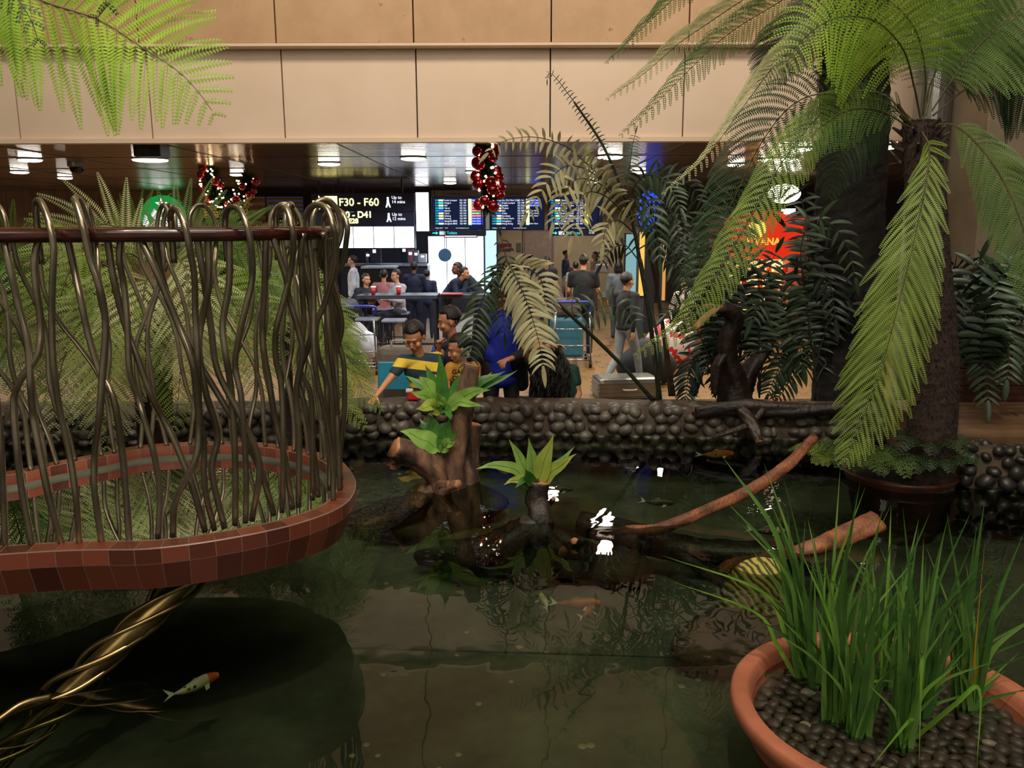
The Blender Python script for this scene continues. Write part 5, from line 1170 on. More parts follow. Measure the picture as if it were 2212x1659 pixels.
def walker(x_, z_, y, t_, h=.2):
    mb = MB(); mb.ell((x_, y, z_ + h * .42), (.022, .004, .022), nu=10, nv=6); poly(mb, [(x_ - .025, z_ - .02), (x_ + .025, z_ - .02), (x_ + .02, z_ + h * .3), (x_ - .02, z_ + h * .3)], y)
    poly(mb, [(x_ - .05, z_ - h * .5), (x_ - .02, z_ - h * .5), (x_ + .02, z_), (x_ - .02, z_)], y); poly(mb, [(x_ + .03, z_ - h * .5), (x_ + .055, z_ - h * .5), (x_ + .025, z_), (x_ - .01, z_)], y); mb.build('walking_figure', M_swt, t_)
walker(P(839, 437, D).x, zc_, yF, t_)
a, b = P(673, 458.5, D), P(896, 489, D)
t_ = thing('gate_sign', ((a.x + b.x) / 2, D, b.z), 'lower dark blue gate sign reading D30 - D41 and E1 - E28', 'sign')
mb = MB(); mb.box(((a.x + b.x) / 2, D, (a.z + b.z) / 2), (b.x - a.x, .12, a.z - b.z), bev=.01); mb.build('board', M_sg, t_)
text('D30 - D41', (P(725, 467, D).x, yF, P(0, 467, D).z), .17, M_sy, t_, bold=.005); text('E1 - E28', (P(728, 481, D).x, yF, P(0, 480.5, D).z), .13, M_sy, t_, bold=.005)
text('Up to\n12 mins', (P(848, 473, D).x, yF, P(0, 471, D).z), .085, M_swt, t_); walker(P(841, 473, D).x, P(0, 473, D).z, yF, t_, .17)
# flight boards
D = 20.0; M_fb = mat('screen_frame', '#20222c', .4); M_scr = emat('screen_dark', '#0c1a3c', .9); M_tw = emat('screen_white', '#dfe9ff', 1.6); M_tb = emat('screen_blue', '#2f50ff', 1.6); M_ty = emat('screen_yellow', '#d8ee4c', 1.7); M_tc = emat('screen_cyan', '#40d8f0', 1.5); M_trd = emat('screen_red', '#e02848', 1.5); M_tg = emat('screen_green', '#18b060', 1.5); M_typ = emat('screen_pale', '#eef0b0', 1.7)
cities = [['Kuala Lumpur', 'Yangon', 'Bali', 'Hanoi', 'Jakarta', 'Clark', 'Subang', 'Penang', 'Bangkok-BKK', 'Bangkok-BKK'], ['Ho Chi Minh City', 'Kuala Lumpur', 'Jeddah', 'Phuket', 'Bali', 'Cebu', 'Surabaya', 'Phnom Penh', 'Hangzhou', 'Hong Kong'], ['Manila', 'Jakarta', 'Kuala Lumpur', 'Jakarta', 'Manila', 'Kuala Lumpur', 'Bangkok-BKK', 'Ho Chi Minh City', 'Bangkok-BKK', 'Chengdu']]
tms = [['1510', '1515', '1515', '1520', '1530', '1535', '1540', '1545', '1600', '1600'], ['1605', '1605', '1610', '1610', '1620', '1620', '1625', '1630', '1640', '1645'], ['1650', '1700', '1700', '1710', '1715', '1715', '1720', '1730', '1735', '1805']]
for k, (xa, xb) in enumerate(((932, 1049), (1057, 1176), (1184, 1301))):
    a, b = P(xa, 425, D), P(xb, 497, D); wd = b.x - a.x; ht = a.z - b.z; cx = (a.x + b.x) / 2
    t_ = thing('flight_board', (cx, D, b.z), ('first flight board from the left with red status lines', 'middle flight board behind the christmas garland', 'third flight board partly behind palm leaflets')[k], 'screen', 'flight information boards')
    mb = MB(); mb.box((cx, D + .03, (a.z + b.z) / 2), (wd, .14, ht), bev=.01); mb.build('frame', M_fb, t_)
    mb = MB(); mb.box((cx, D + .0, a.z + .07), (wd, .1, .15)); mb.build('header', mat('board_header', '#7c7468', .5), t_)
    text('Terminal 2', (a.x + .35, D - .055, a.z + .065), .09, mat('sign_ink', '#2a2420', .6), t_)
    mb = MB(); mb.box((cx, D - .045, (a.z + b.z) / 2), (wd - .04, .01, ht - .04)); scr = mb.build('screen', M_scr, t_)
    y = D - .055; x0 = a.x + .06; z0 = a.z - .085; dz = .0595
    text('\n'.join(tms[k]), (x0, y, z0 - dz * 4.5), .055, M_tc, t_, ext=0, space=dz / .055); o = text('\n'.join(cities[k]), (x0 + .235, y, z0 - dz * 4.5), .055, M_tw, t_, ext=0, space=dz / .055)
    text('\n'.join('SQ %d' % (150 + 37 * j + k * 11) for j in range(10)), (x0 + .60, y, z0 - dz * 4.5), .052, M_tw, t_, ext=0, space=dz / .052)
    mb = MB()
    for j in range(10): zz = z0 - dz * j; mb.quad((x0 + .11, y, zz - .02), (x0 + .22, y, zz - .02), (x0 + .22, y, zz + .02), (x0 + .11, y, zz + .02)); mb.mi[-1] = (0, 1, 0, 1, 2, 0, 0, 0, 2, 0)[(j + k * 3) % 10]
    mb.build('airline_marks', [M_typ, M_tc, M_tb], scr)
    mb = MB(); mb.quad((x0 + .80, y, z0 - dz * 9.5), (x0 + .88, y, z0 - dz * 9.5), (x0 + .88, y, z0 + .03), (x0 + .80, y, z0 + .03)); mb.build('gate_column', M_typ if k < 2 else M_ty, scr)
    mb = MB()
    sts = [['Gate Open', 'Gate Closed', 'Gate Closing', 'Gate Closing', 'Gate Closing', 'Boarding', 'Gate Closing', 'Gate Open', 'Gate Open', 'Gate Open'], ['Gate Open', 'Gate Open', 'Gate Open', '', 'New Gate', 'New Gate', 'New Gate', '', '', 'New Gate'], [''] * 9 + ['']][k]
    for j in range(10):
        if sts[j] and 'New' not in sts[j]:
            zz = z0 - dz * j; mb.quad((x0 + .885, y + .002, zz - .024), (x0 + 1.14, y + .002, zz - .024), (x0 + 1.14, y + .002, zz + .024), (x0 + .885, y + .002, zz + .024)); mb.mi[-1] = 0 if 'Clos' in sts[j] else (1 if 'Board' in sts[j] else 2)
    if mb.v: mb.build('status_bars', [M_trd, M_tg, M_tb], scr)
    text('\n'.join(sts), (x0 + .89, y, z0 - dz * 4.5), .045, M_tw, t_, ext=0, space=dz / .045)
    text('14 Dec 2017   15:13', (x0, y, b.z + .05), .038, M_tw, t_, ext=0); text('www.changiairport.com', (x0 + .5, y, b.z + .05), .032, M_tw, t_, ext=0)
    hang(t_, a.x + .2, b.x - .2, a.z + .14, D + .03, .015)
D = 19.6
for (xa, xb, body, rest_, lb) in ((930, 1050, 'Toilets', '', 'small hanging sign reading Toilets under the first flight board'), (1187, 1300, 'Play Area', 'Fitness\nlounge', 'small hanging sign reading Play Area under the third flight board')):
    a, b = P(xa, 497.5, D), P(xb, 509, D); t_ = thing('direction_sign', ((a.x + b.x) / 2, D, b.z), lb, 'sign'); mb = MB(); zc_ = (a.z + b.z) / 2
    mb.box(((a.x + b.x) / 2, D, zc_), (b.x - a.x, .08, a.z - b.z), bev=.005); mb.build('board', M_sg, t_); y = D - .045; x0 = a.x + .05
    mb = MB(); poly(mb, [(x0, zc_ - .012), (x0 + .09, zc_ - .012), (x0 + .09, zc_ + .012), (x0, zc_ + .012)], y); poly(mb, [(x0 + .08, zc_ - .04), (x0 + .13, zc_), (x0 + .08, zc_ + .04)], y); mb.build('arrow', M_tc, t_)
    mb = MB(); [poly(mb, [(x0 + .16 + j * .035, zc_ - .04), (x0 + .185 + j * .035, zc_ - .04), (x0 + .185 + j * .035, zc_ + .04), (x0 + .16 + j * .035, zc_ + .04)], y) for j in range(4)]; mb.build('icon', M_tw, t_)
    text(body, (x0 + .33, y, zc_), .085, M_tc, t_); (text(rest_, (b.x - .3, y, zc_ + .025), .045, M_tw, t_) if rest_ else None)
    hang(t_, a.x + .1, b.x - .1, a.z, D, .012)
# lit panels of the cafe, pillar, shopfront
def panel(xa, ya, xb, yb_, d, m_, label, cat, name='light_box', dep=.15, nseg=1, base=True):
    a, b = P(xa, ya, d), P(xb, yb_, d); t_ = thing(name, ((a.x + b.x) / 2, d + dep / 2, b.z), label, cat)
    mb = MB(); mb.box(((a.x + b.x) / 2, d + dep / 2 + .01, (a.z + b.z) / 2), (b.x - a.x + .03, dep, a.z - b.z + .03), bev=.005); mb.build('case', M_fb, t_)
    for j in range(nseg):
        mb = MB(); w_ = (b.x - a.x) / nseg; mb.box((a.x + w_ * (j + .5), d, (a.z + b.z) / 2), (w_ - .02, .02, a.z - b.z - .02)); mb.build('lit_panel', m_, t_)
    mb = MB(); cx_ = (a.x + b.x) / 2
    if base: mb.box((cx_, d + dep / 2 + .02, b.z / 2), (b.x - a.x, dep * .8, b.z)); mb.build('plinth', mat('plinth', '#2a2e3c', .5), t_)
    else:
        for x_ in (a.x + .03, b.x - .03): mb.tube([(x_, d + .1, a.z), (x_, d + .1, CZ)], .015, 6)
        mb.build('hanger', mat('black_metal', '#15161a'), t_)
    return t_
M_w1 = emat('white_glow', '#f0f5ff', 3.0); M_w2 = emat('cool_glow', '#e4f2ff', 3.5)
panel(718, 489, 896, 536, 18.5, M_w1, 'row of bright white menu boards over the cafe counter', 'menu board', 'menu_board', nseg=4, base=False)
panel(897, 415, 928, 500, 20.2, M_w1, 'bright white upright light panel left of the flight boards', 'light panel', base=False)
panel(924, 510, 1046, 640, 20.6, M_w2, 'blazing white shop display behind the seated people', 'shop display', 'shop_display', nseg=3)
panel(1047, 497, 1074, 640, 21.0, emat('pillar_glow', '#a8d4f0', 1.8), 'pale blue lit glass pillar right of the shop display', 'pillar', 'glass_pillar', dep=.4)
panel(960, 498, 1030, 512, 19.9, emat('pink_glow', '#f8d8d8', 2.5), 'white and pink lit strip below the first flight board', 'light panel', base=False)
panel(1352, 505, 1376, 640, 19, emat('glass_blue', '#8cc0c8', .8), 'pale blue lit glass panel at the right end of the beige wall', 'light panel')
panel(1381, 500, 1391, 640, 14.5, emat('gold_glow', '#e8a848', 1.5), 'narrow golden light strip behind the slender palm', 'light strip')
panel(1432, 520, 1437, 650, 15.0, emat('gold_glow2', '#d89848', 1.0), 'very thin golden light strip right of the slender palm', 'light strip')
panel(745, 455, 767, 488, 18.2, emat('teal_glow', '#38c0c8', 1.6), 'small teal screen seen between the rod loops', 'screen', 'small_screen', base=False)
D = 16.5; a, b = P(1378, 410, D), P(1428, 500, D); t_ = thing('oval_screen', ((a.x + b.x) / 2, D, b.z), 'oval blue lit screen behind the slender palm', 'screen')
mb = MB(); mb.ell(((a.x + b.x) / 2, D, (a.z + b.z) / 2), ((b.x - a.x) / 2, .05, (a.z - b.z) / 2), nu=28, nv=16); mb.build('blue_oval', emat('blue_glow', '#2c50d8', 1.1), t_, smooth=True)
mb = MB(); mb.ell(((a.x + b.x) / 2, D + .05, (a.z + b.z) / 2), ((b.x - a.x) / 2 + .03, .05, (a.z - b.z) / 2 + .03), nu=28, nv=16); mb.build('rim', M_fb, t_, smooth=True)
mb = MB(); mb.box(((a.x + b.x) / 2, D + .08, b.z / 2), (.3, .06, b.z + .1)); mb.build('post', M_fb, t_)
for k, (x_, y_, w_, h_, c_, lb) in enumerate(((1093, 534, 23, 15, '#8a2438', 'red and grey notice left of the grey door'), (1121, 534, 9, 18, '#5f6a52', 'narrow green notice beside the grey door'), (1076, 534, 5, 15, '#9c2a3c', 'thin red notice at the edge of the glass pillar'))):
    a = P(x_, y_, 24.93); mb = MB(); mb.box((a.x, 24.93, a.z), (w_ / 1800 * 25.5, .03, h_ / 1800 * 25.5)); t_ = tag(mb.build('wall_notice', mat('notice_%d' % k, c_, .5)), lb, 'notice')
# red kiosk
D = 15.5; a, b = P(1565, 480, D), P(1728, 672, D); cx = (a.x + b.x) / 2; wd = b.x - a.x
ki = thing('food_kiosk', (cx, D + .6, 0), 'red kiosk with a gold lettered awning and brightly lit shelves', 'kiosk')
def zz(y): return P(0, y, D).z
mb = MB(); n = 20; vv = []; 
for i in range(n + 1):
    f = i / n; x_ = a.x + wd * f; y_ = D - .35 * math.sin(PI * f); top = zz(478) + .14 * math.sin(PI * f); vv += [(x_, y_, zz(565)), (x_, y_ + .05, top)]
mb.add(vv, [(2 * i, 2 * i + 2, 2 * i + 3, 2 * i + 1) for i in range(n)]); mb.build('awning', emat('kiosk_red', '#e03018', 1.0), ki)
text('AWANA', (cx - .15, D - .40, zz(527)), .17, emat('kiosk_gold', '#f0b040', 1.6), ki, align='CENTER', bold=.004)
mb = MB(); disc(mb, V((cx - .25, 0, zz(500))), .16, D - .40, D - .36); mb.build('gold_emblem', emat('kiosk_gold2', '#f4d060', 1.4), ki)
mb = MB(); mb.ell((P(1690, 415, D).x, D - .1, zz(425)), (.30, .2, .17), nu=20, nv=10); mb.build('dome_light', emat('dome_glow', '#fff8ee', 12), ki, smooth=True)
mb = MB(); mb.box((P(1695, 463, D).x, D - .2, zz(463)), (.22, .1, .09)); mb.build('lit_box', emat('dome_glow', '#fff8ee', 12), ki)
mb = MB(); mb.box((cx, D + 1.1, (zz(480) + zz(672)) / 2), (wd, .05, zz(480) - zz(672))); mb.build('back_panel', emat('kiosk_back', '#f4c890', 1.6), ki)
mb = MB(); mb.box((cx, D + .5, zz(672) / 2), (wd + .1, 1.1, zz(672)), bev=.01); mb.build('counter', mat('kiosk_counter', '#3a1c14', .5), ki)
mb = MB(); mb.box((cx, D - .06, zz(671)), (wd + .16, .2, .05)); mb.build('counter_edge', emat('kiosk_edge', '#f0c070', 1.2), ki)
for y_ in (600, 635):
    mb = MB(); mb.box((cx, D + .7, zz(y_)), (wd, .4, .025)); mb.build('shelf', mat('kiosk_shelf', '#c08040', .4), ki)
for j in range(2):
    mb = MB(); mb.box((a.x + j * wd, D + .5, zz(480) / 2), (.07, 1.1, zz(480))); mb.build('post', mat('kiosk_post', '#a02818', .4), ki)
rr = random.Random(9); M_jar = [mat('jar_red', '#b02820', .3), mat('jar_gold', '#d89a3c', .3), mat('jar_orange', '#d86a28', .3), mat('jar_cream', '#e8d0a0', .4)]
for r_i, y_ in enumerate((600, 635, 670)):
    for k in range(9):
        x_ = a.x + .12 + k * (wd - .24) / 8; t_ = thing('jar', (x_, D + .62, zz(y_) + .013), 'small %s jar, number by place: %s of the %s kiosk shelf' % (('red', 'gold', 'orange', 'cream')[(k + r_i) % 4], ('far left', 'second from left', 'third from left', 'left of middle', 'middle', 'right of middle', 'third from right', 'second from right', 'far right')[k], ('top', 'middle', 'bottom')[r_i]), 'jar', 'jars in the red kiosk')
        t_['label'] = t_['label'].replace('number by place: ', '')
        mb = MB(); h = rr.uniform(.12, .2); mb.lathe(V((x_, D + .62, zz(y_) + .013)), [(0, 0), (.045, 0), (.05, .01), (.05, h * .75), (.035, h * .85)], 12); mb.build('glass', M_jar[(k + r_i) % 4], t_, smooth=True)
        mb = MB(); mb.lathe(V((x_, D + .62, zz(y_) + .013)), [(.037, h * .84), (.037, h), (0, h)], 12); mb.build('lid', M_jar[3], t_)
lamp('AREA', 'kiosk_lamp', (cx, D + .3, zz(480) - .05), (cx, D + .5, 0), 25, (1, .8, .5), .8, .6)

# ---------------------------------------------------------------- cafe furniture
M_tbl = mat('table_steel', '#4a4e58', .35, .6); M_leg = mat('table_leg', '#2c303a', .4, .6)
def table(x0, x1, y, h, label, dep=.55, name='high_table'):
    t_ = thing(name, ((x0 + x1) / 2, y, 0), label, 'table'); mb = MB(); mb.box(((x0 + x1) / 2, y, h - .03), (x1 - x0, dep, .06), bev=.006); mb.build('table_top', M_tbl, t_)
    for sx in (x0 + .05, x1 - .05):
        for sy in (y - dep / 2 + .05, y + dep / 2 - .05): mb = MB(); mb.box((sx, sy, (h - .06) / 2), (.045, .045, h - .06)); mb.build('leg', M_leg, t_)
    mb = MB(); mb.box(((x0 + x1) / 2, y - dep / 2 + .05, .25), (x1 - x0 - .1, .03, .03)); mb.build('foot_rail', M_leg, t_); return t_
TD = 13.6
def stool(x, y, label, h=.68):
    t_ = thing('bar_stool', (x, y, 0), label, 'stool', 'bar stools at the cafe table'); mb = MB(); mb.box((x, y, h), (.36, .34, .035), bev=.01); mb.build('seat', mat('stool_seat', '#8f96a8', .3, .4), t_)
    for sx in (-.15, .15):
        for sy in (-.14, .14): mb = MB(); mb.tube([(x + sx, y + sy, h), (x + sx * 1.15, y + sy * 1.15, 0)], .014, 6); mb.build('leg', M_tbl, t_)
    mb = MB(); mb.tube([(x - .17, y - .16, .25), (x + .17, y - .16, .25)], .01, 6); mb.build('foot_rest', M_tbl, t_)
th_ = P(0, 638, TD).z
table(P(776, 638, TD).x, P(948, 638, TD).x, TD, th_, 'high grey table with people and red paper cups')
table(P(950, 645, TD).x, P(1090, 645, TD).x, TD + .3, th_ - .02, 'high table at the right with leaning people')
stool(P(795, 700, 13.2).x, 13.2, 'bar stool at the left end of the high grey table'); stool(P(852, 700, 13.0).x, 13.0, 'bar stool left of the man in the dark suit')
for x_, y_, lb in ((787, 14.1, 'bar stool under the woman in black'), (828, 15.2, 'bar stool under the person in the pink shirt'), (862, 14.4, 'bar stool under the person holding a phone')):
    stool(P(x_, 700, y_).x, y_, lb, .64)
def cup(x, y, z, label):
    t_ = thing('paper_cup', (x, y, z), label, 'cup', 'red paper cups on the high table'); mb = MB(); mb.lathe(V((x, y, z)), [(0, 0), (.030, 0), (.042, .12), (.0, .12)], 16); mb.build('cup_body', mat('cup_red', '#b01c28', .5), t_, smooth=True)
    mb = MB(); mb.lathe(V((x, y, z)), [(.045, .118), (.045, .13), (.036, .14), (0, .14)], 16); mb.build('lid', mat('cup_lid', '#e8e4e0', .4), t_)
cup(P(788, 0, TD).x, TD - .15, th_, 'red paper cup in front of the dark haired woman'); cup(P(845, 0, TD).x, TD - .12, th_, 'red paper cup in front of the man holding a phone')
mb = MB(); a = P(965, 0, TD).x; mb.box((a, TD, th_ + .0), (.36, .26, .015), bev=.004); tag(mb.build('serving_tray', mat('tray_red', '#a02030', .4), origin=(a, TD + .1, th_)), 'red tray on the right high table', 'tray')
# coffee bar behind
a, b = P(783, 578, 18.0), P(851, 612, 18.0); t_ = thing('coffee_counter', ((a.x + b.x) / 2, 18.3, 0), 'black counter block with a pale top below the menu boards', 'counter'); mb = MB(); mb.box(((a.x + b.x) / 2, 18.3, a.z / 2 - .02), (b.x - a.x, .6, a.z - .04), bev=.01); mb.build('body', M_bk, t_); mb = MB(); mb.box(((a.x + b.x) / 2, 18.3, a.z - .0), (b.x - a.x + .06, .66, .04)); mb.build('worktop', mat('worktop', '#aab4c8', .3), t_)
a, b = P(735, 575, 19.4), P(925, 640, 19.4); t_ = thing('bar_counter', ((a.x + b.x) / 2, 19.7, 0), 'long dark cafe bar behind the tables', 'counter'); mb = MB(); mb.box(((a.x + b.x) / 2, 19.7, a.z / 2), (b.x - a.x, .6, a.z), bev=.01); mb.build('body', mat('bar_body', '#222638', .5), t_); mb = MB(); mb.box(((a.x + b.x) / 2, 19.7, a.z + .02), (b.x - a.x, .68, .04)); mb.build('worktop', MATS['worktop'], t_)
rr = random.Random(14)
for k, x_ in enumerate((775, 790, 858, 872, 885, 900)):
    c = P(x_, 0, 19.6); z_ = P(0, 575, 19.4).z + .04; t_ = thing('coffee_machine' if k in (1, 2) else 'canister', (c.x, 19.7, z_), ('steel canister', 'wide espresso machine', 'tall grinder', 'lit price stand', 'narrow canister', 'white carton')[k] + ' on the cafe bar below the menu boards', 'appliance' if k in (1, 2) else 'canister')
    mb = MB(); h = (.25, .38, .42, .3, .28, .2)[k]; mb.box((c.x, 19.7, z_ + h / 2), ((.12, .3, .16, .14, .1, .16)[k], .2, h), bev=.015); mb.build('body', mat('appl_%d' % k, ('#8890a8', '#50586c', '#303648', '#9a6a78', '#687088', '#c8ccd8')[k], .3, .5 if k < 3 else 0), t_); mb = MB(); mb.box((c.x, 19.59, z_ + h * .7), (.07, .02, h * .2)); mb.build('front_plate', M_swt, t_)
# round hanging disc
c = P(961, 551, 18.8); t_ = thing('round_sign', (c.x, 18.8, c.z - .14), 'dark round sign hanging before the white display', 'sign'); mb = MB(); disc(mb, c, .145, 18.78, 18.84); mb.build('disc', mat('disc_blue', '#3c6a90', .5), t_); mb = MB(); mb.tube([(c.x, 18.81, c.z + .14), (c.x, 18.81, CZ)], .008, 6); mb.build('hanger', M_blackm, t_)

# ---------------------------------------------------------------- luggage
def case(name, c, size, m_, label, rot=0, tilt=0, ribs=0, flat=False, handle=True):
    """upright suitcase, or lying when flat"""
    t_ = thing(name, c, label, 'suitcase'); sx, sy, sz = size; M = Euler((0, 0, rot)).to_matrix(); C0 = V(c)
    def W(p): return M @ V(p) + C0
    mb = MB(); mb.box(W((0, 0, sz / 2)), (sx, sy, sz), M, bev=min(size) * .22); mb.build('shell', m_, t_, smooth=False)
    if ribs:
        mb = MB()
        for j in range(ribs):
            if flat: mb.box(W((0, 0, sz * (j + 1) / (ribs + 1))), (sx + .012, sy + .012, sz * .045), M, bev=.003)
            else: mb.box(W((sx * (-.5 + (j + 1) / (ribs + 1)), 0, sz / 2)), (sx * .04, sy + .012, sz * .85), M, bev=.003)
        mb.build('ribs', m_, t_)
    if handle:
        mb = MB()
        if flat: pts = [W((-.08, -sy / 2, sz * .5)), W((-.07, -sy / 2 - .04, sz * .5)), W((.07, -sy / 2 - .04, sz * .5)), W((.08, -sy / 2, sz * .5))]
        else: pts = [W((-.08, 0, sz)), W((-.07, 0, sz + .05)), W((.07, 0, sz + .05)), W((.08, 0, sz))]
        mb.tube(spline(pts, 4), .010, 8); mb.build('handle', mat('case_handle', '#b8b4ae', .4), t_, smooth=True)
    for s1 in (-1, 1):
        for s2 in (-1, 1):
            mb = MB(); p = W((s1 * (sx / 2 - .04), s2 * (sy / 2 - .04) , -.0)) if not flat else W((sx / 2 + .012, s2 * (sy / 2 - .06), sz * (.3 + .4 * (s1 > 0))))
            mb.tube([p + M @ V((-.012, 0, 0)), p + M @ V((.012, 0, 0))], .028, 12); mb.build('wheel', M_bk, t_)
    return t_
M_silver = mat('case_silver', '#8d8c86', .3, .75, c2='#6e6d68', ns=3)
c = P(1352, 860, z=0); case('suitcase', (c.x, c.y + .1, 0.0), (.78, .46, .27), M_silver, 'silver ribbed hard suitcase lying flat on the floor behind the wall', .12, ribs=4, flat=True)
c = P(1400, 835, z=0); mb = MB(); mb.ell((c.x, c.y + .2, .28), (.42, .25, .36), nu=20, nv=12, fn=lambda p: V((p.x * (1 - .45 * max(0, p.z) / .36), p.y, max(p.z, -.27)))); tag(mb.build('duffel_bag', mat('bag_black', '#16171c', .7, c2='#0f1014'), smooth=True), 'black soft bag standing behind the silver suitcase', 'bag')
c = P(1440, 800, z=0); mb = MB(); mb.ell((c.x + .1, c.y + .3, .38), (.38, .22, .36), nu=20, nv=12, fn=lambda p: p * (1 + .08 * math.sin(p.x * 17) * math.cos(p.z * 13))); mb.cur = 1
M_wb = mat('bag_white', '#b8b2b0', .6, c2='#98908e', ns=10); s = NT('bag_print'); v = s.coord('Object'); s.l(s.ramp(s.noise(v, 7, 1), [(.54, hexc('#c0b8b4')), (.56, hexc('#b02430'))], 'CONSTANT'), s.b.inputs['Base Color'])
tag(mb.build('plastic_bag', s.m, smooth=True), 'white plastic bag with red print behind the black bag', 'bag')
# luggage trolley near the children
def trolley(c, rot, label, s_=1.0, hx=.28, blue=True, H=1.0):
    t_ = thing('luggage_trolley', c, label, 'luggage trolley'); M = Euler((0, 0, rot)).to_matrix(); C0 = V(c)
    def W(*p): return M @ V(p) + C0
    m_ = mat('trolley_steel', '#9aa0a8', .25, .9)
    mb = MB()
    for sx in (-hx, hx): mb.tube([W(sx, .45, .12), W(sx, -.45, .12), W(sx * .9, -.5, H - .1)], .014, 8)
    for yy in (-.4, -.1, .2, .44): mb.tube([W(-hx, yy, .12), W(hx, yy, .12)], .011, 6)
    for z_ in (.35, .6): mb.tube([W(-hx, -.48, z_), W(hx, -.48, z_)], .010, 6)
    mb.build('frame', m_, t_, smooth=True)
    mb = MB(); mb.tube(spline([W(-hx * .9, -.5, H - .12), W(-hx, -.56, H), W(0, -.58, H + .02), W(hx, -.56, H), W(hx * .9, -.5, H - .12)], 5), .020, 10); mb.build('push_handle', mat('handle_blue', '#2438a0', .35) if blue else M_bk, t_, smooth=True)
    for sx in (-hx, hx):
        for yy in (-.4, .4): mb = MB(); q = W(sx, yy, .06); mb.tube([q + M @ V((-.02, 0, 0)), q + M @ V((.02, 0, 0))], .06, 14); mb.build('wheel', M_bk, t_)
    return t_
trolley((P(812, 800, 7.9).x + .12, 7.95, 0), PI / 2 + .35, 'steel luggage trolley with a blue handle behind the boys', H=.98)
c = P(862, 800, 8.0); case('suitcase', (c.x, 8.1, .16), (.42, .30, .82), mat('case_taupe', '#6f665c', .7, c2='#5c544c', ns=6), 'tall taupe fabric suitcase on the trolley behind the striped boy', -.1, ribs=2)
c = P(855, 805, 7.62); mb = MB(); mb.box((c.x, 7.68, .76), (.34, .04, .26), bev=.008); tag(mb.build('trolley_board', mat('board_teal', '#2a86a8', .4), origin=(c.x, 7.68, .63)), 'teal advertising board on the front of the trolley', 'board')
c = P(1132, 800, 7.6); trolley((c.x, 7.95, 0), .1, 'steel luggage trolley between the blue shirt man and the woman in green', H=.95, hx=.16, blue=False)
trolley((P(1235, 700, 12.6).x, 12.9, 0), 0, 'luggage trolley pushed by the man in the black t-shirt', H=1.0)
c = P(1225, 640, 12.7); mb = MB(); mb.box((c.x, 12.75, .45), (.5, .35, .62), bev=.05); tag(mb.build('suitcase', mat('case_teal', '#2c5f70', .5), origin=(c.x, 12.75, .14)), 'teal suitcase on the trolley of the man in black', 'suitcase')
c = P(1225, 620, 12.7); mb = MB(); mb.box((c.x, 12.75, .91), (.42, .3, .26), bev=.06); tag(mb.build('travel_bag', mat('bag_brown', '#4c3c34', .7), origin=(c.x, 12.75, .78)), 'brown bag on top of the teal suitcase', 'bag')
trolley((P(765, 720, 12.2).x, 12.3, 0), .2, 'luggage trolley loaded with white bags left of the high table', H=1.0)
for k, (x_, z_, sx, sz, cc, lb) in enumerate(((768, .50, .30, .42, '#a8a8a8', 'crumpled white carrier bag hanging on the left trolley'), (790, .42, .26, .36, '#b8bcc4', 'pale carrier bag leaning right on the left trolley'), (752, .98, .30, .22, '#20242c', 'dark jacket lying on top of the left trolley bags'))):
    c = P(x_, 700, 12.0); mb = MB(); mb.ell((c.x, 12.1 - k * .05, z_), (sx * .6, .16, sz * .62), nu=18, nv=12, fn=lambda p: p * (1 + .09 * math.sin(p.x * 23 + k) * math.cos(p.z * 19))); tag(mb.build('carrier_bag' if k < 2 else 'jacket', mat('cb_%d' % k, cc, .6), smooth=True), lb, 'bag' if k < 2 else 'jacket')
# ================================================================ PEOPLE
SK = {'tan': mat('skin_tan', '#c48c6a', .5, c2='#b07856', ns=4), 'brown': mat('skin_brown', '#8a5638', .5, c2='#774830', ns=4), 'pale': mat('skin_pale', '#c89878', .5, c2='#b58566', ns=4)}
M_hair = mat('hair_black', '#17120f', .5, c2='#0b0908', ns=40, bump=.5, bs=120); M_eyew = mat('eye_white', '#a89c90', .3); M_eyed = mat('eye_dark', '#140c08', .2); M_lip = mat('lips', '#8c4038', .5)
DEF = dict(pelvis=(0, 0, .93), neck=(0, .01, 1.47), head=(0, -.01, 1.635),
    shR=(-.185, .01, 1.415), shL=(.185, .01, 1.415), elR=(-.235, .03, 1.13), elL=(.235, .03, 1.13), wrR=(-.235, -.05, .89), wrL=(.235, -.05, .89),
    hiR=(-.09, 0, .91), hiL=(.09, 0, .91), knR=(-.10, -.02, .50), knL=(.10, -.02, .50), anR=(-.10, .02, .09), anL=(.10, .02, .09))
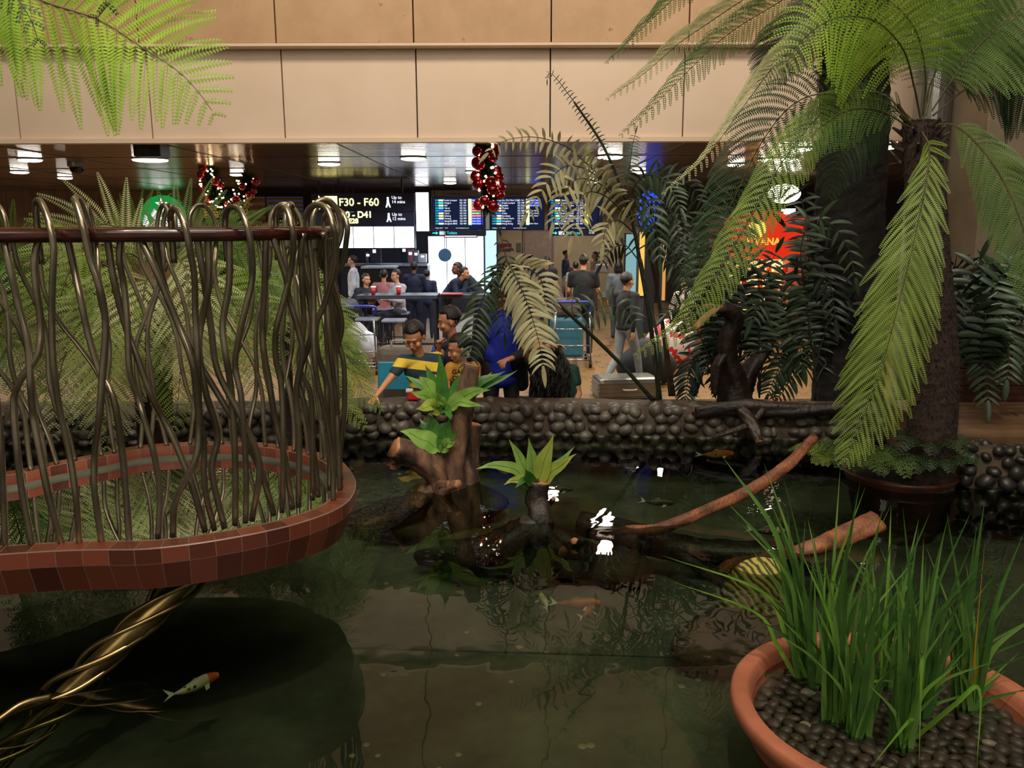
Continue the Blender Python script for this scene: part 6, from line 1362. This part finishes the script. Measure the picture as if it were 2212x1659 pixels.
POSE = {
 'stand': {},
 'walk': dict(knR=(-.09, -.16, .52), anR=(-.09, -.26, .10), knL=(.09, .06, .50), anL=(.09, .32, .16), elR=(-.24, .10, 1.15), wrR=(-.24, .10, .90), elL=(.24, -.02, 1.14), wrL=(.24, -.20, .95)),
 'phone': dict(elR=(-.22, -.02, 1.14), wrR=(-.08, -.24, 1.22), elL=(.22, -.02, 1.14), wrL=(.08, -.24, 1.20), head=(0, -.05, 1.625)),
 'push': dict(elR=(-.24, -.06, 1.15), wrR=(-.24, -.32, 1.06), elL=(.24, -.06, 1.15), wrL=(.24, -.32, 1.06), knR=(-.10, -.10, .51), anR=(-.10, -.14, .09), anL=(.10, .16, .12)),
 'sit': dict(pelvis=(0, 0, .75), neck=(0, -.04, 1.29), head=(0, -.07, 1.455), shR=(-.185, -.03, 1.235), shL=(.185, -.03, 1.235), elR=(-.22, -.10, .98), elL=(.22, -.10, .98), wrR=(-.12, -.32, 1.02), wrL=(.12, -.32, 1.02), hiR=(-.09, 0, .74), hiL=(.09, 0, .74), knR=(-.11, -.40, .70), knL=(.11, -.40, .70), anR=(-.11, -.34, .32), anL=(.11, -.34, .32)),
 'lean': dict(pelvis=(0, .12, .92), neck=(0, -.22, 1.30), head=(0, -.33, 1.42), shR=(-.185, -.20, 1.25), shL=(.185, -.20, 1.25), elR=(-.24, -.28, 1.03), elL=(.24, -.28, 1.03), wrR=(-.12, -.46, 1.02), wrL=(.12, -.46, 1.02), hiR=(-.09, .12, .90), hiL=(.09, .12, .90), knR=(-.1, .08, .5), knL=(.1, .08, .5)),
 'fold': dict(elR=(-.25, .0, 1.15), wrR=(-.02, -.18, 1.12), elL=(.25, .0, 1.15), wrL=(.05, -.17, 1.16)),
}
def cap(mb, a, b, ra, rb, seg=10):
    a, b = V(a), V(b); mb.ell(a, ra, nu=seg, nv=7); mb.ell(b, rb, nu=seg, nv=7); mb.tube([a, b], [ra, rb], seg)
def basis(x, z):
    z = z.normalized(); x = (x - z * x.dot(z)).normalized(); y = z.cross(x); return Matrix((x, y, z)).transposed()
def hand(mb, w_, d, pn, s, curl=.5, side=1):
    d = d.normalized(); ax = d.cross(pn).normalized(); pn = ax.cross(d).normalized(); M = Matrix((ax, d, pn)).transposed()
    mb.ell(w_ + d * .045 * s, (.040 * s, .052 * s, .017 * s), M, 10, 7); cap(mb, w_, w_ + d * .03 * s, .024 * s, .026 * s)
    for k in range(4):
        o = (k - 1.5) * .0205 * s; L = (.066, .076, .071, .056)[k] * s; r_ = .0088 * s; p = w_ + d * .086 * s + ax * o; dd = (d + ax * (k - 1.5) * .06).normalized(); c_ = curl * (1 + .15 * (k - 1))
        for j, q in enumerate((.45, .32, .23)):
            dd = (dd * math.cos(c_ * (.7 + .3 * j)) - pn * math.sin(c_ * (.7 + .3 * j))).normalized(); e = p + dd * L * q; cap(mb, p, e, r_ * (1 - .08 * j), r_ * (.94 - .1 * j), 8); p = e
    p = w_ + d * .03 * s - ax * side * .034 * s; dd = (d * .75 - ax * side * .6 - pn * .25).normalized()
    for j, L in enumerate((.036, .028)): e = p + dd * L * s; cap(mb, p, e, .0105 * s, .0092 * s, 8); p = e; dd = (dd - pn * .25 + ax * side * .2).normalized()
def remesh(vox, it=2):
    def f(o):
        m_ = o.modifiers.new('remesh', 'REMESH'); m_.mode = 'VOXEL'; m_.voxel_size = vox; m_.use_smooth_shade = True
        k = o.modifiers.new('smooth', 'SMOOTH'); k.iterations = it; k.factor = .5
    return f
def person(label, base, H=1.7, yaw=0, pose='stand', J=None, Wp=None, skin='tan', hair='short', hs=1.0, hyaw=0, pitch=0, top='#222', c2=None, sleeve=1, bottom='#222430', shorts=False, vox=.012, fat=1.0, topmat=None, hem=0, shoe='#2a2a2c', group=None, hairm=None, curl=.5, pn=None, open_=None, legs=True, skirt=None):
    s = H / 1.75; base = V(base); Rz = Matrix.Rotation(yaw, 3, 'Z'); D_ = dict(DEF); D_.update(POSE[pose]); D_.update(J or {})
    Q = {k: base + Rz @ (V(v) * s) for k, v in D_.items()}
    for k, v in (Wp or {}).items(): Q[k] = V(v)
    t_ = thing('person', base, label, 'person', group)
    sh = (Q['shL'] - Q['shR']); sp = Q['neck'] - Q['pelvis']; M = basis(sh, sp); L = sp.length
    hx = basis(sh * 1.0, V((0, 0, 1)))
    mb = MB(); q = lambda f, dy=0: Q['pelvis'] + sp * f + M @ V((0, dy, 0)) * s
    mb.ell(q(.05), (.145 * s * fat, .105 * s * fat, .12 * s), M); mb.ell(q(.34), (.125 * s * fat, .095 * s * fat, .17 * s), M); mb.ell(q(.68), (.150 * s * fat, .105 * s * fat, .17 * s), M); cap(mb, Q['shR'], Q['shL'], .058 * s, .058 * s)
    hd = Q['head']; cap(mb, Q['neck'] - sp.normalized() * .05 * s, hd - V((0, 0, .05 * s)), .050 * s * hs ** .8, .048 * s * hs ** .8)
    HM = Rz @ Euler((pitch, 0, hyaw), 'XYZ').to_matrix() if True else None
    HM = Rz @ Matrix.Rotation(hyaw, 3, 'Z') @ Matrix.Rotation(pitch, 3, 'X'); k = s * hs
    h = lambda x, y, z: hd + HM @ (V((x, y, z)) * k)
    mb.ell(h(0, .008, .02), (.074 * k, .092 * k, .090 * k), HM, 18, 12); mb.ell(h(0, -.022, -.045), (.056 * k, .064 * k, .062 * k), HM, 14, 10); mb.ell(h(0, -.052, -.088), (.026 * k, .024 * k, .018 * k), HM, 10, 7)
    mb.ell(h(0, -.090, -.022), (.011 * k, .016 * k, .022 * k), HM, 8, 6); mb.ell(h(0, -.097, -.036), (.016 * k, .014 * k, .010 * k), HM, 8, 6); mb.ell(h(0, -.080, -.064), (.024 * k, .012 * k, .009 * k), HM, 8, 6); mb.ell(h(0, -.076, .022), (.05 * k, .014 * k, .010 * k), HM, 8, 6)
    for x_ in (-1, 1):
        mb.ell(h(x_ * .076, .008, -.015), (.010 * k, .019 * k, .030 * k), HM, 8, 7); mb.ell(h(x_ * .042, -.062, -.035), (.022 * k, .022 * k, .022 * k), HM, 8, 6)
    for a in 'RL':
        cap(mb, Q['sh' + a], Q['el' + a], .046 * s * fat, .037 * s); cap(mb, Q['el' + a], Q['wr' + a], .037 * s, .024 * s)
        d = Q['wr' + a] - Q['el' + a]; n_ = pn or (Rz @ V((1 if a == 'R' else -1, 0, -.3))); n_ = n_ if d.normalized().cross(n_).length > .2 else V((0, -1, .2))
        hand(mb, Q['wr' + a] + d.normalized() * .01 * s, d, -n_, s * (1.0 if hs < 1.2 else 1.15), curl, 1 if a == 'R' else -1)
        if legs:
            cap(mb, Q['hi' + a], Q['kn' + a], .078 * s * fat, .052 * s); cap(mb, Q['kn' + a], Q['an' + a], .050 * s, .034 * s)
            f = Rz @ V((0, -1, 0)); cap(mb, Q['an' + a] - V((0, 0, .045 * s)), Q['an' + a] - V((0, 0, .05 * s)) + f * .13 * s, .036 * s, .028 * s)
    mb.build('body', SK[skin], t_, smooth=True, mods=remesh(vox))
    for x_ in (-1, 1):
        if pitch > .22:
            mb = MB(); mb.ell(h(x_ * .030, -.0835, -.004), (.014 * k, .005 * k, .0022 * k), HM, 8, 5); mb.build('eyelid', M_hair, t_, smooth=True); continue
        mb = MB(); mb.ell(h(x_ * .030, -.0815, -.002), (.0115 * k, .007 * k, .0045 * k), HM, 10, 7); e = mb.build('eye', M_eyew, t_, smooth=True)
        mb = MB(); mb.ell(h(x_ * .030, -.0875, -.002), (.0055 * k, .003 * k, .0042 * k), HM, 8, 6); mb.build('iris', M_eyed, e, smooth=True)
        mb = MB(); mb.ell(h(x_ * .031, -.086, .017), (.019 * k, .005 * k, .003 * k), HM, 8, 5); mb.build('eyebrow', M_hair, t_, smooth=True)
    mb = MB(); mb.ell(h(0, -.0885, -.064), (.021 * k, .006 * k, .006 * k), HM, 10, 6); mb.build('lips', M_lip, t_, smooth=True)
    # hair
    if hair:
        mb = MB(); low = {'short': -.045, 'crop': -.02, 'bob': -.14, 'long': -.14, 'curly': -.14, 'bun': -.03}[hair]
        def hf(p):
            p = p.copy(); x_, y_, z_ = p / k
            if y_ < -.045 and z_ < .050: p *= .80
            elif y_ < -.01 and z_ < -.0: p *= .82
            if z_ < low + .02 and hair in ('short', 'crop', 'bun'): p *= .86
            return p * (1 + .02 * math.sin(x_ * 160) * math.cos(y_ * 140))
        mb.ell(h(0, .016, .024), (.084 * k, .100 * k, .104 * k), HM, 36, 24, fn=hf)
        if hair == 'bob':
            for x_, y_ in ((-.062, .0), (.062, .0), (-.045, .055), (.045, .055), (0, .07)): mb.ell(h(x_, y_, -.045), (.034 * k, .036 * k, .085 * k), HM, 12, 8)
        if hair == 'bun': mb.ell(h(0, .10, .03), .038 * k, None, 12, 8)
        if hair == 'long':
            for i in range(9): a = -1.9 + i * .475; mb.ell(h(.062 * math.sin(a), .02 + .055 * math.cos(a * .7), -.14), (.028 * k, .030 * k, .17 * k), HM, 10, 8)
        if hair == 'curly':
            r_ = random.Random(2)
            for i in range(230):
                a = r_.uniform(-2.6, 2.6); w_ = r_.uniform(.08, .16); L_ = r_.uniform(.30, .56); p0 = h(.06 * math.sin(a), .02 + .06 * math.cos(a), .06)
                mb.tube([p0.lerp(h(w_ * math.sin(a), .03 + w_ * .6 * math.cos(a), 0), min(1, j_ * .22)) + V((.012 * math.sin(j_ * 1.9 + i), .012 * math.cos(j_ * 1.7 + i), -L_ * k * (j_ / 11) ** 1.15)) for j_ in range(12)], [.011 * k] * 9 + [.009 * k, .006 * k, .003 * k], 5)
        mb.build('hair', hairm or M_hair, t_, smooth=True)
    # top
    g_ = 1.0
    mb = MB(); e_ = .016 * s
    mb.ell(q(.02 - hem * .12), (.150 * s * fat + e_, .110 * s * fat + e_, .10 * s), M, 16, 10); mb.ell(q(.34), (.140 * s * fat + e_, .105 * s * fat + e_, .18 * s), M, 16, 10); mb.ell(q(.68), (.152 * s * fat + e_, .108 * s * fat + e_, .18 * s), M, 16, 10); cap(mb, Q['shR'], Q['shL'], .058 * s + e_, .058 * s + e_); mb.tube([q(.0), q(.65)], [.12 * s * fat, .13 * s * fat], 16)
    cap(mb, Q['neck'] - sp.normalized() * .03 * s, Q['neck'] - sp.normalized() * .01 * s, .066 * s, .060 * s)
    for a in 'RL':
        S_, E_, W_r = Q['sh' + a], Q['el' + a], Q['wr' + a]
        if sleeve >= 1: cap(mb, S_, E_, .046 * s * fat + e_ * 1.2, .040 * s + e_); cap(mb, E_, E_.lerp(W_r, .92), .040 * s + e_, .030 * s + e_ * .6)
        elif sleeve > 0: cap(mb, S_, S_.lerp(E_, sleeve), .048 * s * fat + e_ * 1.1, .044 * s + e_ * 1.2)
    tm = topmat or mat('cloth_' + top.strip('#'), top, .8, c2=c2, ns=9, bump=.25, bs=30)
    mb.build('shirt', tm, t_, smooth=True, mods=remesh(.011 if vox < .01 else .015, 3))
    if skirt:
        mb = MB(); mb.tube([q(.15), q(-.15) , q(-.75)], [.15 * s * fat, .24 * s, .42 * s], 24); mb.build('skirt', tm, t_, smooth=True)
    elif legs:
        mb = MB(); mb.ell(q(.0), (.150 * s * fat + .006, .112 * s * fat + .006, .11 * s), M, 16, 10)
        for a in 'RL':
            cap(mb, Q['hi' + a], Q['kn' + a], .088 * s * fat, .062 * s + .004)
            if not shorts: cap(mb, Q['kn' + a], Q['kn' + a].lerp(Q['an' + a], .95), .062 * s + .004, .052 * s)
        mb.build('trousers', mat('cloth_' + bottom.strip('#'), bottom, .8, ns=9, bump=.25, bs=30), t_, smooth=True, mods=remesh(.015, 3))
        for a in 'RL':
            f = Rz @ V((0, -1, 0)); mb = MB(); A1 = Q['an' + a] - V((0, 0, .045 * s)); cap(mb, A1, A1 + f * .14 * s, .044 * s, .036 * s); cap(mb, A1, A1 + V((0, 0, .04 * s)), .044 * s, .040 * s); mb.build('shoe', mat('shoe_' + shoe.strip('#'), shoe, .6), t_, smooth=True, mods=remesh(.012, 2))
    return t_, Q, h
def stand(px_, top_y, feet_y=None, d=None, **kw):
    if d is None: b = P(px_, feet_y, z=0)
    else: b = P(px_, 600, d); b.z = 0
    H = P(px_, top_y, b.y).z / 1.005
    lift = kw.pop('H', None)
    return b, H
# --- near the wall
# striped boy
s = NT('striped_cloth'); v = s.coord('Object', (1, 1, 1), (.22, -.12, 0)); sx_ = s.n('ShaderNodeSeparateXYZ'); s.l(v, sx_.inputs[0])
mm = s.n('ShaderNodeMath', operation='MULTIPLY'); s.l(sx_.outputs[2], mm.inputs[0]); mm.inputs[1].default_value = 1 / .155; fr_ = s.n('ShaderNodeMath', operation='FRACT'); s.l(mm.outputs[0], fr_.inputs[0])
s.l(s.ramp(fr_.outputs[0], [(0, hexc('#d8b838')), (.46, hexc('#1c3440')), (.94, hexc('#1c3440')), (.95, hexc('#d8b838'))], 'CONSTANT'), s.b.inputs['Base Color']); s.b.inputs['Roughness'].default_value = .8; M_str = s.m
d = 7.05; yo = P(925, 880, 7.15); yo.z = .1
person('boy in a yellow and navy striped shirt leaning over the stone wall', yo, 1.36, 0, 'stand', Wp=dict(
    pelvis=P(928, 862, 7.15), neck=P(906, 766, 7.05), head=P(895, 726, 6.96), shR=P(872, 780, 7.0), shL=P(944, 774, 7.08), elR=P(836, 826, 6.86), wrR=P(812, 856, 6.66), elL=P(945, 830, 6.95), wrL=P(914, 852, 6.86),
    hiR=P(912, 870, 7.15), hiL=P(942, 870, 7.15), knR=P(915, 925, 7.1), knL=P(942, 925, 7.1), anR=P(915, 985, 7.2), anL=P(942, 985, 7.2)), skin='tan', hair='short', hs=1.38, hyaw=-.25, pitch=.55, topmat=M_str, sleeve=.55, bottom='#1c2438', vox=.0065, curl=.45, hem=.6, fat=1.3, pn=V((0, -.2, -1)))
# mustard shirt child
t_, Q_, h_ = person('small child in a mustard shirt with dark lettering beside the striped boy', V((P(1000, 880, 7.1).x, 7.15, .1)), 1.12, -.5, 'stand', Wp=dict(
    pelvis=P(998, 880, 7.12), neck=P(1000, 783, 7.06), head=P(992, 752, 7.02), shR=P(974, 795, 7.0), shL=P(1026, 793, 7.1), elR=P(966, 832, 6.95), wrR=P(975, 856, 6.86), elL=P(1032, 836, 7.0), wrL=P(1024, 860, 6.9),
    hiR=P(985, 890, 7.12), hiL=P(1010, 890, 7.12), knR=P(988, 930, 7.1), knL=P(1008, 930, 7.1), anR=P(988, 985, 7.2), anL=P(1008, 985, 7.2)), skin='tan', hair='short', hs=1.62, hyaw=-.75, pitch=.25, top='#c08a30', c2='#a87626', sleeve=.6, bottom='#2c2c34', vox=.0065, curl=.4, fat=1.45, hem=.6)
q = P(974, 808, 6.86); text('GAME\nOVER', (q.x + .01, q.y, q.z - .01), .052, mat('ink_dark', '#1c1814', .8), t_, bold=.002, ext=.004)
person('child in a dark vest with a pale collar looking left behind the two boys', V((P(985, 860, 7.45).x, 7.5, .05)), 1.42, -.9, 'stand', Wp=dict(
    pelvis=P(985, 850, 7.45), neck=P(982, 732, 7.42), head=P(970, 692, 7.38), shR=P(952, 745, 7.35), shL=P(1012, 742, 7.48), elR=P(948, 795, 7.3), wrR=P(948, 752, 7.15), elL=P(1020, 800, 7.45), wrL=P(1012, 830, 7.4),
    hiR=P(972, 860, 7.45), hiL=P(998, 860, 7.45), knR=P(975, 920, 7.4), knL=P(998, 920, 7.4), anR=P(975, 975, 7.5), anL=P(998, 975, 7.5)), skin='tan', hair='short', hs=1.30, hyaw=-.5, pitch=.2, top='#20263c', sleeve=.0, bottom='#1c1e28', vox=.008, curl=.7, fat=1.2)
mb = MB(); pts = [P(1012, 770, 7.28), P(1003, 748, 7.27), P(992, 738, 7.26), P(975, 745, 7.24)]
mb.tube(spline(pts, 6), .018, 8); tag(mb.build('scarf', mat('scarf_white', '#c8beb4', .8), smooth=True), 'pale cloth collar around the shoulders of the child in the dark vest', 'scarf')
t_, Q_, h_ = person('man in a bright blue shirt and dark open jacket standing behind the wall', V((P(1082, 800, 7.45).x, 7.5, 0)), 1.72, .15, 'stand', Wp=dict(
    neck=P(1086, 664, 7.42), head=P(1082, 628, 7.36), shR=P(1048, 682, 7.4), shL=P(1128, 684, 7.48), elR=P(1034, 745, 7.45), wrR=P(1022, 800, 7.4), elL=P(1142, 762, 7.42), wrL=P(1100, 776, 7.15), pelvis=P(1082, 808, 7.5)), skin='tan', hair='short', hs=1.1, hyaw=-.3, pitch=.35, top='#1c30b0', c2='#15249a', sleeve=0, bottom='#14161f', vox=.007, curl=1.15, pn=V((0, 0, -1)), hem=.6, fat=1.12)
mb = MB(); M_jk = mat('jacket_navy', '#12141f', .8, c2='#0c0e16', bump=.3)
S_ = Q_
for a, sx in (('R', -1), ('L', 1)):
    cap(mb, S_['sh' + a], S_['el' + a], .075, .062); cap(mb, S_['el' + a], S_['el' + a].lerp(S_['wr' + a], .72), .062, .05)
    cap(mb, S_['sh' + a].lerp(S_['neck'], .3) + V((0, .01, -.05)), S_['pelvis'] + V((sx * .19, .04, -.10)), .085, .07)
    cap(mb, S_['sh' + a] + V((0, .05, -.05)), S_['pelvis'] + V((sx * .12, .10, -.08)), .09, .08)
mb.build('jacket', M_jk, t_, smooth=True, mods=remesh(.011, 3))
mb = MB(); mb.ell(h_(0, .01, .055), (.092, .105, .07), None, 20, 12, fn=lambda p: V((p.x, p.y, max(p.z, -.01)))); mb.ell(h_(0, -.10, .04), (.07, .06, .010), None, 16, 8); mb.build('cap', mat('cap_navy', '#1a2030', .7), t_, smooth=True)
# woman in green
s = NT('green_floral'); v = s.coord('Object'); vo = s.n('ShaderNodeTexVoronoi'); vo.inputs['Scale'].default_value = 9; s.l(v, vo.inputs[0])
s.l(s.ramp(vo.outputs[0], [(0, hexc('#c03838')), (.12, hexc('#c03838')), (.14, hexc('#0e3a34')), (1, hexc('#0a2a26'))], 'CONSTANT'), s.b.inputs['Base Color']); s.b.inputs['Roughness'].default_value = .7
t_, Q_, h_ = person('woman with long curly hair in a green floral dress bending behind the wall', V((P(1205, 860, 7.4).x, 7.45, 0)), 1.62, 2.7, 'stand', Wp=dict(
    pelvis=P(1200, 885, 7.55), neck=P(1195, 790, 7.3), head=P(1190, 765, 7.2), shR=P(1236, 800, 7.35), shL=P(1158, 802, 7.3), elL=P(1134, 750, 7.1), wrL=P(1188, 748, 7.05), elR=P(1250, 850, 7.3), wrR=P(1240, 880, 7.15),
    hiR=P(1225, 890, 7.5), hiL=P(1180, 890, 7.5), knR=P(1230, 925, 7.2), knL=P(1175, 925, 7.2), anR=P(1230, 985, 7.5), anL=P(1178, 985, 7.5)), skin='tan', hair='curly', hs=1.15, hyaw=.3, pitch=.5, topmat=s.m, sleeve=.5, vox=.008, curl=.5, hem=.5, skirt=None, fat=1.15, bottom='#0e3a34')
mb = MB(); w_ = Q_['elL'].lerp(Q_['wrL'], .72); 
for k in range(2): mb.tube([w_ + V((.012 * k, 0, 0)), w_ + V((.012 * k + .006, 0, 0))], .042, 16)
mb.build('bracelet', mat('bracelet', '#2a1c18', .3), t_, smooth=True)
mb = MB(); mb.ell(P(1196, 852, 7.36), (.235, .20, .30), nu=24, nv=16, fn=lambda p: p * (1 + .04 * math.sin(p.x * 60))); mb.build('dress_skirt', s.m, t_, smooth=True)
mb = MB(); mb.tube(spline([P(1130, 770, 7.1), P(1136, 756, 7.05), P(1148, 752, 7.03), P(1150, 775, 7.05)], 5), .006, 6)
# child partly hidden behind the rods
person('child in a dark jacket with a bare arm, half hidden behind the steel rods', V((P(718, 800, 7.2).x, 7.25, .1)), 1.25, -.6, 'stand', Wp=dict(elL=P(735, 790, 7.1), wrL=P(752, 768, 7.0)), skin='tan', hs=1.2, hyaw=-.5, top='#28304a', sleeve=.5, bottom='#22242c', vox=.008)
# --- middle distance
def grp(px_, ty, feet, label, **kw):
    b = P(px_, feet, z=0); d = kw.pop('d', None)
    if d: b = P(px_, 600, d); b.z = 0
    H = P(px_, ty, b.y).z / 1.0
    if kw.get('pose') == 'sit': H = H / (1.56 / 1.75)
    if kw.get('pose') == 'lean': H = H / (1.52 / 1.75)
    return person(label, b, H, **kw)
grp(1258, 550, 776, 'heavy man in a black t-shirt pushing a trolley with his back to the camera', yaw=PI - .2, pose='push', skin='tan', hair='crop', top='#0d1018', sleeve=.6, bottom='#14182a', fat=1.18, vox=.008, shoe='#cfc8c0')
grp(1349, 590, 838, 'woman in a black jacket and grey trousers walking right', yaw=PI - .9, pose='walk', skin='tan', hair='short', top='#101114', bottom='#7c8284', vox=.008, fat=1.08, hs=1.1, shoe='#505860')
grp(1333, 566, 730, 'woman with a black bob in a grey blue top beside the glass panel', yaw=PI - .2, hair='bob', skin='pale', top='#66727c', bottom='#39404a', vox=.009, hs=1.1)
grp(1180, 553, 0, 'man in a dark t-shirt looking down at his phone', d=16.5, pose='phone', pitch=.45, top='#141a30', sleeve=.6, bottom='#20242c', vox=.009, skin='pale')
t_, Q_, h_ = grp(1140, 552, 0, 'officer in a dark peaked cap standing near the grey door', d=19.5, yaw=-.6, top='#20283c', bottom='#1c2230', vox=.010, skin='tan')
mb = MB(); mb.lathe(h_(0, 0, .06), [(0, .07), (.12, .065), (.135, .045), (.095, .02), (.09, 0), (.085, -.01)], 24); mb.ell(h_(0, -.09, .055), (.07, .05, .008), None, 14, 6); mb.build('peaked_cap', mat('cap_officer', '#1c2434', .6), t_, smooth=True)
grp(1122, 566, 0, 'dark haired person standing left of the officer', d=18, yaw=PI, top='#2a3040', bottom='#20242c', vox=.010)
grp(1222, 540, 0, 'slim man in a grey blue shirt in profile by the back wall', d=22, yaw=1.3, top='#3c4c68', bottom='#2a3040', vox=.010, skin='pale')
t_, Q_, h_ = grp(1285, 543, 0, 'woman with long black hair in a pink top carrying a grey bag', d=21, yaw=-1.3, hair='long', top='#b88c80', bottom='#6a5a58', vox=.010, skin='pale', pose='fold')
grp(1243, 566, 0, 'man in a white t-shirt with cropped hair left of the black t-shirt man', d=17.5, yaw=PI, hair='crop', top='#a8a49c', sleeve=.6, bottom='#30343c', vox=.010)
grp(1232, 578, 0, 'short dark haired person behind the man in the black t-shirt', d=19, yaw=PI, top='#6a6460', bottom='#30343c', vox=.010)
c = P(1301, 580, 16.0); mb = MB(); mb.box(c, (.26, .12, .17), bev=.03); mb.tube(spline([c + V((-.1, 0, .08)), c + V((-.06, 0, .2)), c + V((.06, 0, .2)), c + V((.1, 0, .08))], 5), .008, 6)
b_ = mb.build('handbag', mat('bag_grey', '#686468', .5), t_, smooth=False)
# --- cafe
grp(898, 566, 735, 'man in a dark suit standing with his back to the camera at the high table', yaw=PI, top='#0e1a38', bottom='#0c1430', vox=.008, skin='brown', fat=1.12, J=dict(elR=(-.27, -.03, 1.13), wrR=(-.12, -.24, 1.05), elL=(.27, -.03, 1.13), wrL=(.12, -.24, 1.05)))
grp(787, 592, 0, 'woman with tied dark hair in black sitting at the left end of the high table', d=14.1, yaw=.7, pose='sit', hair='bun', top='#141824', bottom='#1a1c28', vox=.009, skin='tan')
grp(763, 552, 0, 'person in a white shirt standing in profile behind the seated woman', d=16.2, yaw=-1.5, hair='short', top='#c8ccd8', bottom='#2a3044', vox=.009, skin='pale')
grp(828, 584, 0, 'person in a pink shirt sitting with their back turned at the high table', d=15.2, yaw=PI, pose='sit', top='#a86868', bottom='#2a3044', vox=.009)
grp(862, 583, 0, 'person holding a phone at the high table left of the man in the suit', d=14.4, yaw=-.9, pose='sit', top='#b0a8b0', bottom='#2a3044', vox=.009, skin='tan')
grp(972, 578, 0, 'bearded man in a dark jacket leaning over the right high table', d=14.8, yaw=1.1, pose='lean', top='#141c38', bottom='#141c30', vox=.009, skin='tan')
grp(922, 583, 0, 'dark haired person seen just right of the man in the suit', d=16, yaw=PI, pose='stand', top='#1c2848', bottom='#1c2438', vox=.010)
grp(1024, 568, 0, 'person in dark blue bending forward before the white display', d=15.0, yaw=-1.2, pose='lean', top='#1c3048', bottom='#1c2438', vox=.009, skin='brown')
grp(1478, 600, 0, 'person in white with dark trousers walking behind the slender palm', d=13, yaw=.6, pose='walk', top='#a8a098', bottom='#15171f', vox=.010, skin='pale')
mb = MB(); c = P(905, 858, 6.86)
t_ = thing('toy', (c.x, 6.8, WT), 'red and white toy under the hand of the striped boy', 'toy'); mb.box((c.x - .03, 6.74, WT + .045), (.10, .07, .07), bev=.015); mb.build('toy_body', mat('toy_red', '#b02028', .4), t_); mb = MB(); mb.box((c.x - .06, 6.72, WT + .09), (.06, .05, .03), bev=.01); mb.build('toy_top', mat('toy_white', '#c8c0b8', .4), t_)
# ---- turn all lettering into meshes
bpy.context.view_layer.update(); dg = bpy.context.evaluated_depsgraph_get()
for o in [x for x in bpy.data.objects if x.type == 'FONT']:
    me = bpy.data.meshes.new_from_object(o.evaluated_get(dg)); n = bpy.data.objects.new('lettering', me); COL.objects.link(n); n.parent = o.parent; n.location = o.location; n.rotation_euler = o.rotation_euler; n.scale = o.scale
    bpy.data.objects.remove(o, do_unlink=True)
